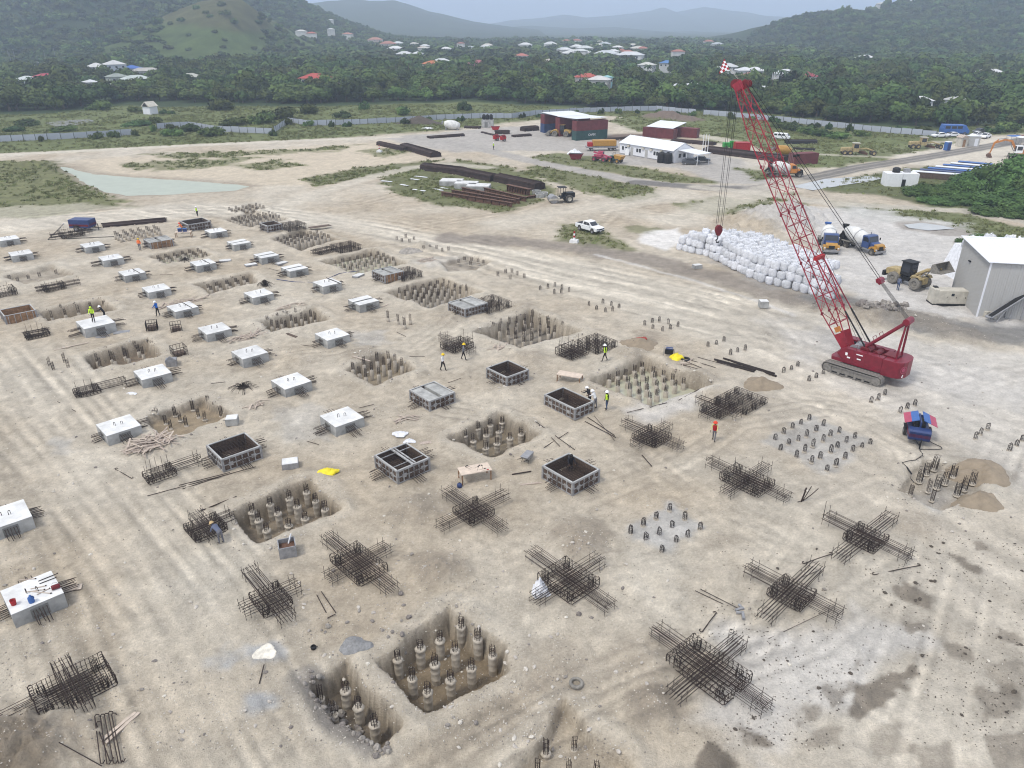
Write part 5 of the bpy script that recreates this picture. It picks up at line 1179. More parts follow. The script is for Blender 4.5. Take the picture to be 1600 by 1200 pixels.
# gantry
AP = V(-3.2, 0, 6.0)
for s in (-.55, .55):
    q = MB(); q.tube([(.1, s, 2.5), AP + V(.05, s * .55, 0)], .17, 8); q.build('gantry_leg', M['crane_red'], CR)
    q = MB(); q.tube([(-3.1, s * 1.1, 2.4), (-3.15, s * .9, 4.2), AP + V(0, s * .6, -.1)], [.09, .11, .08], 8); q.build('gantry_strut', M['crane_red'], CR)
q = MB(); q.box(AP, (.55, .95, .5), Matrix.Rotation(R(-35), 3, 'Y')); q.cyl(AP + V(0, -.6, .1), AP + V(0, .6, .1), .30, n=16); q.build('gantry_head', M['crane_red'], CR, bevel=.03)
q = MB()
for z in (3.4, 3.9): q.tube([(-.9 - (z - 3.4), -.35, z), (-.6 - (z - 3.4), -.35, z + .5), (-.6 - (z - 3.4), .35, z + .5), (-.9 - (z - 3.4), .35, z)], .03, 4)
q.build('access_step', M['dark_red'], CR)
# boom
F0, TIP = V(1.35, 0, 1.9), V(16.7, 0, 25.0); BD = (TIP - F0); BL = BD.length; BD.normalize(); BN = V(-BD.z, 0, BD.x); BY = V(0, 1, 0)
boom = bpy.data.objects.new('boom', None); link(boom, CR)
def bw(t):
    t = t * BL
    if t < 4.2: return .62 + (t / 4.2) * .14, .25 + (t / 4.2) * .5
    if t > BL - 5.0: k = (BL - t) / 5.0; return .42 + .34 * k, .30 + .45 * k
    return .76, .75
def bp(t, sy, sn): a, b_ = bw(t); return F0 + BD * (t * BL) + BY * (a * sy) + BN * (b_ * sn)
NP = 19; ts = [4.2 / BL * 0 + i / NP for i in range(NP + 1)]
for sy in (-1, 1):
    for sn in (-1, 1):
        q = MB(); q.tube([bp(t, sy, sn) for t in (0, 4.2 / BL, 1 - 5 / BL, 1)], .062, 6); q.build('chord', M['crane_lattice'], boom)
for i in range(2, NP):
    a, b_ = ts[i], ts[i + 1]
    for s in (-1, 1):
        k = (-1) ** i
        rod(boom, bp(a, s, -k), bp(b_, s, k), .030, M['crane_lattice'], 'lacing'); rod(boom, bp(a, -k, s), bp(b_, k, s), .030, M['crane_lattice'], 'lacing')
        m_ = (a + b_) / 2
        rod(boom, bp(a, s, k), bp(m_, s, 0) , .022, M['crane_lattice'], 'lacing')
    if i % 2 == 0 or i in (4, 9, 14):
        for s in (-1, 1): rod(boom, bp(a, s, -1), bp(a, s, 1), .03, M['crane_lattice'], 'batten'); rod(boom, bp(a, -1, s), bp(a, 1, s), .03, M['crane_lattice'], 'batten')
for s in (-1, 1):
    q = MB(); a = [bp(0, s, -.6), bp(0, s, .6), bp(1.9 / BL, s, 1), bp(1.9 / BL, s, -1)]; q.add([p - BY * .02 for p in a] + [p + BY * .02 for p in a], [(0, 1, 2, 3), (7, 6, 5, 4), (0, 4, 5, 1), (1, 5, 6, 2), (2, 6, 7, 3), (3, 7, 4, 0)]); q.build('foot_plate', M['crane_lattice'], boom)
q = MB(); q.box(bp(2.3 / BL, .7, .2) + BY * .25, (.5, .06, .6), Matrix.Rotation(-math.atan2(BD.z, BD.x), 3, 'Y')); q.build('guard_plate', M['exc_orange'], boom)
q = MB(); q.tube([bp(2.9 / BL, -1, -1), bp(2.9 / BL, 1, -1)], .06, 6); q.tube([bp(2.9 / BL, -1, 1), bp(2.9 / BL, 1, 1)], .06, 6); q.tube([F0 - BY * .75, F0 + BY * .75], .12, 8); q.build('foot_pin', M['crane_lattice'], boom)
for t in (4.2 / BL, .34, .52, .70):
    q = MB()
    for s in (-1, 1): q.box(bp(t, s, 1), (.18, .16, .3)); q.box(bp(t, s, -1), (.18, .16, .3))
    q.build('section_joint', M['crane_red'], boom)
bh = MB()
for s in (-1, 1):
    base = F0 + BD * (BL - .9); bh.box(base + BD * .5 + BY * s * .42 + BN * .05, (.8, .10, 1.0), Matrix.Rotation(-math.atan2(BD.z, BD.x) + math.pi, 3, 'Y'))
bh.box(TIP - BD * .35 - BN * .2, (.45, .85, .4)); head = bh.build('boom_head', M['crane_lattice'], boom, bevel=.02)
for y in (-.25, 0, .25):
    q = MB(); q.cyl(TIP + V(.25, y - .05, -.15), TIP + V(.25, y + .05, -.15), .42, n=18); q.cyl(TIP - BD * .6 + BN * .75 + V(0, y - .05, 0), TIP - BD * .6 + BN * .75 + V(0, y + .05, 0), .36, n=16); q.build('sheave', M['dark_red'], head)
# backstops
for s in (-1, 1):
    e = bp(9.3 / BL, s * .8, 1); q = MB(); q.tube([(-.35, s * .62, 2.7), V(-.35, s * .62, 2.7).lerp(e, .42)], .075, 8); q.build('backstop_sleeve', M['black'], CR)
    q = MB(); q.tube([V(-.35, s * .62, 2.7).lerp(e, .40), e], .06, 8); q.build('backstop', M['crane_lattice'], CR)
q = MB(); q.box(bp(9.3 / BL, 0, 1), (.35, 1.7, .35)); q.build('backstop_bracket', M['bright_red'], boom)
# ropes
BB = AP.lerp(TIP + BN * .6 - BD * .6, .165)
for s in (-1, 1):
    rod(CR, BB + V(0, s * .22, .1), TIP - BD * .6 + BN * .8 + V(0, s * .35, 0), .028, M['black'], 'pendant')
    q = MB(); pm = (BB + V(0, s * .22, .1)).lerp(TIP - BD * .6 + BN * .8 + V(0, s * .35, 0), .62); q.box(pm, (.3, .12, .2)); q.build('pendant_link', M['black'], CR)
for i in range(6): rod(CR, AP + V(.1, -.35 + .14 * i, .25), BB + V(0, -.26 + .104 * i, 0), .014, M['black'], 'bridle_rope')
q = MB(); q.box(BB, (.6, .75, .30), Matrix.Rotation(R(-44), 3, 'Y')); q.cyl(BB + V(0, -.42, .05), BB + V(0, .42, .05), .24, n=12); q.build('bridle_block', M['crane_red'], CR, bevel=.02)
rod(CR, V(-.35, .1, 2.7), TIP - BD * 1.2 + BN * .7, .014, M['black'], 'hoist_line'); rod(CR, V(.7, -.1, 2.8), TIP - BD * 1.0 + BN * .72, .014, M['black'], 'hoist_line')
HX, HZ = TIP.x + .45, 10.6
for i, (dx, dy) in enumerate(((-.30, -.16), (.30, -.16), (-.30, .16), (.30, .16))): rod(CR, V(TIP.x + .25 + dx * 1.1, dy, TIP.z - .25), V(HX - .2 + dx * .9, dy, HZ + .5), .020, M['black'], 'hoist_rope')
hk = MB(); hk.prof([(-.15, -.5), (.15, -.5), (.38, .0), (.34, .4), (.12, .6), (-.12, .6), (-.34, .4), (-.38, .0)], -.2, .2, Matrix.Translation((HX - .2, 0, HZ)) @ Matrix.Rotation(R(60), 4, 'Z')); hb = hk.build('hook_block', M['dark_red'], CR, bevel=.05)
q = MB(); q.tube([V(HX - .2, 0, HZ - .5), V(HX - .2, 0, HZ - .85), V(HX - .02, 0, HZ - 1.05), V(HX - .12, 0, HZ - 1.25), V(HX - .35, 0, HZ - 1.2), V(HX - .42, 0, HZ - 1.02)], [.07, .06, .08, .09, .07, .03], 8); q.build('hook', M['black'], hb)
# checkered warning flag on the boom tip
fl = bpy.data.objects.new('warning_flag', None); link(fl, CR)
rod(fl, TIP + V(.1, 0, .3), TIP + V(1.0, .25, 1.15), .02, M['beige'], 'flag_pole')
q = MB(); n = 5; U, W_ = V(.55, .85, -.35), V(.50, .30, .95); o0 = TIP + V(1.0, .25, 1.1)
for i in range(n):
    for j in range(n - i):
        q.mat((i + j) % 2); a = o0 + U * (i / n) + W_ * (j / n) + V(0, 0, .05 * math.sin(i * 1.3)); b_ = o0 + U * ((i + 1) / n) + W_ * (j / n) + V(0, 0, .05 * math.sin(i * 1.3 + 1.3)); c = o0 + U * (i / n) + W_ * ((j + 1) / n) + V(0, 0, .05 * math.sin(i * 1.3))
        d = b_ + c - a
        th = V(.012, -.006, 0)
        if j < n - i - 1: q.add([a, b_, d, c, a + th, b_ + th, d + th, c + th], [(0, 1, 2, 3), (7, 6, 5, 4)])
        else: q.add([a, b_, c, a + th, b_ + th, c + th], [(0, 1, 2), (5, 4, 3)])
q.build('flag_cloth', [M['bright_red'], M['white_paint']], fl)

# ------------------------------------------------------------------ wheels shared by the vehicles
_wh = {}
def wheel(parent, x, y, r, w, rim='grey_metal', name='wheel', tyre='rubber'):
    k = (r, w, rim, tyre)
    if k not in _wh:
        a = MB(); a.lathe([(r * .55, -w / 2), (r * .9, -w / 2), (r, -w * .36), (r, w * .36), (r * .9, w / 2), (r * .55, w / 2)], (0, 0, 0), (0, 1, 0), 20)
        for i in range(18):
            t_ = 2 * math.pi * i / 18; a.box((math.cos(t_) * r, 0, math.sin(t_) * r), (.03 * r, w * .8, .10 * r), Matrix.Rotation(-t_, 3, 'Y'))
        b_ = MB(); b_.lathe([(0, -w * .30), (r * .3, -w * .32), (r * .35, -w * .2), (r * .55, -w * .42), (r * .58, -w * .42), (r * .58, w * .42), (r * .55, w * .42), (r * .35, w * .2), (r * .3, w * .32), (0, w * .30)], (0, 0, 0), (0, 1, 0), 16)
        _wh[k] = (a.mesh('tyre', M[tyre]), b_.mesh('rim', M[rim]))
    o = bpy.data.objects.new(name, None); link(o, parent); o.location = (x, y, r); inst('tyre', _wh[k][0], o); inst('rim', _wh[k][1], o)
    return o
mk('rubber_dusty', (.23, .215, .19), .95, var=.35, scale=5)
def bx(parent, name, mt, c, d, rot=None, bevel=0, **k): return MB().box(c, d, rot, **k).build(name, M[mt], parent, bevel=bevel)
def pr(parent, name, mt, pts, y0, y1, bevel=0, smooth=False): return MB().prof(pts, y0, y1).build(name, M[mt], parent, bevel=bevel)
RY = lambda a: Matrix.Rotation(R(a), 3, 'Y')

# ------------------------------------------------------------------ white pickup
def pickup(px, py, rz, label):
    o = thing('pickup_truck', label, 'pickup', G(px, py), R(rz), scale=.96)
    body = pr(o, 'body', 'white_paint', [(-2.6, .55), (-2.2, .42), (-2.0, .42), (-1.9, .75), (-1.55, .92), (-1.2, .75), (-1.1, .40), (1.05, .40), (1.15, .75), (1.5, .92), (1.85, .75), (1.95, .42), (2.45, .42), (2.6, .6), (2.58, .95), (2.4, 1.05), (1.25, 1.14), (-.75, 1.16), (-2.58, 1.14)], -.90, .90, bevel=.05)
    pr(o, 'cabin', 'white_paint', [(1.25, 1.12), (.55, 1.72), (.35, 1.78), (-.55, 1.78), (-.85, 1.70), (-.95, 1.12)], -.78, .78, bevel=.05)
    for s in (-1, 1):
        pr(o, 'side_window', 'glass', [(1.0, 1.17), (.50, 1.62), (.18, 1.65), (.18, 1.17)], s * .79 - .006, s * .79 + .006); pr(o, 'side_window', 'glass', [(.10, 1.17), (.10, 1.65), (-.50, 1.65), (-.72, 1.17)], s * .79 - .006, s * .79 + .006)
        d = bx(o, 'door', 'white_paint', (.55, s * .905, .80), (.95, .012, .62)); bx(d, 'door_handle', 'grey_metal', (.2, s * .92, .98), (.16, .02, .03)); d = bx(o, 'door', 'white_paint', (-.42, s * .905, .80), (.85, .012, .62)); bx(d, 'door_handle', 'grey_metal', (-.7, s * .92, .98), (.16, .02, .03))
        bx(o, 'headlight', 'glass', (2.55, s * .68, .86), (.10, .35, .16)); bx(o, 'mirror', 'white_paint', (.95, s * 1.0, 1.2), (.16, .2, .16)); bx(o, 'wheel_arch', 'black', (1.5, s * .80, .62), (.85, .12, .5)); bx(o, 'wheel_arch', 'black', (-1.55, s * .80, .62), (.85, .12, .5))
        wheel(o, 1.5, s * .80, .38, .24); wheel(o, -1.55, s * .80, .38, .24); bx(o, 'tail_light', 'bright_red', (-2.6, s * .8, .95), (.03, .12, .25))
    w = Matrix.Rotation(R(-49), 3, 'Y'); MB().box((.92, 0, 1.43), (.012, 1.36, .78), Matrix.Rotation(R(-49), 3, 'Y')).build('windscreen', M['glass'], o)
    bx(o, 'grille', 'black', (2.60, 0, .78), (.03, .9, .2)); bx(o, 'bumper', 'black', (2.62, 0, .5), (.08, 1.6, .16)); bx(o, 'bed_floor', 'black', (-1.75, 0, 1.15), (1.55, 1.5, .012)); bx(o, 'number_plate', 'white_paint', (2.665, 0, .55), (.01, .4, .1))
    return o
pickup(921, 362, -52, 'white double-cab pickup parked on the grass by the haul road')
# ------------------------------------------------------------------ mixer trucks
def mixer(px, py, rz, label, cab='truck_blue', fender='truck_yellow', scale=1.0, hop='blue_light'):
    o = thing('mixer_truck', label, 'truck', G(px, py), R(rz), scale=scale)
    bx(o, 'chassis', 'rubber_dusty', (-.8, 0, .85), (7.4, .9, .25)); 
    pr(o, 'cab', cab, [(.75, .95), (2.1, .95), (2.1, 1.85), (1.85, 2.7), (1.6, 2.82), (.8, 2.82), (.75, 2.7)], -1.1, 1.1, bevel=.06)
    pr(o, 'bonnet', cab, [(2.11, .95), (3.5, .95), (3.55, 1.45), (3.4, 1.62), (2.11, 1.9)], -.85, .85, bevel=.06)
    pr(o, 'bonnet_nose', fender, [(2.9, 1.0), (3.56, 1.0), (3.60, 1.44), (3.45, 1.66), (2.9, 1.775)], -.87, .87, bevel=.04)
    MB().box((1.99, 0, 2.28), (.012, 1.9, .85), RY(-16)).build('windscreen', M['glass'], o)
    bx(o, 'grille', 'black', (3.61, 0, 1.2), (.04, .85, .5)); bx(o, 'bumper', 'grey_metal', (3.62, 0, .62), (.22, 2.3, .34), bevel=.03)
    for s in (-1, 1):
        pr(o, 'side_window', 'glass', [(.95, 1.95), (1.95, 1.95), (1.78, 2.6), (.95, 2.6)], s * 1.105 - .006, s * 1.105 + .006)
        pr(o, 'fender', fender, [(2.2, .95), (2.35, 1.3), (2.75, 1.45), (3.25, 1.4), (3.56, 1.15), (3.56, .75), (3.4, .8), (3.25, 1.12), (2.8, 1.2), (2.45, .95)], s * .86, s * 1.2, bevel=.03); bx(o, 'headlight', 'white_paint', (3.57, s * 1.0, 1.05), (.03, .24, .18))
        wheel(o, 2.85, s * 1.0, .52, .30, 'rubber_dusty'); 
        for x in (-2.2, -3.5): wheel(o, x, s * .92, .52, .56, 'rubber_dusty')
        bx(o, 'mud_guard', 'rubber_dusty', (-2.85, s * .95, 1.14), (2.7, .6, .06)); bx(o, 'mirror', 'black', (2.05, s * 1.35, 2.2), (.08, .22, .4)); bx(o, 'tank', 'grey_metal', (.1, s * .8, .9), (1.0, .5, .55), bevel=.06)
    d = MB(); ax = V(-.97, 0, .22).normalized(); d.lathe([(.05, -2.35), (.75, -2.3), (.98, -1.7), (1.22, -.6), (1.22, .35), (1.0, 1.25), (.62, 2.05), (.50, 2.2), (.42, 2.18), (.40, 1.5)], (-1.35, 0, 2.18), ax, 24); dr = d.build('drum', M['drum_white'], o, smooth=True)
    d = MB(); d.lathe([(1.235, -.62), (1.25, -.6), (1.25, -.5), (1.235, -.48)], (-1.35, 0, 2.18), ax, 24); d.build('drum_ring', M['grey_metal'], dr)
    pr(o, 'drum_pedestal', 'black', [(-3.9, .98), (-3.1, .98), (-3.2, 2.3), (-3.6, 2.5)], -.75, .75); pr(o, 'front_pedestal', 'grey_metal', [(.1, .98), (.7, .98), (.6, 2.0), (.2, 2.0)], -.6, .6)
    MB().lathe([(.22, -.35), (.55, .3), (.58, .32), (.2, -.35)], (-3.75, 0, 3.1), (0, 0, 1), 12).build('hopper', M[hop], o)
    c = MB(); c.tube([(-3.9, .0, 2.0), (-4.3, .1, 1.6), (-4.8, .15, 1.2)], [.3, .24, .2], 8); c.build('chute', M['black'], o); MB().tube([(.72, .75, 1.0), (.72, .75, 3.1)], .07, 8).build('exhaust', M['grey_metal'], o)
    return o
mixer(1293, 389, -104, 'blue and yellow mixer truck facing the viewer, left of two', scale=.92)
mixer(1345, 391, -64, 'blue and yellow mixer truck parked askew, right of two', scale=.92, hop='black')
mixer(1227, 276, -3, 'distant mixer truck with orange cab behind the boom', cab='exc_orange', fender='black', scale=.95, hop='black')
# ------------------------------------------------------------------ loaders
def loader(px, py, rz, label, up=True, scale=1.0, col='dust_yellow'):
    o = thing('wheel_loader', label, 'loader', G(px, py), R(rz), scale=scale)
    pr(o, 'engine_hood', col, [(-3.4, 1.0), (-1.2, 1.0), (-1.2, 2.0), (-1.6, 2.1), (-3.2, 1.9), (-3.4, 1.7)], -.85, .85, bevel=.06); bx(o, 'counterweight', 'black', (-3.5, 0, 1.05), (.45, 2.2, .7), bevel=.05); bx(o, 'rear_frame', 'black', (-1.4, 0, .95), (3.0, 1.1, .6))
    cbn = pr(o, 'cab', 'black', [(-1.3, 1.4), (.3, 1.4), (.2, 3.2), (-1.2, 3.25)], -.75, .75, bevel=.04)
    for s in (-1, 1): pr(cbn, 'cab_window', 'glass', [(-1.1, 1.9), (.12, 1.9), (.06, 3.0), (-1.05, 3.05)], s * .76 - .006, s * .76 + .006)
    bx(cbn, 'cab_window', 'glass', (.27, 0, 2.45), (.02, 1.3, 1.1)); bx(cbn, 'cab_roof', col if not up else 'black', (-.5, 0, 3.28), (1.7, 1.65, .1)); bx(o, 'front_frame', col, (1.3, 0, 1.2), (1.9, 1.0, .9), bevel=.05)
    for s in (-1, 1):
        wheel(o, 1.5, s * 1.05, .80, .62, 'rubber_dusty', tyre='rubber_dusty'); wheel(o, -1.9, s * 1.05, .80, .62, 'rubber_dusty', tyre='rubber_dusty'); pr(o, 'fender', col, [(.7, 1.55), (.95, 1.85), (2.0, 1.85), (2.3, 1.55), (2.2, 1.5), (1.9, 1.75), (1.0, 1.75), (.8, 1.5)], s * .78, s * 1.32)
        a = (1.0, s * .45, 1.9); e = (3.7, s * .45, 3.25) if up else (3.3, s * .45, .6); mid = (2.4, s * .45, 2.9) if up else (2.4, s * .45, 1.5)
        MB().tube([a, mid, e], [.20, .22, .14], 6).build('lift_arm', M[col], o); MB().tube([(1.4, s * .45, 1.1), mid], .09, 6).build('lift_cylinder', M['grey_metal'], o)
    z = 3.15 if up else .45; x = 3.65 if up else 3.3
    k = MB(); pts = [(x, z), (x + .15, z + .85), (x - .2, z + 1.05), (x - .32, z + .95), (x - .08, z + .65), (x - .22, z + .0), (x + .25, z - .3), (x + 1.4, z - .10), (x + 1.4, z - .04), (x + .3, z - .18)] if False else [(x - .1, z - .25), (x + 1.35, z - .05), (x + 1.35, z + .02), (x + .1, z - .12), (x - .12, z + .12), (x - .10, z + .75), (x + .25, z + 1.05), (x + .2, z + 1.1), (x - .2, z + .85), (x - .28, z + .05)]
    k.prof(pts, -1.45, 1.45)
    for s in (-1, 1): k.prof([(x - .1, z - .24), (x + 1.3, z - .05), (x + .25, z + 1.04), (x - .14, z + .8), (x - .2, z + .05)], s * 1.45 - .03, s * 1.45 + .03)
    k.build('bucket', M['rubber_dusty'], o)
    return o
loader(1420, 447, -62, 'yellow wheel loader with raised dark bucket by the grey shed', scale=.92)
loader(876, 213, 160, 'yellow wheel loader parked before the container shed', up=False, scale=1.0, col='cat_yellow')
# ------------------------------------------------------------------ graders
def grader(px, py, rz, label, scale=1.0):
    o = thing('road_grader', label, 'grader', G(px, py), R(rz), scale=scale)
    pr(o, 'engine_hood', 'dust_yellow', [(-4.2, .9), (-1.4, .9), (-1.4, 2.0), (-4.0, 1.9), (-4.2, 1.7)], -.6, .6, bevel=.05); c = pr(o, 'cab', 'dust_yellow', [(-1.3, .9), (.3, .9), (.3, 3.0), (-1.3, 3.0)], -.75, .75, bevel=.04)
    for s in (-1, 1): bx(c, 'cab_window', 'glass', (-.5, s * .76, 2.3), (1.2, .02, 1.0))
    bx(c, 'cab_window', 'glass', (.31, 0, 2.3), (.02, 1.2, 1.0)); bx(c, 'cab_roof', 'beige', (-.5, 0, 3.06), (1.9, 1.7, .1))
    MB().tube([(.3, 0, 1.5), (2.2, 0, 1.7), (4.1, 0, 1.15)], [.25, .2, .2], 6).build('main_frame', M['dust_yellow'], o); MB().box((1.6, 0, .55), (.12, 3.4, .6), Matrix.Rotation(R(25), 3, 'Z')).build('blade', M['rust_beam'], o); MB().lathe([(.55, 0), (.75, 0), (.75, .12), (.55, .12)], (1.5, 0, .95), (0, 0, 1), 16).build('circle_gear', M['rust_beam'], o); bx(o, 'front_axle', 'black', (4.1, 0, .7), (.3, 1.9, .25))
    for s in (-1, 1):
        for x in (-3.3, -1.9): wheel(o, x, s * .95, .62, .4, 'dust_yellow')
        wheel(o, 4.1, s * 1.0, .62, .4, 'dust_yellow')
    return o
grader(1338, 242, -8, 'dusty yellow road grader in the grass, nearer of two', .95); grader(1443, 232, -5, 'dusty yellow road grader in the grass, farther of two', .95)
# ------------------------------------------------------------------ excavator
def excavator(px, py, rz, label):
    o = thing('excavator', label, 'excavator', G(px, py), R(rz))
    for y in (-1.2, 1.2): crawler(o, y, 4.4, .45, .6, 24)
    bx(o, 'car_body', 'black', (0, 0, .8), (2.0, 2.0, .5)); bx(o, 'house', 'exc_orange', (-.7, 0, 1.7), (3.4, 2.6, 1.2), bevel=.08); bx(o, 'counterweight', 'black', (-2.3, 0, 1.6), (.6, 2.6, 1.0), bevel=.1)
    c = bx(o, 'cab', 'white_paint', (.9, .85, 2.2), (1.6, .95, 1.8), bevel=.05); bx(c, 'cab_window', 'glass', (1.72, .85, 2.35), (.02, .8, 1.2)); bx(c, 'cab_window', 'glass', (.9, 1.34, 2.45), (1.2, .02, .9)); bx(c, 'cab_window', 'glass', (.9, .36, 2.45), (1.2, .02, .9))
    MB().tube([(1.0, -.1, 1.7), (2.6, -.1, 4.0), (4.2, -.1, 4.3), (6.4, -.1, 3.5)], [.28, .34, .30, .22], 4).build('boom_arm', M['exc_orange'], o); MB().tube([(5.7, -.1, 4.3), (6.5, -.1, 3.5), (7.0, -.1, 1.0)], [.16, .26, .15], 4).build('stick', M['exc_orange'], o)
    MB().tube([(1.6, -.1, 1.6), (3.0, -.1, 3.7)], .10, 6).build('boom_cylinder', M['grey_metal'], o); MB().tube([(3.6, -.1, 4.7), (5.7, -.1, 4.4)], .09, 6).build('stick_cylinder', M['grey_metal'], o)
    k = MB().prof([(7.0, 1.1), (7.5, .7), (7.5, .2), (7.0, -.05), (6.4, .1), (6.5, .18), (7.0, .08), (7.4, .3), (7.4, .6), (6.95, .95)], -.65, .45); k.prof([(7.0, 1.05), (7.45, .7), (7.45, .2), (7.0, 0), (6.45, .12)], .42, .47); k.prof([(7.0, 1.05), (7.45, .7), (7.45, .2), (7.0, 0), (6.45, .12)], -.67, -.62); k.build('bucket', M['rust_beam'], o)
    return o
excavator(1592, 247, 172, 'orange excavator with white cab at the right edge')
# ------------------------------------------------------------------ roller, telehandler, dumper, cars
o = thing('road_roller', 'dark road roller beside the stacked steel beams', 'roller', G(876, 316), R(195), scale=1.0)
MB().lathe([(0, -1.0), (.72, -1.0), (.75, -.95), (.75, .95), (.72, 1.0), (0, 1.0)], (1.6, 0, .75), (0, 1, 0), 20).build('drum', M['grey_metal'], o, smooth=False)
MB().box((1.6, 1.1, .8), (2.0, .12, .3)).box((1.6, -1.1, .8), (2.0, .12, .3)).box((.65, 0, .85), (.25, 2.3, .5)).build('drum_frame', M['beige'], o); bx(o, 'engine_hood', 'black', (-1.6, 0, 1.35), (1.9, 1.5, .9), bevel=.05); bx(o, 'platform', 'black', (-.2, 0, .95), (1.3, 1.5, .3)); bx(o, 'seat', 'black', (-.4, 0, 1.4), (.5, .5, .6)); MB().tube([(.3, 0, 1.1), (.15, 0, 1.8)], .04, 5).build('steering_column', M['black'], o)
for s in (-1, 1):
    wheel(o, -1.4, s * .85, .72, .5, 'beige')
    for x in (-.7, .35): MB().tube([(x, s * .65, 1.0), (x, s * .65, 2.75)], .05, 5).build('roof_post', M['black'], o)
bx(o, 'canopy', 'black', (-.18, 0, 2.8), (1.5, 1.6, .08))
o = thing('telehandler', 'faded red telehandler left of the white office', 'telehandler', G(938, 252), R(-35), scale=.95)
bx(o, 'chassis', 'pink_paint', (0, 0, .95), (4.2, 1.3, .55), bevel=.05); bx(o, 'engine_box', 'pink_paint', (-.4, -.7, 1.5), (2.0, .7, .6), bevel=.05); c = bx(o, 'cab', 'pink_paint', (-.2, .6, 1.75), (1.4, .8, 1.4), bevel=.05); bx(c, 'cab_window', 'glass', (.52, .6, 1.95), (.02, .65, .8)); bx(c, 'cab_window', 'glass', (-.2, 1.01, 1.95), (1.0, .02, .8)); MB().tube([(-2.0, 0, 2.2), (3.2, 0, 1.2)], [.26, .2], 4).build('boom_arm', M['pink_paint'], o); MB().box((3.3, 0, .8), (.1, 1.2, .8)).box((3.8, .4, .4), (1.0, .12, .06)).box((3.8, -.4, .4), (1.0, .12, .06)).build('fork_carriage', M['black'], o)
for s in (-1, 1):
    for x in (-1.4, 1.4): wheel(o, x, s * .9, .58, .42, 'pink_paint')
o = thing('site_dumper', 'small dumper with yellow skip left of the white office', 'dumper', G(962, 254), R(-40))
bx(o, 'chassis', 'container_green', (-.4, 0, .75), (2.6, 1.1, .45)); bx(o, 'engine_cover', 'container_green', (-1.2, 0, 1.2), (1.0, 1.0, .6), bevel=.05); pr(o, 'skip', 'truck_yellow', [(.2, .95), (1.6, .8), (2.2, 1.7), (1.2, 1.75), (-.2, 1.9)], -.9, .9, bevel=.04); MB().tube([(-.6, -.5, 1.1), (-.6, -.5, 2.3), (-.6, .5, 2.3), (-.6, .5, 1.1)], .05, 5).build('roll_bar', M['black'], o); bx(o, 'seat', 'black', (-.5, 0, 1.2), (.4, .5, .5))
for s in (-1, 1):
    wheel(o, .9, s * .85, .55, .4, 'truck_yellow'); wheel(o, -1.2, s * .8, .48, .32, 'truck_yellow')
def car(px, py, rz, label, paint='grey_metal', scale=1.0, kind='car'):
    o = thing(kind, label, 'car', G(px, py), R(rz), scale=scale)
    pr(o, 'body', paint, [(-2.1, .35), (2.1, .35), (2.2, .6), (2.1, .85), (1.1, .98), (-1.9, 1.0), (-2.15, .9)], -.85, .85, bevel=.06); pr(o, 'cabin', paint, [(1.1, .97), (.4, 1.45), (-.9, 1.48), (-1.75, .99)], -.72, .72, bevel=.05)
    for s in (-1, 1):
        pr(o, 'side_window', 'glass', [(.85, 1.02), (.35, 1.38), (-.85, 1.4), (-1.4, 1.02)], s * .73 - .006, s * .73 + .006); wheel(o, 1.35, s * .78, .33, .22); wheel(o, -1.3, s * .78, .33, .22); bx(o, 'headlight', 'white_paint', (2.16, s * .6, .7), (.04, .3, .14))
    MB().box((.76, 0, 1.23), (.012, 1.25, .76), RY(-55)).build('windscreen', M['glass'], o); MB().box((-1.35, 0, 1.25), (.012, 1.25, .85), RY(60)).build('rear_window', M['glass'], o)
    return o
mk('car_grey', (.06, .065, .075), .3, var=.1, spec=.6)
car(1079, 257, -10, 'dark grey saloon car parked by the white office', 'car_grey'); car(1096, 253, -12, 'dark car under the office carport', 'car_grey', .95)
car(1525, 214, -150, 'white car on the track, left of two by the wood', 'white_paint'); car(1539, 216, -140, 'white car on the track, right of two by the wood', 'white_paint'); car(1529, 208, -150, 'grey car partly behind the left white car', 'car_grey')
car(1467, 215, -170, 'white car beside the fence end, left of the blue van', 'white_paint'); car(1487, 214, -170, 'white car in front of the blue van', 'white_paint', .95)
def van(px, py, rz, label, paint, scale=1.0):
    o = thing('van', label, 'van', G(px, py), R(rz), scale=scale)
    pr(o, 'body', paint, [(-2.6, .4), (2.4, .4), (2.5, .9), (2.2, 1.2), (1.6, 2.0), (-2.5, 2.05), (-2.65, 1.2)], -.95, .95, bevel=.08)
    for s in (-1, 1):
        for x in (-1.8, -.6, .5): bx(o, 'side_window', 'glass', (x, s * .955, 1.55), (.95, .012, .5))
        wheel(o, 1.6, s * .85, .36, .24); wheel(o, -1.6, s * .85, .36, .24)
    MB().box((1.92, 0, 1.6), (.012, 1.6, .9), RY(-37)).build('windscreen', M['glass'], o)
    return o
van(1490, 211, -5, 'bright blue van parked by the wood', 'blue_light', 1.5)
o = van(1221, 218, -30, 'white cab of a small truck right of the boom', 'white_paint', .9)
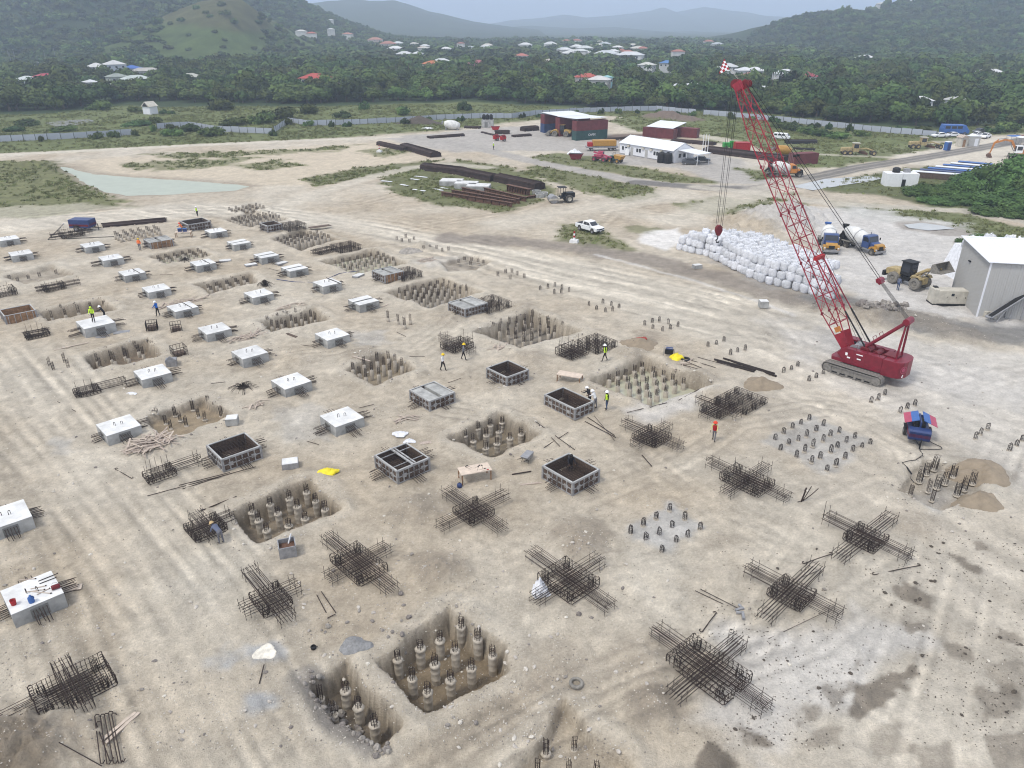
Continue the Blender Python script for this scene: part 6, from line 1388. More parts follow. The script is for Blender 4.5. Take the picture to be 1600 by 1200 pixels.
# ------------------------------------------------------------------ compressors and generator
def compressor(px, py, rz, label, scale=1.0, open_=True):
    o = thing('compressor', label, 'compressor', G(px, py), R(rz), scale=scale)
    b = pr(o, 'body', 'blue_paint', [(-1.35, .45), (1.35, .45), (1.45, .7), (1.42, 1.15), (1.3, 1.3), (.75, 1.34), (.72, .95), (-1.3, .95)] if open_ else [(-1.35, .45), (1.35, .45), (1.45, .7), (1.42, 1.5), (-1.35, 1.5)], -.78, .78, bevel=.04)
    bx(b, 'red_band', 'dark_red', (1.447, 0, .86), (.015, 1.52, .26))
    for i in range(8): bx(b, 'louvre', 'blue_paint', (1.46, 0, .60 + .085 * i), (.04, 1.45, .02))
    for s in (-1, 1): bx(b, 'red_band', 'dark_red', (0, s * .786, .80), (2.6, .014, .24))
    if open_:
        bx(o, 'engine', 'black', (-.2, 0, 1.15), (1.5, .8, .55)); bx(o, 'centre_panel', 'blue_paint', (-.1, 0, 1.5), (1.7, .10, .55)); bx(o, 'rear_panel', 'blue_paint', (-1.3, 0, 1.15), (.08, 1.5, .7))
        for s in (-1, 1):
            q = Matrix.Rotation(R(-s * 22), 3, 'X')
            d = MB().box((-.1, s * .42, 1.86), (1.75, .56, .04), q).build('canopy_door', M['blue_light'], o); MB().box((-.1, s * .92, 1.66), (1.75, .52, .04), q).build('canopy_door_edge', M['pink_paint'], d)
    for s in (-1, 1): wheel(o, -.35, s * .86, .36, .22); bx(o, 'mud_guard', 'black', (-.35, s * .88, .78), (.9, .26, .05))
    MB().tube([(1.3, .25, .5), (2.1, .0, .42), (2.5, 0, .45)], .05, 5).tube([(1.3, -.25, .5), (2.1, .0, .42)], .05, 5).build('tow_bar', M['black'], o); MB().tube([(2.0, .1, .9), (2.0, .1, .05)], .05, 6).build('jockey_stand', M['black'], o)
    return o
compressor(1431, 684, -112, 'blue and red compressor with gull-wing doors open', 1.0)
compressor(131, 360, -5, 'far blue and red compressor beside tangled rebar', 1.25, False)
o = thing('generator', 'beige generator cabinet standing by the grey shed wall', 'generator', G(1478, 474), R(-4), scale=1.1)
bx(o, 'housing', 'beige', (0, 0, .95), (3.5, 1.4, 1.45), bevel=.05); bx(o, 'skid', 'black', (0, 0, .12), (3.6, 1.45, .2)); bx(o, 'end_cowl', 'beige', (-1.55, 0, 1.0), (.5, 1.46, 1.6), bevel=.06)
for x in (-.7, .25, 1.2): d = bx(o, 'door', 'beige', (x, -.705, .95), (.85, .02, 1.15)); bx(d, 'handle', 'black', (x + .3, -.72, .95), (.05, .02, .16))
bx(o, 'control_window', 'glass', (.15, -.722, 1.25), (.3, .015, .28)); bx(o, 'exhaust_cap', 'black', (-1.4, .2, 1.85), (.4, .5, .1))
# ------------------------------------------------------------------ buildings and yard
def frame(pa, pb):
    a, b_ = G(*pa), G(*pb); d = b_ - a; return a, math.atan2(d.y, d.x), d.length
# grey clad shed at the right edge
FC = G(1526, 495); BC = G(1486, 456); rz = math.atan2((FC - BC).y, (FC - BC).x)       # local X: back corner -> front corner, local Y: away to the right
LW = (FC - BC).length; DW = 11.0; HF, HB = 6.4, 6.9
o = thing('grey_shed', 'tall grey clad shed with white roof at the right edge', 'building', BC, rz)
pn = MB(); pn.box((0, 0, .5), (1, .08, 1)); 
for k in (-.5, -.25, 0, .25): pn.box((k + .06, -.05, .5), (.05, .04, 1))
PANEL = pn.mesh('cladding_panel', M['clad_grey'])
n = int(LW / .98); w = LW / n
for i in range(n):
    x = (i + .5) * w; h = HB + (HF - HB) * (x / LW); inst('cladding_panel', PANEL, o, (x, 0, 0), (0, 0, 0), (w - .012, 1, h - .12)); inst('cladding_panel', PANEL, o, (x, DW, 0), (0, 0, math.pi), (w - .012, 1, h - .12))
n2 = int(DW / .98); w2 = DW / n2
for i in range(n2):
    y = (i + .5) * w2
    if not (5.2 < y < 7.4): inst('cladding_panel', PANEL, o, (LW, y, 0), (0, 0, math.pi / 2), (w2 - .012, 1, HF - .12))
    else: inst('cladding_panel', PANEL, o, (LW, y, 2.3), (0, 0, math.pi / 2), (w2 - .012, 1, HF - .12 - 2.3))
    inst('cladding_panel', PANEL, o, (0, y, 0), (0, 0, -math.pi / 2), (w2 - .012, 1, HB - .12))
bx(o, 'corner_flashing', 'clad_white', (LW + .03, -.03, HF / 2), (.16, .16, HF - .1)); bx(o, 'doorway', 'black', (LW - .6, 6.3, 1.15), (.1, 2.2, 2.3))  # black sheet behind the door gap stands in for the unlit interior
rp = MB(); rp.box((0, 0, 0), (1, 1, .07)); rp.box((-.45, 0, .05), (.05, 1, .05)); ROOFP = rp.mesh('roof_sheet', M['white_roof'])
q = math.atan2(HF - HB, LW)
for i in range(n2 + 1): inst('roof_sheet', ROOFP, o, (LW / 2, (i + .3) * w2 - .2, (HF + HB) / 2 + .04), (0, -q, 0), (1, 1, 1)).scale = ((LW + .7), w2 - .01, 1)
bx(o, 'vent_box', 'black', (LW * .38, -.12, 4.9), (.5, .2, .14))
cv = thing('conveyor', 'grey conveyor trestle leaning before the shed door', 'conveyor', G(1575, 500), R(10))
for s in (-.35, .35): MB().tube([(-2.6, s, .5), (1.6, s, 3.2)], .07, 5).build('rail', M['grey_metal'], cv); MB().tube([(-.2, s, 0), (-.2, s, 2.1)], .05, 5).build('leg', M['grey_metal'], cv); MB().tube([(1.2, s, 0), (1.2, s, 3.0)], .05, 5).build('leg', M['grey_metal'], cv); MB().tube([(-1.8, s, 0), (-.8, s, 1.6)], .05, 5).build('leg', M['grey_metal'], cv)
MB().box((-.5, 0, 1.9), (5.0, .55, .05), RY(-32.8)).build('belt', M['black'], cv); MB().lathe([(.16, -.4), (.16, .4)], (-2.6, 0, .5), (0, 1, 0), 10).build('roller', M['grey_metal'], cv)
for (px, py, lab) in ((1540, 496, 'small pale bin standing against the shed front'), (1551, 498, 'second small pale stump near the shed front')):
    o = thing('bin', lab, 'bin', G(px, py), .3); MB().box((0, 0, .35), (.6, .5, .7), top=(1.1, 1.1)).build('body', M['beige'], o, bevel=.03); MB().box((0, 0, .73), (.7, .6, .06)).build('lid', M['beige'], o)
# white prefab office
A_, rz, L = frame((968, 240), (1052, 255)); o = thing('site_office', 'long white prefab office with pitched roof', 'building', A_, rz)
Wd = 7.0; eh = 2.7; rh = 4.3
bx(o, 'wall', 'clad_white', (L / 2, Wd / 2, eh / 2), (L, Wd, eh)); 
for x in (.02, L - .02): MB().add([(x, 0, eh), (x, Wd, eh), (x, Wd / 2, rh - .08)], [(0, 1, 2)] if x > 1 else [(2, 1, 0)]).build('gable', M['clad_white'], o)
sl = math.hypot(Wd / 2 + .4, rh - eh); an = math.atan2(rh - eh, Wd / 2 + .4); n = 14
for s in (0, 1):
    for i in range(n):
        q = inst('roof_sheet', ROOFP, o, (L * (i + .5) / n, (Wd / 2 - .4) / 2 - .0 if not s else Wd - (Wd / 2 - .4) / 2, (eh + rh) / 2 + .05), (an if not s else -an, 0, 0), (1, 1, 1)); q.scale = ((L + .6) / n, sl, 1)
for x in (1.2, 2.3, 6.3, 7.2, 12.2, 13.1): 
    q = bx(o, 'window', 'white_paint', (x, -.02, 1.55), (.9, .06, 1.1)); bx(q, 'pane', 'glass', (x, -.055, 1.55), (.7, .02, .9))
for x in (4.4, 9.4, 15.8): q = bx(o, 'door', 'clad_grey', (x, -.03, 1.05), (.9, .05, 2.05)); bx(q, 'handle', 'black', (x + .35, -.07, 1.0), (.05, .04, .12))
for x in (3.2, 8.3, 11.0, 14.5): bx(o, 'air_conditioner', 'beige', (x, -.15, 2.25), (.8, .28, .5))
for y in (2.0, 3.6): q = bx(o, 'window', 'white_paint', (L + .02, y, 1.55), (.06, 1.0, 1.1)); bx(q, 'pane', 'glass', (L + .055, y, 1.55), (.02, .8, .9))
bx(o, 'carport_roof', 'white_roof', (L + 3.2, 3.6, 2.75), (6.2, 4.6, .12), RY(3))
for x in (L + 2.6, L + 6.0):
    for y in (1.5, 5.6): MB().cyl((x, y, 0), (x, y, 2.7), .06, n=6).build('carport_post', M['white_paint'], o)
bx(o, 'skirting', 'grey_metal', (L / 2, -.01, .12), (L + .04, .05, .24)); bx(o, 'notice_board', 'white_paint', (3.3, -.6, .9), (1.3, .08, 1.6))
for i, (px, py) in enumerate(((1033, 254), (1043, 255))):
    t_ = thing('water_tank', 'black water tank against the office, %s of two' % ('left', 'right')[i], 'tank', G(px, py)); MB().lathe([(0, 0), (.95, 0), (1.0, .1), (1.0, 2.0), (.9, 2.25), (.35, 2.45), (0, 2.45)], n=18).build('shell', M['black'], t_, smooth=True); MB().lathe([(.3, 2.44), (.32, 2.55), (0, 2.58)], n=12).build('lid', M['black'], t_)
    for z in (.6, 1.1, 1.6): MB().lathe([(1.0, z), (1.04, z + .04), (1.0, z + .08)], n=18).build('rib', M['black'], t_)
for i, px in enumerate((1097, 1101, 1105)):
    t_ = thing('flag_pole', 'white flag pole beside the office carport, %s of three' % ('left', 'middle', 'right')[i], 'pole', G(px, 240)); MB().tube([(0, 0, 0), (0, 0, 4.8)], [.10, .07], 6).build('shaft', M['white_paint'], t_); MB().box((0, 0, .1), (.5, .5, .2)).build('base', M['concrete'], t_)
# shipping containers
def container_mesh(L, h, mt):
    m = MB(); m.box((0, 0, h / 2), (L, 2.44, h)); n = int(L / .42)
    for i in range(n):
        for s in (-1, 1): m.box((-L / 2 + .3 + (L - .6) * i / (n - 1), s * 1.235, h / 2), (.17, .04, h - .3))
    for s in (-1, 1):
        for t_ in (-1, 1): m.box((s * (L / 2 - .06), t_ * 1.19, h / 2), (.18, .18, h + .02))
    for t_ in (-1, 1): m.box((0, t_ * 1.2, h - .04), (L, .14, .12)); m.box((0, t_ * 1.2, .06), (L, .14, .12))
    return m.mesh('container_shell', M[mt])
_cm = {}
def container(loc, rz, L, mt, label, h=2.6, group=None):
    k = (L, h, mt)
    if k not in _cm: _cm[k] = container_mesh(L, h, mt)
    o = thing('shipping_container', label, 'container', loc, rz, group); inst('shell', _cm[k], o)
    for y in (-.6, .6):
        d = bx(o, 'door', mt, (L / 2 + .03, y, h / 2), (.05, 1.12, h - .25))
        for dy in (-.3, .3): MB().cyl((L / 2 + .08, y + dy, .15), (L / 2 + .08, y + dy, h - .15), .025, n=5).build('lock_rod', M['grey_metal'], d)
    return o
O_ = G(900, 220); rz = R(26); X_ = V(math.cos(rz), math.sin(rz), 0); Y_ = V(-math.sin(rz), math.cos(rz), 0); CL = 10.4
rows = [(0, 'green', 'red'), (9.8, 'red', 'red'), (19.2, 'blue', 'red')]
for i, (d, lo, hi) in enumerate(rows):
    c = O_ + X_ * (CL / 2) + Y_ * (d + 1.2)
    w_ = ('nearest', 'middle', 'farthest')[i]
    container((c.x, c.y, 0), rz, CL, 'container_' + lo, 'lower %s shipping container of the %s stack carrying the shed roof' % (lo, w_)); container((c.x, c.y, 2.62), rz, CL, 'container_' + hi, 'upper red shipping container of the %s stack carrying the shed roof' % w_)
for i, (d0, d1, lab) in enumerate(((0.2, 11.2, 'white sheet roof spanning the nearer bay of container shed'), (10.6, 21.2, 'white sheet roof spanning the farther bay of container shed'))):
    c = O_ + X_ * (CL / 2) + Y_ * ((d0 + d1) / 2); o = thing('shed_roof', lab, 'roof', (c.x, c.y, 5.45), rz)
    for k in range(10): inst('roof_sheet', ROOFP, o, (-CL / 2 + CL * (k + .5) / 10, 0, .25), (R(-2 if i == 0 else 1), 0, 0), (CL / 10 - .02, d1 - d0, 1))
    for s in (-1, 1): MB().tube([(s * CL / 2 * .9, -(d1 - d0) / 2, .05), (s * CL / 2 * .9, (d1 - d0) / 2, .05)], .08, 4).build('rafter', M['grey_metal'], o)
# lettering on the green container
tx = bpy.data.curves.new('container_lettering', 'FONT'); tx.body = 'CAPEX'; tx.size = .8; tx.extrude = .01; tx.align_x = 'CENTER'
tq = bpy.data.objects.new('lettering_curve', tx); link(tq); bpy.context.view_layer.update()
to = bpy.data.objects.new('lettering', bpy.data.meshes.new_from_object(tq.evaluated_get(bpy.context.evaluated_depsgraph_get()))); to.data.materials.clear(); to.data.materials.append(M['white_paint']); bpy.data.objects.remove(tq)
gc = [q for q in bpy.data.objects if q.get('label', '').startswith('lower green')][0]; link(to, gc); to.location = (0, -1.27, 1.15); to.rotation_euler = (math.pi / 2, 0, 0)
a, rz2, L = frame((1004, 213), (1045, 217)); c = a + V(math.cos(rz2), math.sin(rz2), 0) * 5 + V(-math.sin(rz2), math.cos(rz2), 0) * 1.2
container((c.x, c.y, 0), rz2, 10.0, 'container_red', 'faded red container under the small white roof'); c2 = G(1072, 214); container((c2.x, c2.y, 0), rz2 + .15, 7.0, 'container_red', 'red container right of the small white roof')
cc = c + V(-math.sin(rz2), math.cos(rz2), 0) * 3.6; o = thing('lean_to_roof', 'small white sheet roof over the faded red container', 'roof', (cc.x, cc.y, 3.1), rz2)
for k in range(8): inst('roof_sheet', ROOFP, o, (-4.4 + 1.1 * k + .55, 0, .2), (R(7), 0, 0), (1.08, 8.2, 1))
for s in (-1, 1): MB().cyl((s * 4.2, 3.8, -3.1), (s * 4.2, 3.8, .6), .08, n=6).build('post', M['grey_metal'], o)
a, rz3, L = frame((1241, 258), (1277, 256)); c = a + V(math.cos(rz3), math.sin(rz3), 0) * L / 2 + V(-math.sin(rz3), math.cos(rz3), 0) * 1.3; container((c.x, c.y, 0), rz3 + math.pi, round(L, 1), 'container_red', 'dark red container right of the distant mixer truck', 2.5)
a, rz4, L = frame((1149, 237), (1172, 237)); c = a + V(1, 0, 0) * L / 2 + V(0, 1.3, 0); container((c.x, c.y, 0), rz4, round(L, 1), 'bright_red', 'bright red container beside a green machine', 2.2)
o = thing('pump_machine', 'bright green machine left of the bright red container', 'machine', G(1139, 233), 0); mk('green_paint', (.03, .30, .05), .5); bx(o, 'body', 'green_paint', (0, 0, 1.1), (3.4, 1.6, 1.2), bevel=.08); bx(o, 'cover', 'green_paint', (.8, 0, 1.85), (1.4, 1.4, .5), bevel=.08)
for s in (-1, 1): wheel(o, -.9, s * .8, .45, .25, 'green_paint'); wheel(o, .9, s * .8, .45, .25, 'green_paint')
# white cabin with roof tanks, and the blue-topped covers
o = thing('white_cabin', 'small white cabin with dark doorway and roof tanks', 'building', G(1404, 290), R(-8)); bx(o, 'wall', 'white_paint', (-1.6, 0, 1.3), (3.1, 3.0, 2.6)); bx(o, 'wall', 'white_paint', (1.6, .1, 1.3), (3.1, 3.0, 2.7)); bx(o, 'door', 'black', (.35, -1.45, .75), (.7, .1, 1.5)); MB().lathe([(0, 2.6), (.75, 2.6), (.75, 3.4), (.4, 3.6), (0, 3.6)], (-.9, .4, 0), n=14).build('roof_tank', M['black'], o, smooth=True); bx(o, 'roof_box', 'grey_metal', (1.2, .5, 3.0), (1.2, 1.0, .65))
for i in range(7):
    a, b_ = G(1424 + i * 12, 276 - i * 2.6), G(1500 + i * 8, 282 - i * 2.8); d = b_ - a; o = thing('long_trough', '%s covered trough from the white cabin, %s lid' % (ORD[i], ('white', 'blue', 'blue', 'white', 'blue', 'white', 'blue')[i]), 'trough', (a + b_) / 2, math.atan2(d.y, d.x), 'covered troughs beside the white cabin')
    bx(o, 'tub', 'form_dark', (0, 0, .6), (d.length, 1.7, 1.2)); bx(o, 'lid', ('white_roof', 'blue_paint', 'blue_light', 'white_roof', 'blue_light', 'white_roof', 'blue_light')[i], (0, 0, 1.26), (d.length + .1, 1.8, .1))
o = thing('portable_toilet', 'blue portable toilet with white roof by the road', 'toilet', G(1479, 235), R(15)); bx(o, 'body', 'blue_light', (0, 0, 1.1), (1.2, 1.2, 2.1)); bx(o, 'roof', 'white_roof', (0, 0, 2.22), (1.25, 1.25, .14), top=(.8, .8)); bx(o, 'door', 'blue_paint', (0, -.61, 1.05), (.8, .03, 1.85))
o = thing('guard_hut', 'brown gabled guard hut by the road', 'hut', G(1501, 229), R(10)); bx(o, 'wall', 'beige', (0, 0, 1.2), (2.0, 2.0, 2.4)); MB().prof([(-1.2, 2.4), (1.2, 2.4), (0, 3.1)], -1.2, 1.2).build('roof', M['timber'], o); bx(o, 'door', 'ply', (0, -1.01, 1.0), (.8, .04, 1.9))
o = thing('grey_hut', 'pale grey ribbed hut right of the guard hut', 'hut', G(1518, 228), R(-5)); bx(o, 'wall', 'clad_grey', (0, 0, 1.3), (2.8, 2.2, 2.6)); bx(o, 'roof', 'white_roof', (0, 0, 2.66), (3.0, 2.4, .1)); bx(o, 'door', 'clad_white', (.5, -1.11, 1.05), (.9, .03, 2.0))
for i, (px, py, mt, w_) in enumerate(((1582, 226, 'blue_light', 3.2), (1596, 228, 'white_roof', 3.0), (1608, 226, 'container_red', 5.0))):
    o = thing('covered_stall', ('stall with blue cover behind the excavator', 'stall with white cover behind the excavator', 'stall with dark red cover at right edge behind the excavator')[i], 'stall', G(px, py), 0); bx(o, 'roof', mt, (0, 0, 2.4), (w_, 2.4, .3), top=(.6, .3))
    for s in (-1, 1):
        for t_ in (-1, 1): MB().cyl((s * w_ * .45, t_ * 1.1, 0), (s * w_ * .45, t_ * 1.1, 2.3), .05, n=5).build('post', M['grey_metal'], o)
o = thing('field_shack', 'tiny shack with grey gable in the left field', 'hut', G(236, 178), R(-25)); bx(o, 'wall', 'clad_white', (0, 0, 1.4), (3.6, 3.6, 2.8)); MB().prof([(-2.2, 2.7), (2.2, 2.7), (0, 4.4)], -2.1, 2.1).build('roof', M['beige'], o); MB().prof([(-1.5, 2.75), (1.5, 2.75), (0, 4.1)], -2.13, -2.105).build('gable_opening', M['black'], o)  # black gable plate puts the shade of an open gable into colour
o = thing('tank_plinth', 'grey concrete block hut carrying black tanks', 'plinth', G(762, 199), R(-5)); bx(o, 'block', 'concrete', (0, 0, 1.2), (3.6, 3.0, 2.4)); bx(o, 'opening', 'concrete_dark', (-.3, -1.51, 1.0), (1.0, .04, 1.6))  # solid dark plate on the front imitates the shade inside an opening
for i in range(3):
    p = o.matrix_world @ V(0, 0, 0); t_ = thing('roof_tank', 'black tank on the concrete block hut, %s of three' % ('left', 'middle', 'right')[i], 'tank', (G(762, 199).x - 1.15 + 1.15 * i, G(762, 199).y, 2.4)); MB().lathe([(0, 0), (.55, 0), (.55, 1.3), (.3, 1.55), (0, 1.55)], n=12).build('shell', M['black'], t_, smooth=True); MB().lathe([(.2, 1.54), (.2, 1.62), (0, 1.62)], n=8).build('lid', M['black'], t_)
def skip(px, py, rz, label, mt, s=1.0):
    o = thing('skip', label, 'skip', G(px, py), R(rz), scale=s); MB().prof([(-1.1, .1), (1.1, .1), (1.7, 1.3), (-1.7, 1.3)], -.8, .8).build('tub', M[mt], o); bx(o, 'rim', mt, (0, 0, 1.33), (3.5, 1.75, .1)); bx(o, 'load', 'black', (0, 0, 1.385), (3.2, 1.5, .02)); return o
skip(900, 249, -10, 'dark red skip on the grass left of the telehandler', 'dark_red', 1.0); skip(774, 203, 5, 'small bright red skip near the block hut', 'bright_red', .8)
for i, (px, py) in enumerate(((775, 220), (786, 221))):
    o = thing('engine_unit', 'small red engine unit in the gravel yard, %s of two' % ('left', 'right')[i], 'machine', G(px, py), R(20)); bx(o, 'housing', 'bright_red', (0, 0, .95), (1.6, 1.1, 1.0), bevel=.08); MB().lathe([(.45, -.5), (.5, 0), (.45, .5)], (.1, -.1, 1.35), (1, 0, 0), 12).build('tank', M['dark_red'], o)
    for s in (-1, 1): wheel(o, .3, s * .6, .38, .2)
o = thing('tank_trailer', 'flatbed trailer carrying an orange tank left of the office', 'trailer', G(940, 235), R(3)); bx(o, 'bed', 'grey_metal', (0, 0, .95), (8.4, 2.3, .35)); bx(o, 'tank', 'truck_yellow', (.6, 0, 1.95), (6.2, 2.0, 1.5), bevel=.15); bx(o, 'frame', 'bright_red', (-3.2, 0, 1.6), (1.2, 2.0, 1.0))
for s in (-1, 1):
    for x in (2.2, 3.3, -2.8): wheel(o, x, s * 1.0, .42, .28)
# mixer drums lying in the yard
for (px, py, rz_, mt, lab, s) in ((706, 203, -5, 'drum_white', 'white mixer drum lying on the ground by the fence', 1.15), (1222, 243, 10, 'truck_yellow', 'orange mixer drum behind the boom', 1.0)):
    o = thing('mixer_drum', lab, 'mixer drum', G(px, py), R(rz_), scale=s); MB().lathe([(.05, -2.3), (.7, -2.25), (.95, -1.7), (1.2, -.6), (1.2, .35), (1.0, 1.25), (.6, 2.05), (.48, 2.1)], (0, 0, 1.35), (-.98, 0, .15), 20).build('shell', M[mt], o, smooth=True); MB().lathe([(.44, 0), (.62, .4), (.58, .42), (.4, 0)], (-2.4, 0, 1.75), (-.9, 0, .4), 12).build('mouth', M['grey_metal'], o)
    for x in (-1.5, 1.6): bx(o, 'cradle', 'grey_metal', (x, 0, .35), (.3, 1.8, .7))
# ------------------------------------------------------------------ perimeter fence
def fence(pts, label, skip_=()):
    W = [G(*p) for p in pts]; o = thing('sheet_fence', label, 'fence', W[0]); base = W[0]; k = 0
    for a, b_ in zip(W[:-1], W[1:]):
        d = b_ - a; n = max(1, round(d.length / 3.0)); u = d / n; rz = math.atan2(d.y, d.x)
        for i in range(n):
            p = a + u * i - base; k += 1
            inst('post', FPOST, o, p); 
            if rg.random() > .025: inst('panel', FPANEL, o, p + u / 2, (rg.uniform(-.03, .03), 0, rz), (u.length - .1, 1, rg.uniform(.94, 1.04)))
    inst('post', FPOST, o, W[-1] - base)
fp_ = MB(); fp_.box((0, 0, .95), (1, .03, 1.7))
for z in (.35, .95, 1.6): fp_.box((0, .03, z), (1, .04, .07))
FPANEL = fp_.mesh('fence_panel', M['fence_sheet']); fq = MB(); fq.box((0, 0, .95), (.14, .14, 2.0)); FPOST = fq.mesh('fence_post', M['fence_post'])
fence([(-160,229),(-60,225),(0,222),(75,219),(137,215.5),(207,211.5)], 'white sheet fence left of the overgrown gap'); fence([(246,202),(270,200),(295,199),(316,202),(337,206),(400,208.5),(426,209.5)], 'white sheet fence from the overgrown gap to its corner')
fence([(426,209.5),(452,192),(482,197),(525,196),(575,194),(632,191),(682,187.5),(750,185),(800,185),(837,180.5),(900,176.5),(975,174),(1025,173)], 'white sheet fence from its corner to behind the small white roof')
fence([(1025,173),(1075,177.5),(1160,184.5),(1200,189),(1260,195),(1320,201.5),(1375,207),(1440,212.5),(1462,214)], 'white sheet fence running behind the boom to the parked cars')
FB = []
for i in range(46):
    t_ = i / 45; px = 60 + 1360 * t_; py = float(np.interp(px, [0, 207, 246, 295, 337, 426, 452, 525, 632, 750, 837, 975, 1025, 1160, 1320, 1440], [223, 213, 204, 201, 207, 211, 194, 198, 193, 187, 182.5, 176, 175, 186, 203, 214]))
    if rg.random() < .2: continue
    p = G(px + rg.uniform(-6, 6), py + rg.uniform(.6, 1.6)); tree((p.x, p.y, 0), rg.uniform(.9, 2.2), rg.uniform(1.2, 2.6), 'low weed bush growing against the perimeter fence', 'weed bushes along the perimeter fence', bush=True, name='fence_bush')
# ------------------------------------------------------------------ houses of the town
def hip_roof(w, d, h, e=.6):
    m = MB(); a, b_ = w / 2 + e, d / 2 + e; r_ = max(.2, a - b_)
    m.add([(-a, -b_, 0), (a, -b_, 0), (a, b_, 0), (-a, b_, 0), (-r_, 0, h), (r_, 0, h)], [(0, 1, 5, 4), (1, 2, 5), (2, 3, 4, 5), (3, 0, 4), (3, 2, 1, 0)]); return m
_hm = {}
def cmat(c, pre):
    k = (pre,) + tuple(round(x, 2) for x in c)
    if k not in _hm: _hm[k] = mat('%s_%d' % (pre, len(_hm)), c, .75, var=.15, scale=.3)
    return _hm[k]
def house(x, y, z, w, d, st, roof, wall, label, rz, group=None, top=None, windows=True):
    o = thing('house', label, 'house', (x, y, z), rz, group); h = 2.9 * st if top is None else top
    MB().box((0, 0, h / 2 - 1), (w, d, h + 2)).build('wall', cmat(wall, 'house_wall'), o)
    rf = hip_roof(w, d, min(w, d) * .22).build('roof', cmat(roof, 'house_roof'), o); rf.location = (0, 0, h)
    if windows:
        for k in range(st):
            for i in range(3):
                q = bx(o, 'window', 'white_paint', (-w * .33 + w * .33 * i, -d / 2 - .02, 1.5 + 2.9 * k + (h - 2.9 * st)), (1.5, .08, 1.3)); bx(q, 'pane', 'glass', (-w * .33 + w * .33 * i, -d / 2 - .07, 1.5 + 2.9 * k + (h - 2.9 * st)), (1.2, .03, 1.05))
        for s in (-1, 1): q = bx(o, 'window', 'white_paint', (s * (w / 2 + .02), 0, 1.5 + (h - 2.9 * st)), (.08, 1.4, 1.3)); bx(q, 'pane', 'glass', (s * (w / 2 + .07), 0, 1.5 + (h - 2.9 * st)), (.03, 1.1, 1.05))
    return o
for (px, py, rh_, w, d, roof, wall, st, lab) in HOUSES:
    p = G(px, py, rh_); roof = tuple(c_ * .72 for c_ in roof); ex = min(w, d) * .11; house(p.x, p.y, 0, w, d, st, roof, wall, lab, math.atan2(p.y, p.x) - math.pi / 2 + R(rg.uniform(-25, 25)), 'houses among the trees', top=rh_ - ex)
TOWN = []
for i in range(44):
    px = rg.choice([rg.uniform(586, 690), rg.uniform(640, 800), rg.uniform(800, 1160), rg.uniform(800, 1160)]); py = float(np.interp(px, [580, 700, 900, 1160], [60, 62, 64, 66])) + rg.uniform(-3, 14)
    TOWN.append((px, py))
for (px, py) in TOWN:
    p = G(px, py, 10); c = rg.choice([(.56, .57, .58), (.50, .52, .52), (.48, .46, .42), (.60, .60, .60), (.34, .14, .11), (.40, .43, .45)]); w = rg.uniform(8, 15)
    house(p.x, p.y, 0, w, w * .7, 1, c, (.62, .61, .58), 'tiny house of the far town between the hills', rg.uniform(-.4, .4), 'houses of the far town', top=9.0, windows=False)
def hill_hit(H, px, py):
    Xh, Yh, Zh = H; u = (px - 800) / FPX
    for D in np.linspace(Yh.min() + 5, Yh.max(), 240):
        p = AT(px, py, D); j = np.argmin(np.abs(Xh[0] - p.x)); i = np.argmin(np.abs(Yh[:, j] - D))
        if Zh[i, j] > p.z: return Vector((p.x, D, Zh[i, j]))
    return None
for H, px, py, w, roof, lab in ((hillL, 472, 62, 12, (.72, .72, .70), 'pale house at the left hill foot, leftmost of the pair'), (hillL, 488, 66, 11, (.55, .17, .12), 'red-roofed house at the left hill foot beside a pale one'), (hillL, 518, 41, 6, (.7, .7, .7), 'lone tiny house high on the left hill'), (hillL, 518, 57, 9, (.75, .75, .75), 'white house low on the left hill slope'), (hillL, 544, 65, 12, (.55, .26, .2), 'salmon roof at the left hill foot right side'),
                               (hillR, 1375, 18, 12, (.74, .74, .73), 'white house on the crest of the right hill'), (hillR, 1432, 4, 14, (.74, .76, .78), 'white house highest on the right hill'), (hillR, 1348, 109, 16, (.8, .8, .8), 'long white roof low on the right hill slope')):
    q = hill_hit(H, px, py)
    if q is not None: house(q.x, q.y, q.z + 2.5, w, w * .7, 1, tuple(c_ * .7 for c_ in roof), (.62, .62, .6), lab, rg.uniform(-.4, .4), 'houses on the hills', top=5.5, windows=False)
for i, (px, py, h) in enumerate(((1314, 24, 13), (1323, 23, 12), (1337, 24, 8), (1346, 24, 7), (1380, 14, 12), (1387, 12, 14), (1402, 8, 10))):
    q = hill_hit(hillR, px, py + 4)
    if q is None: q = AT(px, py + 6, 1150)
    tree((q.x, q.y, q.z), h * .42, h, '%s tree from the left standing out on the right hill crest' % ORD[i], 'crest trees of the right hill')
# boats laid up at far left
bo = MB(); bo.prof([(-4, 0), (3, 0), (4.6, 1.5), (-4.2, 1.5)], -1.4, 1.4); bo.box((-.6, 0, 2.0), (3.6, 1.9, 1.0), top=(.8, .8)); BOAT = bo.mesh('boat_hull', M['white_paint'])
for i in range(34):
    px = rg.uniform(4, 106); py = rg.uniform(92, 104); p = G(px, py, 3); o = thing('boat', 'white boat laid up in the distant yard at far left', 'boat', (p.x, p.y, 1.2), rg.uniform(-.5, .5) + 1.2, 'boats in the distant yard'); inst('hull', BOAT, o, (0, 0, 0), (0, 0, 0), rg.uniform(.7, 1.1))
    if i % 6 == 0: MB().cyl((0, 0, 1.5), (0, 0, 11), .10, n=4).build('mast', M['grey_metal'], o)
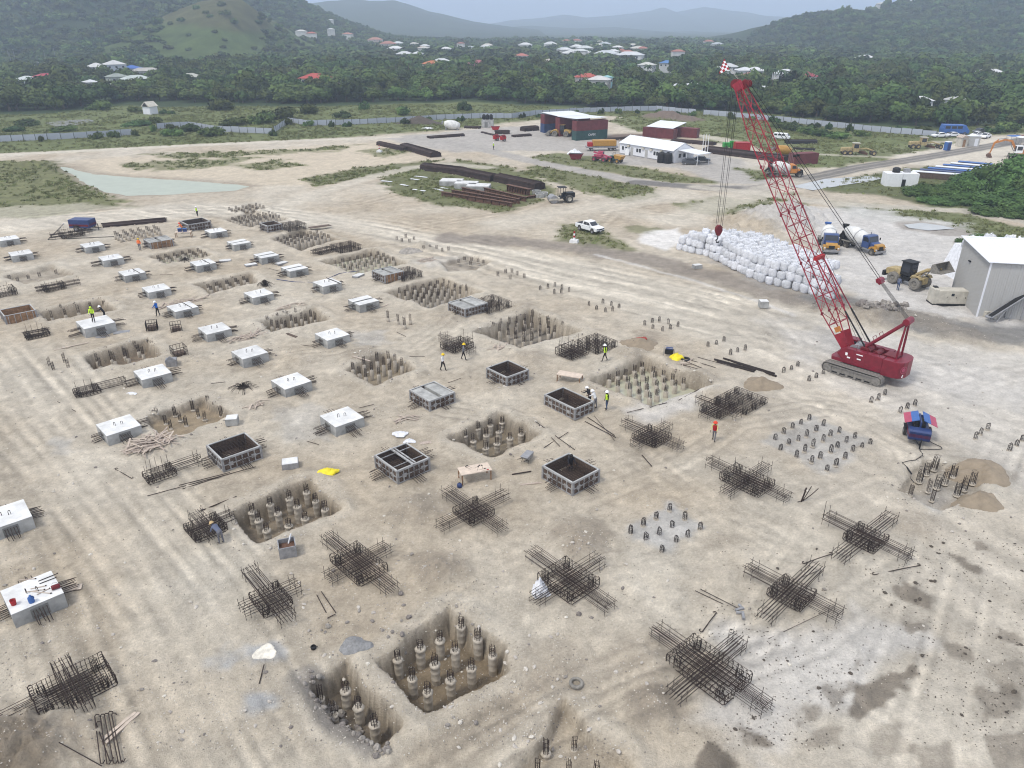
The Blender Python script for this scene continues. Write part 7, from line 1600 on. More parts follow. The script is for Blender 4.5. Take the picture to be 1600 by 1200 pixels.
# ------------------------------------------------------------------ white bulk bags
def bag_mesh(seed):
    q = random.Random(seed); m = MB(); n = 12; pr_ = []
    for z, k in ((0, .80), (.06, .95), (.25, 1.05), (.5, 1.08), (.75, 1.02), (.92, .93), (1.0, .78), (1.03, .45)):
        pr_.append((z, k * q.uniform(.97, 1.03)))
    vs = []
    for z, k in pr_:
        for i in range(n):
            a = 2 * math.pi * i / n; sq = 1 / max(abs(math.cos(a)), abs(math.sin(a))); r_ = .5 * k * (1 + .85 * (min(sq, 1.32) - 1)) * q.uniform(.97, 1.03); vs.append((r_ * math.cos(a), r_ * math.sin(a), z + q.uniform(-.015, .015)))
    fs = [(j * n + i, j * n + (i + 1) % n, (j + 1) * n + (i + 1) % n, (j + 1) * n + i) for j in range(len(pr_) - 1) for i in range(n)] + [tuple(range(n * (len(pr_) - 1), n * len(pr_)))]
    m.add(vs, fs); return m.mesh('bag_sack', M['bag'], smooth=True)
def bag_top(seed):
    q = random.Random(seed); m = MB()
    for i in range(9):
        a = q.random() * 6.28; r_ = q.uniform(.05, .42); c = V(r_ * math.cos(a), r_ * math.sin(a), .98); d = V(q.uniform(-1, 1), q.uniform(-1, 1), q.uniform(.1, .8)).normalized() * q.uniform(.12, .26); s = d.cross(V(0, 0, 1)).normalized() * q.uniform(.05, .13); m.add([c - s, c + s, c + d + s * .7, c + d - s * .6, c - s + V(0, 0, -.08), c + s + V(0, 0, -.08)], [(0, 1, 2, 3), (4, 0, 3), (1, 5, 2), (3, 2, 5, 4)])
    for sx in (-1, 1):
        for sy in (-1, 1): m.tube([(sx * .36, sy * .36, .9), (sx * .32, sy * .34, 1.12 + q.uniform(-.08, .1)), (sx * .18, sy * .36, 1.08), (sx * .14, sy * .38, .95)], .022, 4)
    return m.mesh('bag_straps', M['tarp_white'])
BAGS = [bag_mesh(i) for i in range(5)]; BTOPS = [bag_top(i) for i in range(5)]
FL_ = [G(*p) for p in ((1062, 390), (1085, 396), (1106, 401), (1128, 409), (1150, 421), (1172, 432), (1196, 442), (1225, 448), (1252, 455), (1278, 462), (1300, 470))]
cum = [0]
for a, b_ in zip(FL_[:-1], FL_[1:]): cum.append(cum[-1] + (b_ - a).length)
def along(s):
    for i in range(len(cum) - 1):
        if s <= cum[i + 1]: t_ = (s - cum[i]) / (cum[i + 1] - cum[i]); return FL_[i].lerp(FL_[i + 1], t_)
    return FL_[-1].copy()
DIRB = (FL_[-1] - FL_[0]).normalized(); NB = V(-DIRB.y, DIRB.x, 0); BS = 1.16; nb = 0
BPOLY = [p[:2] for p in FL_] + gpts([(1312, 440), (1262, 418), (1205, 396), (1150, 386), (1090, 384), (1060, 386)])
def put_bag(q, t_, front):
    k = rg.randrange(5); o = bpy.data.objects.new('bulk_bag', BAGS[k]); link(o); tag(o, ('white bulk bag in the exposed front face of the big pile' if front else 'white bulk bag on the top of the big pile'), 'bulk bag', 'bulk bags of the big pile')
    o.location = (q.x, q.y, t_ * .93 - .02); o.rotation_euler = (rg.uniform(-.13, .13), rg.uniform(-.13, .13), math.atan2(DIRB.y, DIRB.x) + rg.uniform(-.4, .4)); z_ = rg.uniform(.92, 1.10); o.scale = (z_ * 1.05, z_ * 1.0, rg.uniform(.86, 1.06)); inst('straps', BTOPS[k], o)['kind'] = 'stuff'
for i in range(int(cum[-1] / BS) + 1):
    p = along(i * BS); tiers = 3 if i > 1 else 2
    for t_ in range(tiers):
        if t_ == 2 and rg.random() < .15: continue
        put_bag(p + NB * (t_ * .32 + rg.uniform(-.12, .12)) + DIRB * rg.uniform(-.12, .12), t_, True)
a0 = FL_[0]; xs_ = np.array([[i * BS, j * BS] for i in range(-4, 30) for j in range(-12, 14)])
wx_ = a0.x + xs_[:, 0] * DIRB.x + xs_[:, 1] * NB.x; wy_ = a0.y + xs_[:, 0] * DIRB.y + xs_[:, 1] * NB.y
dd = sdist(wx_, wy_, BPOLY)
for x, y, d in zip(wx_, wy_, dd):
    if d < -.55: put_bag(V(x + rg.uniform(-.15, .15), y + rg.uniform(-.15, .15), 0), (2 if d < -1.2 else rg.choice((1, 2))) - (1 if rg.random() < .08 else 0), False); nb += 1
for i in range(13):
    q = BC + V(4.6 + i * .95, 6.5 + .8 * math.sin(i * 2.3), 0)
    o = bpy.data.objects.new('bulk_bag', BAGS[i % 5]); link(o); tag(o, 'white bulk bag showing above the grey shed roof', 'bulk bag', 'bulk bags behind the grey shed'); o.location = (q.x, q.y, 0); o.scale = (1.5, 1.5, rg.uniform(5.0, 5.8)); o.rotation_euler = (0, 0, i)
    o.scale = (1.3, 1.3, 1.15); o.location.z = rg.uniform(3.6, 4.5); inst('straps', BTOPS[i % 5], o)['kind'] = 'stuff'
sp = thing('bag_stack_base', 'pale heap carrying the bags behind the grey shed', 'heap', (BC.x + 10.3, BC.y + 6.5, 0)); MB().prof([(-7.5, 0), (7.5, 0), (7.0, 3.9), (-6.2, 3.9)], -2.2, 2.2).build('mound', M['tarp_white'], sp)
# ------------------------------------------------------------------ stacked steel in the yard
def bundle(pa, pb, w, h, label, n=26, mt='rust_stack', zig=.0):
    a, b_ = G(*pa), G(*pb); d = b_ - a; L = d.length; o = thing('rebar_stack', label, 'rebar stack', (a + b_) / 2, math.atan2(d.y, d.x))
    MB().prof([(-w / 2, 0), (w / 2, 0), (w * .42, h * .8), (w * .2, h * .93), (-w * .25, h * .9), (-w * .44, h * .7)], -L / 2 + .3, L / 2 - .3, Matrix.Rotation(-math.pi / 2, 4, 'Z')).build('core', M[mt], o)
    for i in range(n):
        t_ = i / (n - 1); y = (t_ - .5) * w * .96; z = h * (1 - abs(t_ - .5) ** 2 * 1.6) * rg.uniform(.86, 1.0)
        rod(o, (-L / 2 + rg.uniform(0, .8), y, z), (L / 2 - rg.uniform(0, .8), y + rg.uniform(-.2, .2), z + rg.uniform(-.05, .08)), .05, M['rust_stack'], 'bar', 4)
    for k in (-.35, 0, .35): bx(o, 'bearer', 'timber', (k * L, 0, .06), (.2, w + .3, .12))
    return o
bundle((592, 226), (635, 236), 2.0, 1.0, 'thin dark rebar stack at the far end near the beacon'); bundle((632, 231), (682, 246), 3.2, 1.4, 'thick dark rebar stack with squared end near the beacon'); bundle((662, 264), (725, 272), 3.6, 1.5, 'long dark rebar stack behind the pale slabs, left part'); bundle((712, 270), (775, 283), 3.0, 1.5, 'long dark rebar stack behind the pale slabs, middle part'); bundle((778, 282), (845, 297), 3.2, 1.6, 'long dark rebar stack right of the pale slabs')
bundle((668, 216), (725, 212), 2.6, .6, 'flat dark rebar stack on the gravel yard'); bundle((725, 200), (752, 201), 2.0, .7, 'short dark stack near the block hut'); bundle((772, 209), (798, 209), 2.4, 1.1, 'dark rebar stack near the red skip'); bundle((158, 354), (262, 345), 2.4, .45, 'long flat dark rebar stack beside the haul road', 22)
bundle((1105, 236), (1232, 252), 6.0, 1.3, 'very long dark brown rebar stack under the boom', 40); bundle((1050, 221), (1118, 227), 3.0, .8, 'dark rebar stack right of the small white roof'); bundle((1226, 224), (1276, 224), 2.6, 1.1, 'blackish pipe stack behind the boom', 16, 'black'); bundle((800, 214), (830, 212), 2.0, .6, 'low dark steel stack left of the container shed'); bundle((752, 207), (790, 216), .8, .4, 'narrow dark bar stack in the yard', 8); bundle((815, 205), (840, 203), 3.0, 1.4, 'dark scrap steel stack against the container shed', 14); bundle((945, 219), (985, 216), 1.6, .5, 'low dark beam stack between the two sheds', 10); bundle((1238, 233), (1275, 235), .8, .5, 'thin dark pipe row in the grass right of boom', 5, 'black')
def ibeam(pa, pb, h, w, label, z=0, mt='rust_beam'):
    a, b_ = G(*pa), G(*pb); d = b_ - a; L = d.length; c = (a + b_) / 2; o = thing('steel_beam', label, 'steel beam', (c.x, c.y, z), math.atan2(d.y, d.x), 'steel beams in the grass')
    bx(o, 'web', mt, (0, 0, h / 2), (L, .06, h - .08)); bx(o, 'flange', mt, (0, 0, .03), (L, w, .06)); bx(o, 'flange', mt, (0, 0, h - .03), (L, w, .06))
    for i in range(9): bx(o, 'stiffener', mt, (-L / 2 + L * (i + .5) / 9, 0, h / 2), (.05, w * .8, h - .13))
    return o
for i, (pa, pb, lab) in enumerate((((690, 306), (800, 324), 'rusty plate girder nearest in the beam stack'), ((706, 303), (806, 320), 'rusty plate girder second in the beam stack'), ((722, 299), (812, 318), 'rusty plate girder third in the beam stack'), ((746, 297), (822, 315), 'rusty plate girder farthest in the beam stack'))): ibeam(pa, pb, .85, .5, lab)
ibeam((792, 298), (828, 306), 1.3, .9, 'short deep rusty girder right of the beam stack'); ibeam((808, 314), (840, 308), .5, .5, 'short low girder pointing to the roller')
for i, (px, py, rz_, lab) in enumerate(((706, 289, -8, 'pale concrete slab left of the slab stack'), (729, 293, -8, 'pale concrete slab in the middle of the slab stack'), (748, 297, -8, 'pale thick concrete slab right in the slab stack'))):
    o = thing('concrete_slab', lab, 'slab', G(px, py), R(rz_)); bx(o, 'lower_slab', 'concrete', (0, 0, .45), (4.6, 3.2, .9)); bx(o, 'upper_slab', 'concrete_top', (0, 0, 1.0), (4.5, 3.1, .18))
for i, (px, py, w_) in enumerate(((658, 277, 3.2), (604, 284, 2.6), (648, 281, 2.2), (632, 290, 2.4), (655, 298, 3.2), (684, 297, 3.0), (695, 295, 2.0))):
    o = thing('plank_board', '%s pale board lying in the grass left of the slabs' % ORD[i], 'board', G(px, py) + V(0, 0, .08), R(rg.uniform(-45, -20)), 'pale boards in the grass'); bx(o, 'face', 'tarp_white', (0, 0, .04), (w_, .55, .07)); bx(o, 'batten', 'timber', (0, 0, .0), (.1, .6, .06))
for i, (px, py) in enumerate(((838, 303), (849, 306), (843, 308))):
    o = thing('concrete_ring', '%s pale well ring beside the beam stack' % ORD[i], 'concrete ring', G(px, py), 0, 'well rings'); MB().lathe([(.75, 0), (.9, 0), (.9, .7), (.75, .7), (.75, 0)], n=20).build('ring', M['concrete'], o)
# beacons on concrete feet
for px, py, lab in ((897, 379, 'red and white post on a pale concrete foot by the pickup'), (593, 238, 'red and white post on a pale concrete foot near the rebar stack')):
    o = thing('marker_post', lab, 'marker post', G(px, py), R(-20)); bx(o, 'foot', 'concrete_top', (0, 0, .25), (1.35, 1.1, .5), top=(.85, .85), bevel=.03)
    for k in range(4): MB().cyl((0, 0, .5 + .32 * k), (0, 0, .82 + .32 * k), .19 - .02 * k, .17 - .02 * k, 10).build('band', M['white_paint'] if k % 2 == 0 else M['bright_red'], o)
# ------------------------------------------------------------------ people
def person_points(P):
    """joint positions, x forward, y left, z up; P: lean, legs (stride), arms ((dx,dz) of elbow and hand per side), crouch"""
    lean = R(P.get('lean', 0)); st = P.get('stride', 0.0); cr = P.get('crouch', 0.0); pz = .95 - cr
    def tor(d, y=0, f=0): return V(math.sin(lean) * d + f * math.cos(lean), y, pz + math.cos(lean) * d - f * math.sin(lean))
    J = dict(pel=V(0, 0, pz), bel=tor(.20, 0, .02), che=tor(.42, 0, .01), nec=tor(.57), jaw=tor(.64, 0, .05), hed=tor(.72, 0, .03), top=tor(.82, 0, .01))
    for s, n in ((1, 'l'), (-1, 'r')):
        k = st * s; J['hip' + n] = V(0, .095 * s, pz - .05); kx = k * .5 + cr * .55 + .03; J['kne' + n] = V(kx + .02, .10 * s, .52 - cr * .35); J['ank' + n] = V(k if cr < .1 else kx - .18, .11 * s, .09 + (.05 if k < -.1 else 0)); J['toe' + n] = J['ank' + n] + V(.19, .01 * s, -.05)
        J['sho' + n] = tor(.50, .185 * s); e, h = P.get('arm' + n, ((.02, -.28), (.08, -.52))); J['elb' + n] = J['sho' + n] + V(e[0], .06 * s, e[1]); J['wri' + n] = J['sho' + n] + V(h[0], .05 * s, h[1]); d = (J['wri' + n] - J['elb' + n]).normalized(); J['pal' + n] = J['wri' + n] + d * .07
        sd = d.cross(V(0, 1, 0)).normalized() if abs(d.y) < .9 else V(1, 0, 0)
        for i, (o_, l_) in enumerate(((-.03, .075), (-.01, .085), (.01, .08), (.03, .065))): J['f%d%s' % (i, n)] = J['pal' + n] + d * .02 + sd * o_; J['g%d%s' % (i, n)] = J['f%d%s' % (i, n)] + d * l_ * .6 + V(0, -s * .02, 0); J['h%d%s' % (i, n)] = J['g%d%s' % (i, n)] + d * l_ * .4 + V(0, -s * .035, 0)
        J['t0' + n] = J['wri' + n] + d * .03 - sd * .035 + V(0, -s * .01, 0); J['t1' + n] = J['t0' + n] + d * .045 - sd * .025
    E_ = [('pel', 'bel'), ('bel', 'che'), ('che', 'nec'), ('nec', 'jaw'), ('jaw', 'hed'), ('hed', 'top')]
    for n in 'lr':
        E_ += [('pel', 'hip' + n), ('hip' + n, 'kne' + n), ('kne' + n, 'ank' + n), ('ank' + n, 'toe' + n), ('che', 'sho' + n), ('sho' + n, 'elb' + n), ('elb' + n, 'wri' + n), ('wri' + n, 'pal' + n), ('wri' + n, 't0' + n), ('t0' + n, 't1' + n)]
        for i in range(4): E_ += [('pal' + n, 'f%d%s' % (i, n)), ('f%d%s' % (i, n), 'g%d%s' % (i, n)), ('g%d%s' % (i, n), 'h%d%s' % (i, n))]
    return J, E_
RAD = dict(pel=(.155, .115), bel=(.145, .11), che=(.165, .12), nec=(.06, .06), jaw=(.075, .08), hed=(.085, .105), top=(.06, .07), hip=(.095, .095), kne=(.062, .065), ank=(.045, .05), toe=(.045, .03), sho=(.072, .072), elb=(.046, .046), wri=(.032, .032), pal=(.036, .02))
PEOPLE = []
def person(px, py, rz, label, pose, cols, vest=None, helmet='helmet_white', z=0.0, s=1.0):
    J, E_ = person_points(pose); names = list(J); ix = {n: i for i, n in enumerate(names)}
    me = bpy.data.meshes.new('person_skeleton'); me.from_pydata([J[n] for n in names], [(ix[a], ix[b_]) for a, b_ in E_], []); me.update()
    tmp = bpy.data.objects.new('person_tmp', me); link(tmp); tmp.modifiers.new('skin', 'SKIN').use_smooth_shade = True
    for n, v in zip(names, me.skin_vertices[0].data):
        r_ = RAD.get(n) or RAD.get(n[:3]) or (.010, .010); v.radius = r_; v.use_root = (n == 'pel')
    sb = tmp.modifiers.new('sub', 'SUBSURF'); sb.levels = 1; sb.render_levels = 1
    PEOPLE.append((tmp, J, px, py, rz, label, pose, cols, vest, helmet, z, s))
W1 = dict(stride=.24, lean=4, arml=((-.10, -.27), (-.08, -.50)), armr=((.10, -.26), (.24, -.46))); W2 = dict(stride=-.22, lean=5, arml=((.10, -.26), (.24, -.45)), armr=((-.10, -.27), (-.10, -.50)))
ST = dict(stride=.05, lean=3); BEND = dict(lean=58, stride=.08, arml=((.10, -.27), (.22, -.52)), armr=((.16, -.25), (.34, -.45))); REACH = dict(lean=26, stride=.10, arml=((.20, -.18), (.44, -.20)), armr=((.20, -.20), (.44, -.26))); CARRY = dict(lean=10, stride=.14, arml=((.12, -.25), (.32, -.36)), armr=((.12, -.25), (.30, -.40)))
person(692, 579, -25, 'worker in white top and yellow helmet walking below the cage', W1, ('shirt_white', 'skin', 'trouser_black'), None, 'helmet_yellow')
person(724, 563, 10, 'worker in grey shirt and yellow helmet beside the rusty cage', W2, ('shirt_grey', 'shirt_grey', 'trouser_black'), None, 'helmet_yellow')
person(945, 566, 170, 'worker in black with lime vest beside the mat with posts', W1, ('shirt_black', 'shirt_black', 'trouser_black'), 'hivis', 'helmet_white')
person(948, 641, -160, 'worker in lime vest and jeans standing by the long formwork', ST, ('shirt_black', 'shirt_black', 'jeans'), 'hivis', 'helmet_white')
person(930, 640, 150, 'worker in white shirt reaching over the long formwork', REACH, ('shirt_white', 'skin', 'trouser_grey'), None, 'helmet_white')
person(921, 634, 140, 'worker in dark clothes half hidden at the long formwork', REACH, ('shirt_black', 'shirt_black', 'trouser_black'), None, 'helmet_white')
person(1115, 689, -120, 'worker in cream shirt, red vest and orange-red helmet', CARRY, ('shirt_cream', 'shirt_cream', 'trouser_grey'), 'vest_red', 'helmet_red')
person(347, 850, 150, 'worker in slate shirt bending over the left rebar cage', BEND, ('shirt_slate', 'skin', 'trouser_grey'), None, 'helmet_tan')
person(248, 495, 160, 'worker in bright blue jacket walking left', CARRY, ('shirt_blue', 'shirt_blue', 'trouser_black'), None, 'helmet_white')
person(147, 503, -70, 'worker in lime hooded jacket on the unfinished cap', CARRY, ('hivis', 'hivis', 'trouser_black'), None, None, z=1.06)
person(166, 502, 200, 'worker in black with white helmet next to the lime jacket', REACH, ('shirt_black', 'shirt_black', 'trouser_black'), None, 'helmet_white')
person(219, 391, 100, 'worker in orange shirt and yellow helmet by brown formwork', ST, ('hivis_orange', 'hivis_orange', 'trouser_grey'), None, 'helmet_yellow')
person(309, 338, -90, 'worker in pale lime vest behind the far formwork', CARRY, ('shirt_white', 'shirt_white', 'trouser_black'), 'hivis', 'helmet_white')
person(287, 366, 200, 'worker in orange helmet standing at the far work bench', REACH, ('hivis_orange', 'shirt_grey', 'trouser_grey'), None, 'helmet_red')
person(771, 234, -30, 'distant worker in lime vest on the gravel yard', ST, ('hivis', 'shirt_grey', 'trouser_black'), None, 'helmet_white')
person(1402, 454, 40, 'worker in dark overalls beside the raised-bucket loader', ST, ('shirt_slate', 'shirt_slate', 'jeans'), None, None)
person(891, 737, -80, 'worker whose dark head shows inside the central formwork', dict(lean=12, crouch=.25, arml=((.15, -.2), (.35, -.3)), armr=((.15, -.2), (.35, -.3))), ('shirt_black', 'shirt_black', 'trouser_black'), None, None)
bpy.context.view_layer.update(); dg = bpy.context.evaluated_depsgraph_get()
SEG = dict(torso=[('bel', 'che'), ('che', 'shol'), ('che', 'shor'), ('che', 'nec'), ('shol', 'elbl'), ('shor', 'elbr'), ('bel', 'che')], fore=[('elbl', 'wril'), ('elbr', 'wrir')], skin=[('jaw', 'top'), ('nec', 'jaw'), ('wril', 'pall'), ('wrir', 'palr'), ('pall', 'g1l'), ('palr', 'g1r')], leg=[('pel', 'bel'), ('pel', 'hipl'), ('pel', 'hipr'), ('hipl', 'knel'), ('hipr', 'kner'), ('knel', 'ankl'), ('kner', 'ankr')], boot=[('ankl', 'toel'), ('ankr', 'toer')])
hm_ = MB(); hm_.lathe([(.135, -.01), (.185, -.02), (.19, 0), (.135, .02), (.13, .06), (.105, .11), (.06, .14), (0, .15)], n=14); HELM = {}
for (tmp, J, px, py, rz, label, pose, cols, vest, helmet, z, s) in PEOPLE:
    me = bpy.data.meshes.new_from_object(tmp.evaluated_get(dg)); me.name = 'person_body'; bpy.data.objects.remove(tmp)
    o = bpy.data.objects.new('person', me); link(o); tag(o, label, 'person', 'workers on the site'); g = G(px, py, z); o.location = (g.x, g.y, z + (gz(g.x, g.y) if z == 0 else 0)); o.rotation_euler = (0, 0, R(rz)); o.scale = (s,) * 3
    me.materials.clear()
    for m_ in (cols[0], cols[1], 'skin', cols[2], 'boot'): me.materials.append(M[m_])
    n = len(me.polygons); c = np.empty(n * 3); me.polygons.foreach_get('center', c); c = c.reshape(-1, 3); best = np.full(n, 9.); idx = np.zeros(n, int)
    for k, segs in enumerate(SEG.values()):
        for a, b_ in segs:
            A, B = np.array(J[a]), np.array(J[b_]); d = B - A; t_ = np.clip(((c - A) @ d) / (d @ d), 0, 1); q = np.linalg.norm(c - A - t_[:, None] * d, axis=1) - (.05 if k == 0 else 0); u = q < best; best[u] = q[u]; idx[u] = k
    me.polygons.foreach_set('material_index', idx.astype(np.int32)); me.polygons.foreach_set('use_smooth', [True] * n); me.update()
    lean = R(pose.get('lean', 0)); rot = (0, lean * .55, 0); hd = J['hed']
    if helmet:
        if helmet not in HELM: HELM[helmet] = hm_.mesh('hard_hat', M[helmet], smooth=True)
        inst('hard_hat', HELM[helmet], o, hd + V(math.sin(lean * .55) * .04, 0, .045), rot)
    else:
        MB().lathe([(.115, -.08), (.125, 0), (.11, .07), (.06, .115), (0, .125)], n=12).build('hair' if cols[0] != 'hivis' else 'hood', M['black'] if cols[0] != 'hivis' else M['hivis'], o, smooth=True).location = hd + V(-.015, 0, .03)
    f = MB(); fc = hd + V(math.cos(lean) * .10, 0, -.01 - math.sin(lean) * .05)
    for sy in (-1, 1): f.box(fc + V(.004, .035 * sy, .015), (.012, .022, .012)); f.box(hd + V(.0, .092 * sy, -.01), (.04, .02, .06))
    f.box(fc + V(.018, 0, -.015), (.03, .026, .04), top=(.5, .6)); f.box(fc + V(-.002, 0, -.06), (.012, .05, .012)); f.build('face', M['skin'], o)
    if vest:
        v_ = MB(); d = (J['nec'] - J['pel']).normalized(); q = d.to_track_quat('Z', 'Y')
        ring = []
        for (t_, a, b_) in ((.02, .155, .19), (.16, .15, .18), (.32, .155, .19), (.46, .14, .19), (.53, .10, .13)):
            ring.append([J['pel'] + V(0, 0, .02) + d * t_ + q @ V(a * math.cos(k * math.pi / 7), 0, 0) * 0 + V(math.cos(lean) * a * math.cos(k * math.pi / 7), b_ * math.sin(k * math.pi / 7), -math.sin(lean) * a * math.cos(k * math.pi / 7)) for k in range(14)])
        v_.add([p for r_ in ring for p in r_], [(j * 14 + i, j * 14 + (i + 1) % 14, (j + 1) * 14 + (i + 1) % 14, (j + 1) * 14 + i) for j in range(4) for i in range(14)]); v_.build('vest', M[vest], o, smooth=True)
# ------------------------------------------------------------------ small things on the site
def bars_px(segs, label, r=.022, h=.05, hook=False, name='loose_bar', cat='bar', mt='rust', group=None):
    a0 = G(*segs[0][0]); o = thing(name, label, cat, a0, 0, group)
    for a, b_ in segs:
        p, q = G(*a) - a0, G(*b_) - a0; p.z = h + gz(*(p + a0)[:2]); q.z = h + gz(*(q + a0)[:2])
        if hook:
            d = (q - p).normalized(); sd = V(-d.y, d.x, 0); pts = [p + sd * .18 + d * .12, p + sd * .18, p + sd * .06 - d * .08, p, p.lerp(q, .5) + V(0, 0, .03), q, q + sd * .10 + d * .05, q + sd * .18 - d * .08]; MB().tube(pts, r, 5).build('bar', M[mt], o)
        else: rod(o, p, q + V(0, 0, rs.uniform(0, .06)), r, M[mt], 'bar', 5)
    return o
bars_px([((1097,990),(1119,960))], 'single hooked bar right of the lower cages', .03, .05, True); bars_px([((1086,923),(1130,945)),((1094,921),(1152,952))], 'two thin bars lying above the hooked bar'); bars_px([((1256,885),(1300,868))], 'hooked bar lying left below the right cage', .03, .05, True); bars_px([((1366,900),(1438,884))], 'long hooked bar lying below the right cage', .03, .05, True)
bars_px([((836,663),(898,703)),((842,667),(875,700)),((850,700),(888,677))], 'crossed thin bars above the central formwork', .03); bars_px([((914,659),(962,686)),((918,652),(960,682))], 'pair of long bars running down right of the long formwork', .035); bars_px([((980,645),(1042,631))], 'single long bar below the flooded pit', .03); bars_px([((1060,628),(1092,610))], 'short bar right of the flooded pit rim', .03)
bars_px([((800,742),(830,737))], 'short plank-like bar left of the central formwork', .05); bars_px([((1003,712),(1018,730))], 'short leaning bar below the flooded pit cage', .04); bars_px([((495,930),(510,960)),((502,925),(525,960)),((512,968),(525,962))], 'bent bars left of the long cage at lower centre', .025); bars_px([((230,775),(400,731)),((280,760),(360,740)),((285,764),(350,744))], 'long parallel bars below the steel formwork at left', .03)
bars_px([((310,799),(370,777)),((318,797),(345,787))], 'two bars lying above the left square pit', .03); bars_px([((180,735),(205,747))], 'lone hooked bar on the wheel track', .028, .05, True); bars_px([((90,628),(118,643))], 'lone bar left of the small dark cage', .03); bars_px([((97,1173),(160,1200))], 'thin bar at the lower left edge', .025)
bars_px([((928,650),(960,690))], 'thin bar beside the long pair', .02); bars_px([((405,1068),(413,1040))], 'short upright-looking rod on the wheel track', .03); bars_px([((1253,905),(1275,897))], 'tiny rod near the right lower cage', .02); bars_px([((1200,1000),(1290,960))], 'thin rod below the right lower cage', .016)
bars_px([((1116,563),(1180,582)),((1120,566),(1178,584)),((1135,563),(1213,589)),((1130,561),(1210,586))], 'dark steel sections lying left of the crane', .10, .10, mt='rust_dark', name='steel_section', cat='steel section'); bars_px([((1068,566),(1098,577)),((1080,565),(1118,575)),((1062,570),(1090,582)),((1090,560),(1150,578))], 'thin dark bars lying right of the yellow sheet', .03)
for i in range(10):
    a = [(560,640),(700,600),(480,690),(640,560),(330,600),(470,540),(560,470),(250,430),(420,420),(620,520)][i]; l_ = rs.uniform(12, 26); bars_px([(a, (a[0] + l_, a[1] + rs.uniform(-8, 8)))], 'loose thin bar lying between the concrete caps', .022, group='loose bars between the caps')
# bundle of hooked bars at the lower left, planks
bars_px([((150,1125),(158,1195)),((158,1122),(168,1196)),((164,1120),(178,1194)),((170,1116),(186,1195)),((152,1135),(172,1190)),((175,1118),(190,1192))], 'bundle of hooked bars lying at the lower left', .026, .12, True)
def plank(px, py, L, rz, label, w=.16, h=.05, z=.04, mt='timber', group=None):
    p = G(px, py); o = bpy.data.objects.new('plank', PLANKM[mt]); link(o); tag(o, label, 'plank', group); o.location = (p.x, p.y, z + gz(p.x, p.y)); o.rotation_euler = (0, rs.uniform(-.03, .03), R(rz)); o.scale = (L, w, h); return o
PLANKM = {k: MB().box((0, 0, 0), (1, 1, 1)).mesh('plank_' + k, M[k]) for k in ('timber', 'form_dark', 'ply', 'grey_metal')}
plank(186,1136,1.8,62,'pale plank lying at the lower left, left one'); plank(192,1138,1.9,66,'pale plank lying at the lower left, right one'); plank(112,920,1.1,20,'broken board beside the tool-carrying cap', .5); plank(112,542,3.2,40,'pale plank below the unfinished cap'); plank(452,523,2.6,-40,'dark plank beside the dark pit', .3, .12, mt='form_dark'); plank(500,358,3.6,35,'dark steel plate tilted near the dense far piles', 1.1, .05, .5, 'form_dark'); plank(830,755,1.6,10,'pale board at the corner of the central formwork'); plank(565,565,2.2,-30,'plank lying before the grooved caps'); plank(190,519,1.6,20,'grey sheet lying right of the unfinished cap', .9, mt='grey_metal'); plank(160,527,1.4,10,'grey sheet lying below the unfinished cap', .6, mt='grey_metal'); plank(603,477,1.5,60,'short leaning plank near the four lone piles', .12); plank(665,692,.9,20,'torn pale board near the scraps above the paired-beam formwork', .4)
def timber_heap(px, py, n, rx, ry, label, L=(.8, 2.0), hmax=.35):
    p = G(px, py); o = thing('timber_heap', label, 'timber heap', (p.x, p.y, gz(p.x, p.y)), A2)
    for i in range(n):
        a = rs.random() * 6.28; q = math.sqrt(rs.random()); x, y = q * rx * math.cos(a), q * ry * math.sin(a)
        inst('plank', PLANKM['timber'], o, (x, y, .03 + hmax * (1 - q) * rs.random() + .03), (rs.uniform(-.15, .15), rs.uniform(-.2, .2), rs.gauss(.2, .8)), (rs.uniform(*L), rs.uniform(.06, .14), .04))
timber_heap(237, 697, 85, 1.9, 1.1, 'heap of scrap timber beside the white cap at left'); timber_heap(285, 473, 26, 3.2, .8, 'scattered planks behind the blue-jacketed worker', (1.2, 3.0), .15); timber_heap(390, 527, 28, 2.2, .8, 'scattered planks right of the sixth cap of the long row', (.8, 2.4), .2); timber_heap(457, 479, 12, 1.6, .6, 'few planks lying above the dark pit', (1.0, 2.4), .12); timber_heap(636, 655, 9, 1.0, .5, 'crossed laths above the paired-beam formwork', (.6, 1.4), .12); timber_heap(668, 407, 40, 1.6, 1.0, 'reddish scrap heap by the haul road', (.4, 1.0), .4); timber_heap(405, 634, 10, 1.2, .5, 'few pale planks left of the ninth cap', (.7, 1.6), .1); timber_heap(775, 545, 12, 1.3, .6, 'thin laths right of the walking workers', (.8, 2.0), .1); timber_heap(1065, 572, 8, 1.2, .5, 'thin laths below the yellow sheet', (.8, 2.0), .1)
mk('table_top', (.60, .50, .41), .85, var=.2, scale=3)
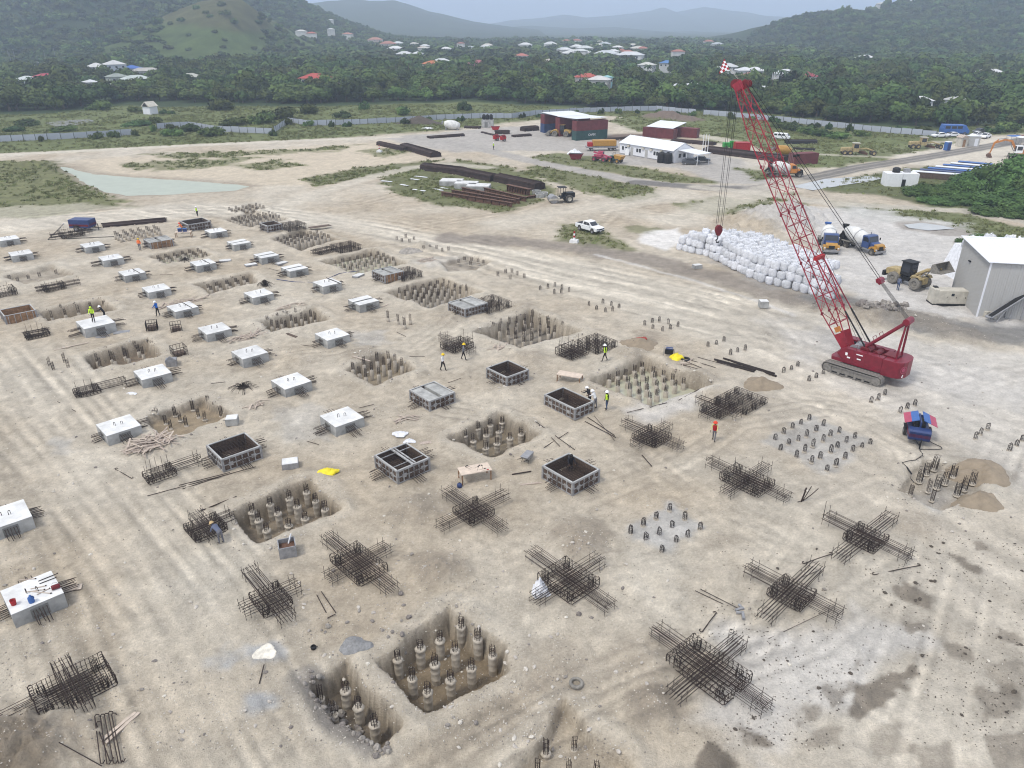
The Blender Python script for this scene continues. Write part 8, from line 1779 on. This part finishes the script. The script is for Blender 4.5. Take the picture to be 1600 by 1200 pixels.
def table(px, py, rz, w, d, h, label, tools=True):
    o = thing('work_table', label, 'table', G(px, py), R(rz)); bx(o, 'top', 'table_top', (0, 0, h), (w, d, .06))
    for sx in (-1, 1):
        for sy in (-1, 1): bx(o, 'leg', 'ply', (sx * (w / 2 - .07), sy * (d / 2 - .07), h / 2 - .05), (.08, .08, h - .02))
        bx(o, 'end_brace', 'timber', (sx * (w / 2 - .07), 0, .25), (.05, d - .2, .07))
    if tools:
        for i in range(7):
            t_ = thing('hand_tool', '%s tool lying on the %s' % (ORD[i], 'wooden table at picture centre' if px < 800 else 'trestle table above the long formwork'), 'tool', (o.location.x + rs.uniform(-.35, .35) * w, o.location.y + rs.uniform(-.3, .3) * d, h + .05), rs.random() * 3); MB().tube([(-.25, 0, 0), (.2, 0, 0)], .02, 5).build('shaft', M['rust_dark'], t_); MB().box((.25, 0, .01), (.14, .08, .06)).build('head', M['bright_red' if i == 2 else 'black'], t_)
table(742, 748, A2 * 57.3 - 22, 2.3, 1.1, .8, 'pale wooden work table at picture centre'); table(890, 596, -22, 2.3, 1.0, .75, 'pale trestle table above the long formwork', False); table(288, 371, 10, 2.4, 1.0, .85, 'far work bench with blue boxes', False)
for i, dx in enumerate((-.5, .3)):
    g = G(288, 371); t_ = thing('tool_box', 'blue box on the far work bench, %s one' % ('left', 'right')[i], 'box', (g.x + dx, g.y, .88), .2); bx(t_, 'case', 'blue_paint', (0, 0, .25), (.55, .4, .5), bevel=.02); bx(t_, 'lid', 'blue_light', (0, 0, .53), (.57, .42, .06))
def cloth(px, py, w, d, h, label, mt, seed, rz=0):
    p = G(px, py); o = thing('crumpled_sheet', label, 'sheet', (p.x, p.y, gz(p.x, p.y)), R(rz)); n = 15; q = np.random.default_rng(seed); vs, fs = [], []
    for i in range(n):
        for j in range(n):
            u, v = i / (n - 1) * 2 - 1, j / (n - 1) * 2 - 1; r_ = math.hypot(u, v); k = 1 / max(1, r_ * (1.0 + .25 * math.sin(math.atan2(v, u) * 3 + seed))); vs.append((u * k * w / 2, v * k * d / 2, max(.01, h * (1 - r_ * .75) * (.5 + q.random() * .8)) if r_ < 1 else .02))
    fs = [(i * n + j, (i + 1) * n + j, (i + 1) * n + j + 1, i * n + j + 1) for i in range(n - 1) for j in range(n - 1)]
    b_ = len(vs); vs2 = vs + [(x, y, z - .02) for x, y, z in vs]; MB().add(vs2, fs + [tuple(b_ + k for k in reversed(f)) for f in fs]).build('folds', M[mt], o, smooth=True)
cloth(512, 740, 1.7, .9, .45, 'bright yellow sheet lying above the left square pit', 'tarp_yellow', 3, 10); cloth(1057, 561, 1.5, 1.3, .55, 'bright yellow sheet beside the small generator', 'tarp_yellow', 5, 20); cloth(843, 925, 1.0, 1.1, 1.0, 'white sack leaning on the lower central cage', 'tarp_white', 7, 30); cloth(625, 681, 1.3, .9, .3, 'white plastic scrap above the paired-beam formwork', 'tarp_white', 9); cloth(204, 616, 1.1, .8, .08, 'white plaster spill right of the small dark cage', 'tarp_white', 11); cloth(640, 690, 1.0, .6, .25, 'second white plastic scrap touching the paired-beam formwork', 'tarp_white', 12); cloth(668, 201, 4.5, 2.5, .5, 'pale sheet pile left of the white mixer drum', 'tarp_white', 13); cloth(898, 241, 4.0, 2.0, 1.3, 'white heap behind the dark red skip', 'tarp_white', 14)
o = thing('small_generator', 'small generator in tube frame beside the yellow sheet', 'generator', G(1045, 556), R(-20)); bx(o, 'engine', 'black', (0, 0, .4), (.8, .5, .5), bevel=.04); bx(o, 'tank', 'blue_paint', (0, 0, .72), (.7, .45, .16), bevel=.04)
for s in (-1, 1): MB().tube([(-.5, s * .32, 0), (-.5, s * .32, .85), (.5, s * .32, .85), (.5, s * .32, 0)], .025, 5).build('frame', M['grey_metal'], o)
o = thing('cable_reel', 'black cable coil right of the yellow sheet', 'cable', G(1071, 563), 0); MB().lathe([(.25, .05), (.42, .02), (.5, .12), (.42, .22), (.25, .18)], n=14).build('coil', M['black'], o); MB().tube([(.4, 0, .1), (.8, .2, .05), (1.2, -.2, .05)], .03, 5).build('tail', M['black'], o)
def block(px, py, w, d, h, rz, label, mt='concrete_top', name='small_block'):
    o = thing(name, label, 'block', G(px, py), R(rz)); bx(o, 'body', mt, (0, 0, h / 2), (w, d, h), bevel=.02); bx(o, 'top_plate', 'concrete_top', (0, 0, h + .012), (w * .94, d * .94, .02))
block(364, 664, .95, .9, .6, 10, 'small grey concrete cube beside the flat pit', 'concrete'); block(454, 728, 1.2, .95, .5, 15, 'small shiny sheet-wrapped block left of the yellow sheet', 'grey_metal'); block(620, 437, 1.1, .8, .5, 5, 'small pale block at the bright water pit', 'concrete'); block(1192, 481, 1.0, .9, .8, 0, 'lone grey block on the haul road', 'concrete'); block(1089, 418, 1.2, .8, .5, 20, 'pale broken block on the berm before the bags', 'concrete')
for i, (px, py) in enumerate(((352, 408), (392, 415), (440, 412), (560, 432))): block(px, py, 1.6, .9, .22, 20 + 15 * i, '%s flat pale panel lying among the grooved caps' % ORD[i], 'grey_metal', 'flat_panel')
o = thing('skip_box', 'open square steel bin with rusty inside, lower left of centre', 'bin', G(450, 864), R(20))
for i in range(4): a = i * math.pi / 2; MB().box((math.sin(a) * .5, -math.cos(a) * .5, .42), (1.0, .06, .84), Matrix.Rotation(a, 3, 'Z')).build('side', M['grey_metal'], o)
bx(o, 'lining', 'rust_beam', (0, 0, .5), (.9, .9, .1)); MB().tube([(.1, .3, .5), (.35, .5, 1.1)], .05, 4).build('stick', M['tarp_white'], o)
def basket(px, py, rz, label, w=1.1, h=.9):
    o = thing('wire_basket', label, 'basket', G(px, py), R(rz))
    for i in range(5):
        t_ = -w / 2 + w * i / 4
        for s in (-1, 1): rod(o, (t_, s * w / 2, 0), (t_, s * w / 2, h), .02, M['rust_dark'], 'wire', 4); rod(o, (s * w / 2, t_, 0), (s * w / 2, t_, h), .02, M['rust_dark'], 'wire', 4)
    for z in (.05, h / 2, h):
        for s in (-1, 1): rod(o, (-w / 2, s * w / 2, z), (w / 2, s * w / 2, z), .025, M['rust_dark'], 'rim', 4); rod(o, (s * w / 2, -w / 2, z), (s * w / 2, w / 2, z), .025, M['rust_dark'], 'rim', 4)
    bx(o, 'contents', 'form_dark', (0, 0, .2), (w * .8, w * .8, .35))
basket(238, 514, 20, 'wire basket right of the unfinished cap, left of two'); basket(276, 517, 25, 'wire basket right of the unfinished cap, right of two'); basket(281, 556, 40, 'wire basket behind the grey hopper by the weedy pit', 1.3, 1.0)
o = thing('grey_hopper', 'grey pointed hopper box right of the weedy pit', 'hopper', G(269, 571), R(15)); MB().box((0, 0, .35), (.9, .8, .7), top=(1.1, 1.1)).build('box', M['grey_metal'], o); MB().prof([(-.5, .7), (.5, .7), (0, 1.15)], -.42, -.36).build('end_plate', M['grey_metal'], o)
def barrow(px, py, rz, label, mt):
    o = thing('wheelbarrow', label, 'wheelbarrow', G(px, py), R(rz)); MB().prof([(-.35, .3), (.3, .3), (.5, .62), (-.6, .58)], -.3, .3).build('tray', M[mt], o); wheel(o, .55, 0, .19, .1)
    for s in (-1, 1): MB().tube([(.55, s * .08, .2), (-.3, s * .25, .3), (-1.0, s * .3, .55)], .025, 5).build('handle', M['black'], o); MB().tube([(-.3, s * .25, .3), (-.4, s * .28, 0)], .022, 5).build('leg', M['black'], o)
barrow(824, 720, 60, 'grey wheelbarrow left of the central formwork', 'grey_metal'); barrow(1002, 538, 10, 'orange wheelbarrow on the sand mound', 'orange_red')
def on_cap(px, py): g = G(px, py, CH); return (g.x, g.y, CH + .015)
for (px, py, mt, lab, lie) in ((22, 945, 'bright_red', 'orange-red bucket standing on the tool-carrying cap', 0), (88, 920, 'dark_red', 'dark red drum lying on the tool-carrying cap', 1)):
    o = thing('bucket', lab, 'bucket', on_cap(px, py), R(20)); m = MB()
    if lie: m.lathe([(0, -.22), (.13, -.22), (.14, -.1), (.14, .1), (.13, .22), (0, .22)], (0, 0, .14), (1, .3, 0), 14)
    else: m.lathe([(0, 0), (.13, 0), (.16, .34), (.15, .34), (.12, .03)], n=14)
    m.build('shell', M[mt], o, smooth=True); MB().tube([(-.16, 0, .3), (-.1, .0, .42), (.1, 0, .42), (.16, 0, .3)], .012, 4).build('bail', M['grey_metal'], o)
o = thing('water_jug', 'blue water jug standing on the tool-carrying cap', 'jug', on_cap(50, 941), 0); MB().lathe([(0, 0), (.15, 0), (.16, .05), (.16, .32), (.06, .42), (.05, .48), (0, .48)], n=14).build('shell', M['blue_light'], o, smooth=True); MB().tube([(.14, 0, .3), (.22, 0, .34), (.18, 0, .42), (.06, 0, .44)], .02, 5).build('handle', M['blue_paint'], o)
for i, (a, b_) in enumerate((((60, 909), (90, 897)), ((62, 913), (88, 903)), ((48, 921), (72, 916)), ((50, 925), (80, 928)), ((30, 907), (56, 905)), ((58, 930), (78, 920)), ((40, 926), (70, 922)))):
    p, q = V(*on_cap(*a)), V(*on_cap(*b_)); o = thing('loose_rod', '%s rod lying on the tool-carrying cap' % ORD[i], 'rod', p, 0); rod(o, V(0, 0, .03), q - p + V(0, 0, .03), .025, M['rust_dark' if i < 2 else 'timber'], 'shaft', 5); rod(o, (q - p) * .96 + V(0, 0, .03), (q - p) * 1.03 + V(0, 0, .05), .035, M['rust'], 'tip', 5)
o = thing('jug', 'dark blue jug beside the wooden table leg', 'jug', G(718, 760), 0); MB().lathe([(0, 0), (.17, 0), (.19, .15), (.15, .30), (.07, .34), (0, .34)], n=12).build('shell', M['blue_paint'], o, smooth=True); MB().tube([(.1, 0, .32), (0, 0, .42), (-.1, 0, .32)], .015, 4).build('handle', M['black'], o)
o = thing('tyre', 'old tyre lying on the ground near the bottom centre', 'tyre', G(900, 1073) + V(0, 0, .09), 0); MB().lathe([(.21, -.08), (.33, -.09), (.37, -.04), (.37, .04), (.33, .09), (.21, .08), (.23, 0), (.21, -.08)], n=24).build('ring', M['rubber_dusty'], o, smooth=True)
o = thing('black_pot', 'small black pot lying left of the gravel heap', 'pot', G(490, 1013), 0); MB().lathe([(0, 0), (.14, .02), (.16, .14), (.12, .2), (.11, .2), (.13, .14), (0, .05)], n=12).build('bowl', M['black'], o, smooth=True); MB().tube([(.15, 0, .15), (.25, 0, .18)], .015, 4).build('handle', M['black'], o)
for i, (px, py, rz_) in enumerate(((1155, 955, 20), (1160, 967, 80))): o = thing('form_clamp', 'grey form clamp right of the lower cages, %s one' % ('upper', 'lower')[i], 'clamp', G(px, py), R(rz_)); bx(o, 'jaw', 'grey_metal', (0, 0, .08), (.55, .14, .14)); bx(o, 'arm', 'grey_metal', (.2, .15, .07), (.12, .4, .12))
o = thing('leaning_bars', 'rusty bent bars leaning together left of the right cage', 'bars', G(1252, 784), 0); MB().tube([(0, 0, 0), (.1, 0, .6), (.2, .05, 1.1)], .06, 5).build('post', M['rust'], o); MB().tube([(.1, 0, .05), (.7, .1, .55), (1.1, .2, .95)], .03, 5).build('brace', M['rust'], o); MB().tube([(-.3, -.1, .03), (.1, 0, .1), (.5, .0, 1.25)], .03, 5).build('brace', M['rust'], o)
# air hose of the compressor
hp = [G(*q) for q in ((1447,686),(1458,692),(1470,699),(1472,702),(1465,704),(1440,703),(1436,706),(1441,711),(1440,716),(1430,722),(1418,724),(1409,725),(1417,732),(1424,742),(1430,748))]
o = thing('air_hose', 'thin black air hose curling from the compressor to the dark piles', 'hose', hp[0], 0); MB().tube([p - hp[0] + V(0, 0, .05 + gz(p.x, p.y)) for p in hp], .026, 6).build('line', M['black'], o); MB().cyl((hp[-3] - hp[0]) + V(0, 0, .08), (hp[-2] - hp[0]) + V(0, 0, .08), .06, n=6).build('coupling', M['black'], o)
hp = [G(*q) for q in ((432,437),(460,441),(486,442),(510,437),(530,428),(560,424))]; o = thing('blue_hose', 'thin bluish hose winding between the grooved caps', 'hose', hp[0], 0); MB().tube([p - hp[0] + V(0, 0, .06) for p in hp], .045, 5).build('line', M['blue_paint'], o); MB().cyl(V(0, 0, .06), (hp[1] - hp[0]) * .05 + V(0, 0, .06), .07, n=6).build('coupling', M['grey_metal'], o)
for seg, lab in ((((100,350),(75,375),(180,370),(195,378)), 'black hose curling from the far compressor'),): hp = [G(*q) for q in seg]; o = thing('black_hose', lab, 'hose', hp[0], 0); MB().tube([p - hp[0] + V(0, 0, .06) for p in hp], .05, 5).build('line', M['black'], o); MB().cyl(V(0, 0, .06), (hp[1] - hp[0]) * .05 + V(0, 0, .06), .08, n=6).build('coupling', M['grey_metal'], o)
# ------------------------------------------------------------------ heaps and stones
def heap(px, py, r, h, label, mt, seed, name='heap', sq=.8):
    p = G(px, py); o = thing(name, label, 'heap', (p.x, p.y, 0), 0); n, k = 24, 9; vs = [(0, 0, h + gz(p.x, p.y))]; q = random.Random(seed)
    for j in range(1, k + 1):
        for i in range(n):
            a = 2 * math.pi * i / n; rr = r * j / k * (1 + .14 * math.sin(a * 3 + seed) + q.uniform(-.06, .06)); x, y = rr * math.cos(a), rr * math.sin(a) * sq; vs.append((x, y, gz(p.x + x, p.y + y) - .10 * (j == k) + h * (1 - j / k) ** 1.15 + (q.uniform(-.05, .05) * h if j < k else 0)))
    fs = [(0, 1 + i, 1 + (i + 1) % n) for i in range(n)] + [(1 + (j - 1) * n + i, 1 + j * n + i, 1 + j * n + (i + 1) % n, 1 + (j - 1) * n + (i + 1) % n) for j in range(1, k) for i in range(n)]; MB().add(vs, fs).build('pile', M[mt], o, smooth=True)
heap(556, 1010, .95, .45, 'small blue-grey gravel heap beside the nearest pit', 'grey_gravel', 2, 'gravel_heap'); heap(414, 1020, .7, .12, 'thin pale gravel spill on the wheel track', 'stone_pale', 3, 'gravel_heap'); heap(1526, 784, 1.7, .75, 'brown sand heap below the dark piles', 'sand', 4, 'sand_heap'); heap(1530, 740, 2.3, .8, 'wider brown sand heap right of the dark piles', 'sand', 5, 'sand_heap'); heap(1000, 540, 2.0, .8, 'sand mound carrying the orange wheelbarrow', 'sand', 6, 'sand_heap'); heap(640, 393, 1.8, .5, 'grey sand heap by the haul road', 'rubble', 8, 'sand_heap'); heap(1190, 602, 1.9, .9, 'sand mound between the steel sections and the mat', 'sand', 9, 'sand_heap'); heap(656, 193, 8., 2.6, 'dark brush heap against the fence', 'clod', 10, 'brush_heap', .4)
rk = []
for i in range(5):
    q = random.Random(i); m = MB(); vs = []
    for zz, k in ((-.5, .55), (-.15, .95), (.2, .9), (.5, .5)):
        for j in range(7): a = j * .9 + q.random() * .4; e = k * q.uniform(.75, 1.2); vs.append((e * .5 * math.cos(a), e * .5 * math.sin(a) * .85, zz * q.uniform(.8, 1.1)))
    m.add(vs, [(r_ * 7 + j, r_ * 7 + (j + 1) % 7, r_ * 7 + 7 + (j + 1) % 7, r_ * 7 + 7 + j) for r_ in range(3) for j in range(7)] + [tuple(range(21, 28)), tuple(range(6, -1, -1))]); rk.append(m)
ROCKS = [m.mesh('rock_shape', M['rubble']) for m in rk]; CHIPS = [m.mesh('chip_shape', M['stone_pale']) for m in rk]; CLODS = [m.mesh('clod_shape', M['clod']) for m in rk]
def rocks(pts, label, group, lo, hi, spread):
    for (px, py) in pts:
        p = G(px, py) + V(rs.uniform(-spread, spread), rs.uniform(-spread, spread), 0); k = rs.uniform(lo, hi); o = bpy.data.objects.new('rock', ROCKS[rs.randrange(5)]); link(o); tag(o, label, 'rock', group); o.location = (p.x, p.y, gz(p.x, p.y) + k * .18); o.rotation_euler = (rs.random() * 3, rs.random() * 3, rs.random() * 6); o.scale = (k, k * rs.uniform(.7, 1), k * rs.uniform(.6, .9))
pts_ = []
for i in range(150):
    t_ = rs.random(); u = rs.random(); a = (462 + 122 * t_, 1068 + 118 * t_); pts_.append((a[0] + 46 * u * (1 - .3 * t_), a[1] - 10 * u + rs.uniform(-6, 6)))
rocks(pts_, 'grey rubble lump on the slope of the small pit', 'rubble lumps of the small pit', .10, .42, .15)
rocks([(508,1090),(520,1095),(527,1100),(534,1112),(528,1082),(519,1078),(500,1080),(570,1140),(580,1150)], 'large grey boulder at the small pit edge', 'boulders of the small pit', .5, .85, .1)
rocks([(1342 + 70 * rs.random() + 0, 476 + 0 + 18 * rs.random()) for i in range(70)], 'grey rubble lump on the berm behind the crane', 'rubble lumps behind the crane', .4, 1.1, .4)
rocks([(600,986),(545,972),(632,1002),(516,978),(508,990),(500,985),(625,972),(640,968),(628,995),(605,997),(612,990),(628,928),(905,960),(826,1010),(1172,955),(1018,640)], 'single pale rock lying on open soil', 'single rocks', .18, .4, .1)
# loose stones, chips and clods: nobody could count them
rng = np.random.default_rng(11); n = 26000
D_ = 1 / rng.uniform(1 / 105, 1 / 24, n); xx = rng.uniform(-1, 1, n) * (.70 * D_ + 9)
clump = fbm(xx * .16, D_ * .16, 5, 4) + .6 * fbm(xx * .7, D_ * .7, 15, 3); keep = clump + rng.uniform(-.25, .25, n) > -.02; xx, D_ = xx[keep], D_[keep]; n = len(xx)
ex = []
for (px, py, r_, h_) in MOUNDS:
    if py < 470 or h_ < .25: continue
    c = G(px, py); q_ = rng.normal(0, r_ * .5, (90, 2)); ex += [(c.x + a, c.y + b_) for a, b_ in q_]
for kk_, pt_ in PITS.items():
    if pt_['rim'][0][1] < 470: continue
    w_ = [V(a, b_, 0) for a, b_ in pt_['w']]
    for a, b_ in zip(w_, w_[1:] + w_[:1]):
        nrm = V((b_ - a).y, -(b_ - a).x, 0).normalized(); cen = sum(w_, V(0, 0, 0)) / len(w_)
        if nrm.dot(a - cen) < 0: nrm = -nrm
        ex += [tuple((a.lerp(b_, rng.random()) + nrm * rng.uniform(-.25, 1.3))[:2]) for _ in range(int((b_ - a).length * 16))]
xx = np.concatenate([xx, [e[0] for e in ex]]); D_ = np.concatenate([D_, [e[1] for e in ex]]); n = len(xx)
wetside = (xx > 8 + (D_ - 24) * .3) & (D_ < 40)
pk = np.where(wetside & (rng.random(n) < .8), rng.integers(10, 15, n), np.where(rng.random(n) < .3, rng.integers(0, 5, n), rng.integers(5, 10, n)))
k = np.where(rng.random(n) < .03, rng.uniform(.12, .26, n), rng.uniform(.025, .09, n)); zz = np.array([gz(a, b_) for a, b_ in zip(xx, D_)])
gn_scatter('gravel', np.stack([xx, D_, zz + k * .1], 1), np.stack([k * 1.2, k, k * .6], 1), np.stack([rng.uniform(-.3, .3, n), rng.uniform(-.3, .3, n), rng.uniform(0, 6.28, n)], 1), pk, ROCKS + CHIPS + CLODS)
for (px, py, r_, h_, lab) in ((414, 447, 1.3, .9, 'dark brush clump left of the dark cap row'), (290, 409, 1.1, .7, 'dark brush clump beside the far-left water pit'), (380, 606, 1.6, .5, 'dark scrub and scraps behind the eighth cap')):
    p = G(px, py); o = thing('brush_clump', lab, 'brush', (p.x, p.y, 0), 0)
    m = MB(); q = random.Random(int(px))
    for i in range(70): a, b_ = q.random() * 6.28, q.random(); m.tube([(0, 0, .05), (r_ * b_ * math.cos(a) * .6, r_ * b_ * math.sin(a) * .6, h_ * (1 - b_ * .6)), (r_ * b_ * math.cos(a), r_ * b_ * math.sin(a), h_ * (.9 - b_) * q.random())], .018, 3)
    m.build('twigs', M['rust_dark'], o)['kind'] = 'stuff'
    bx(o, 'root', 'clod', (0, 0, .05), (r_ * .5, r_ * .5, .12))
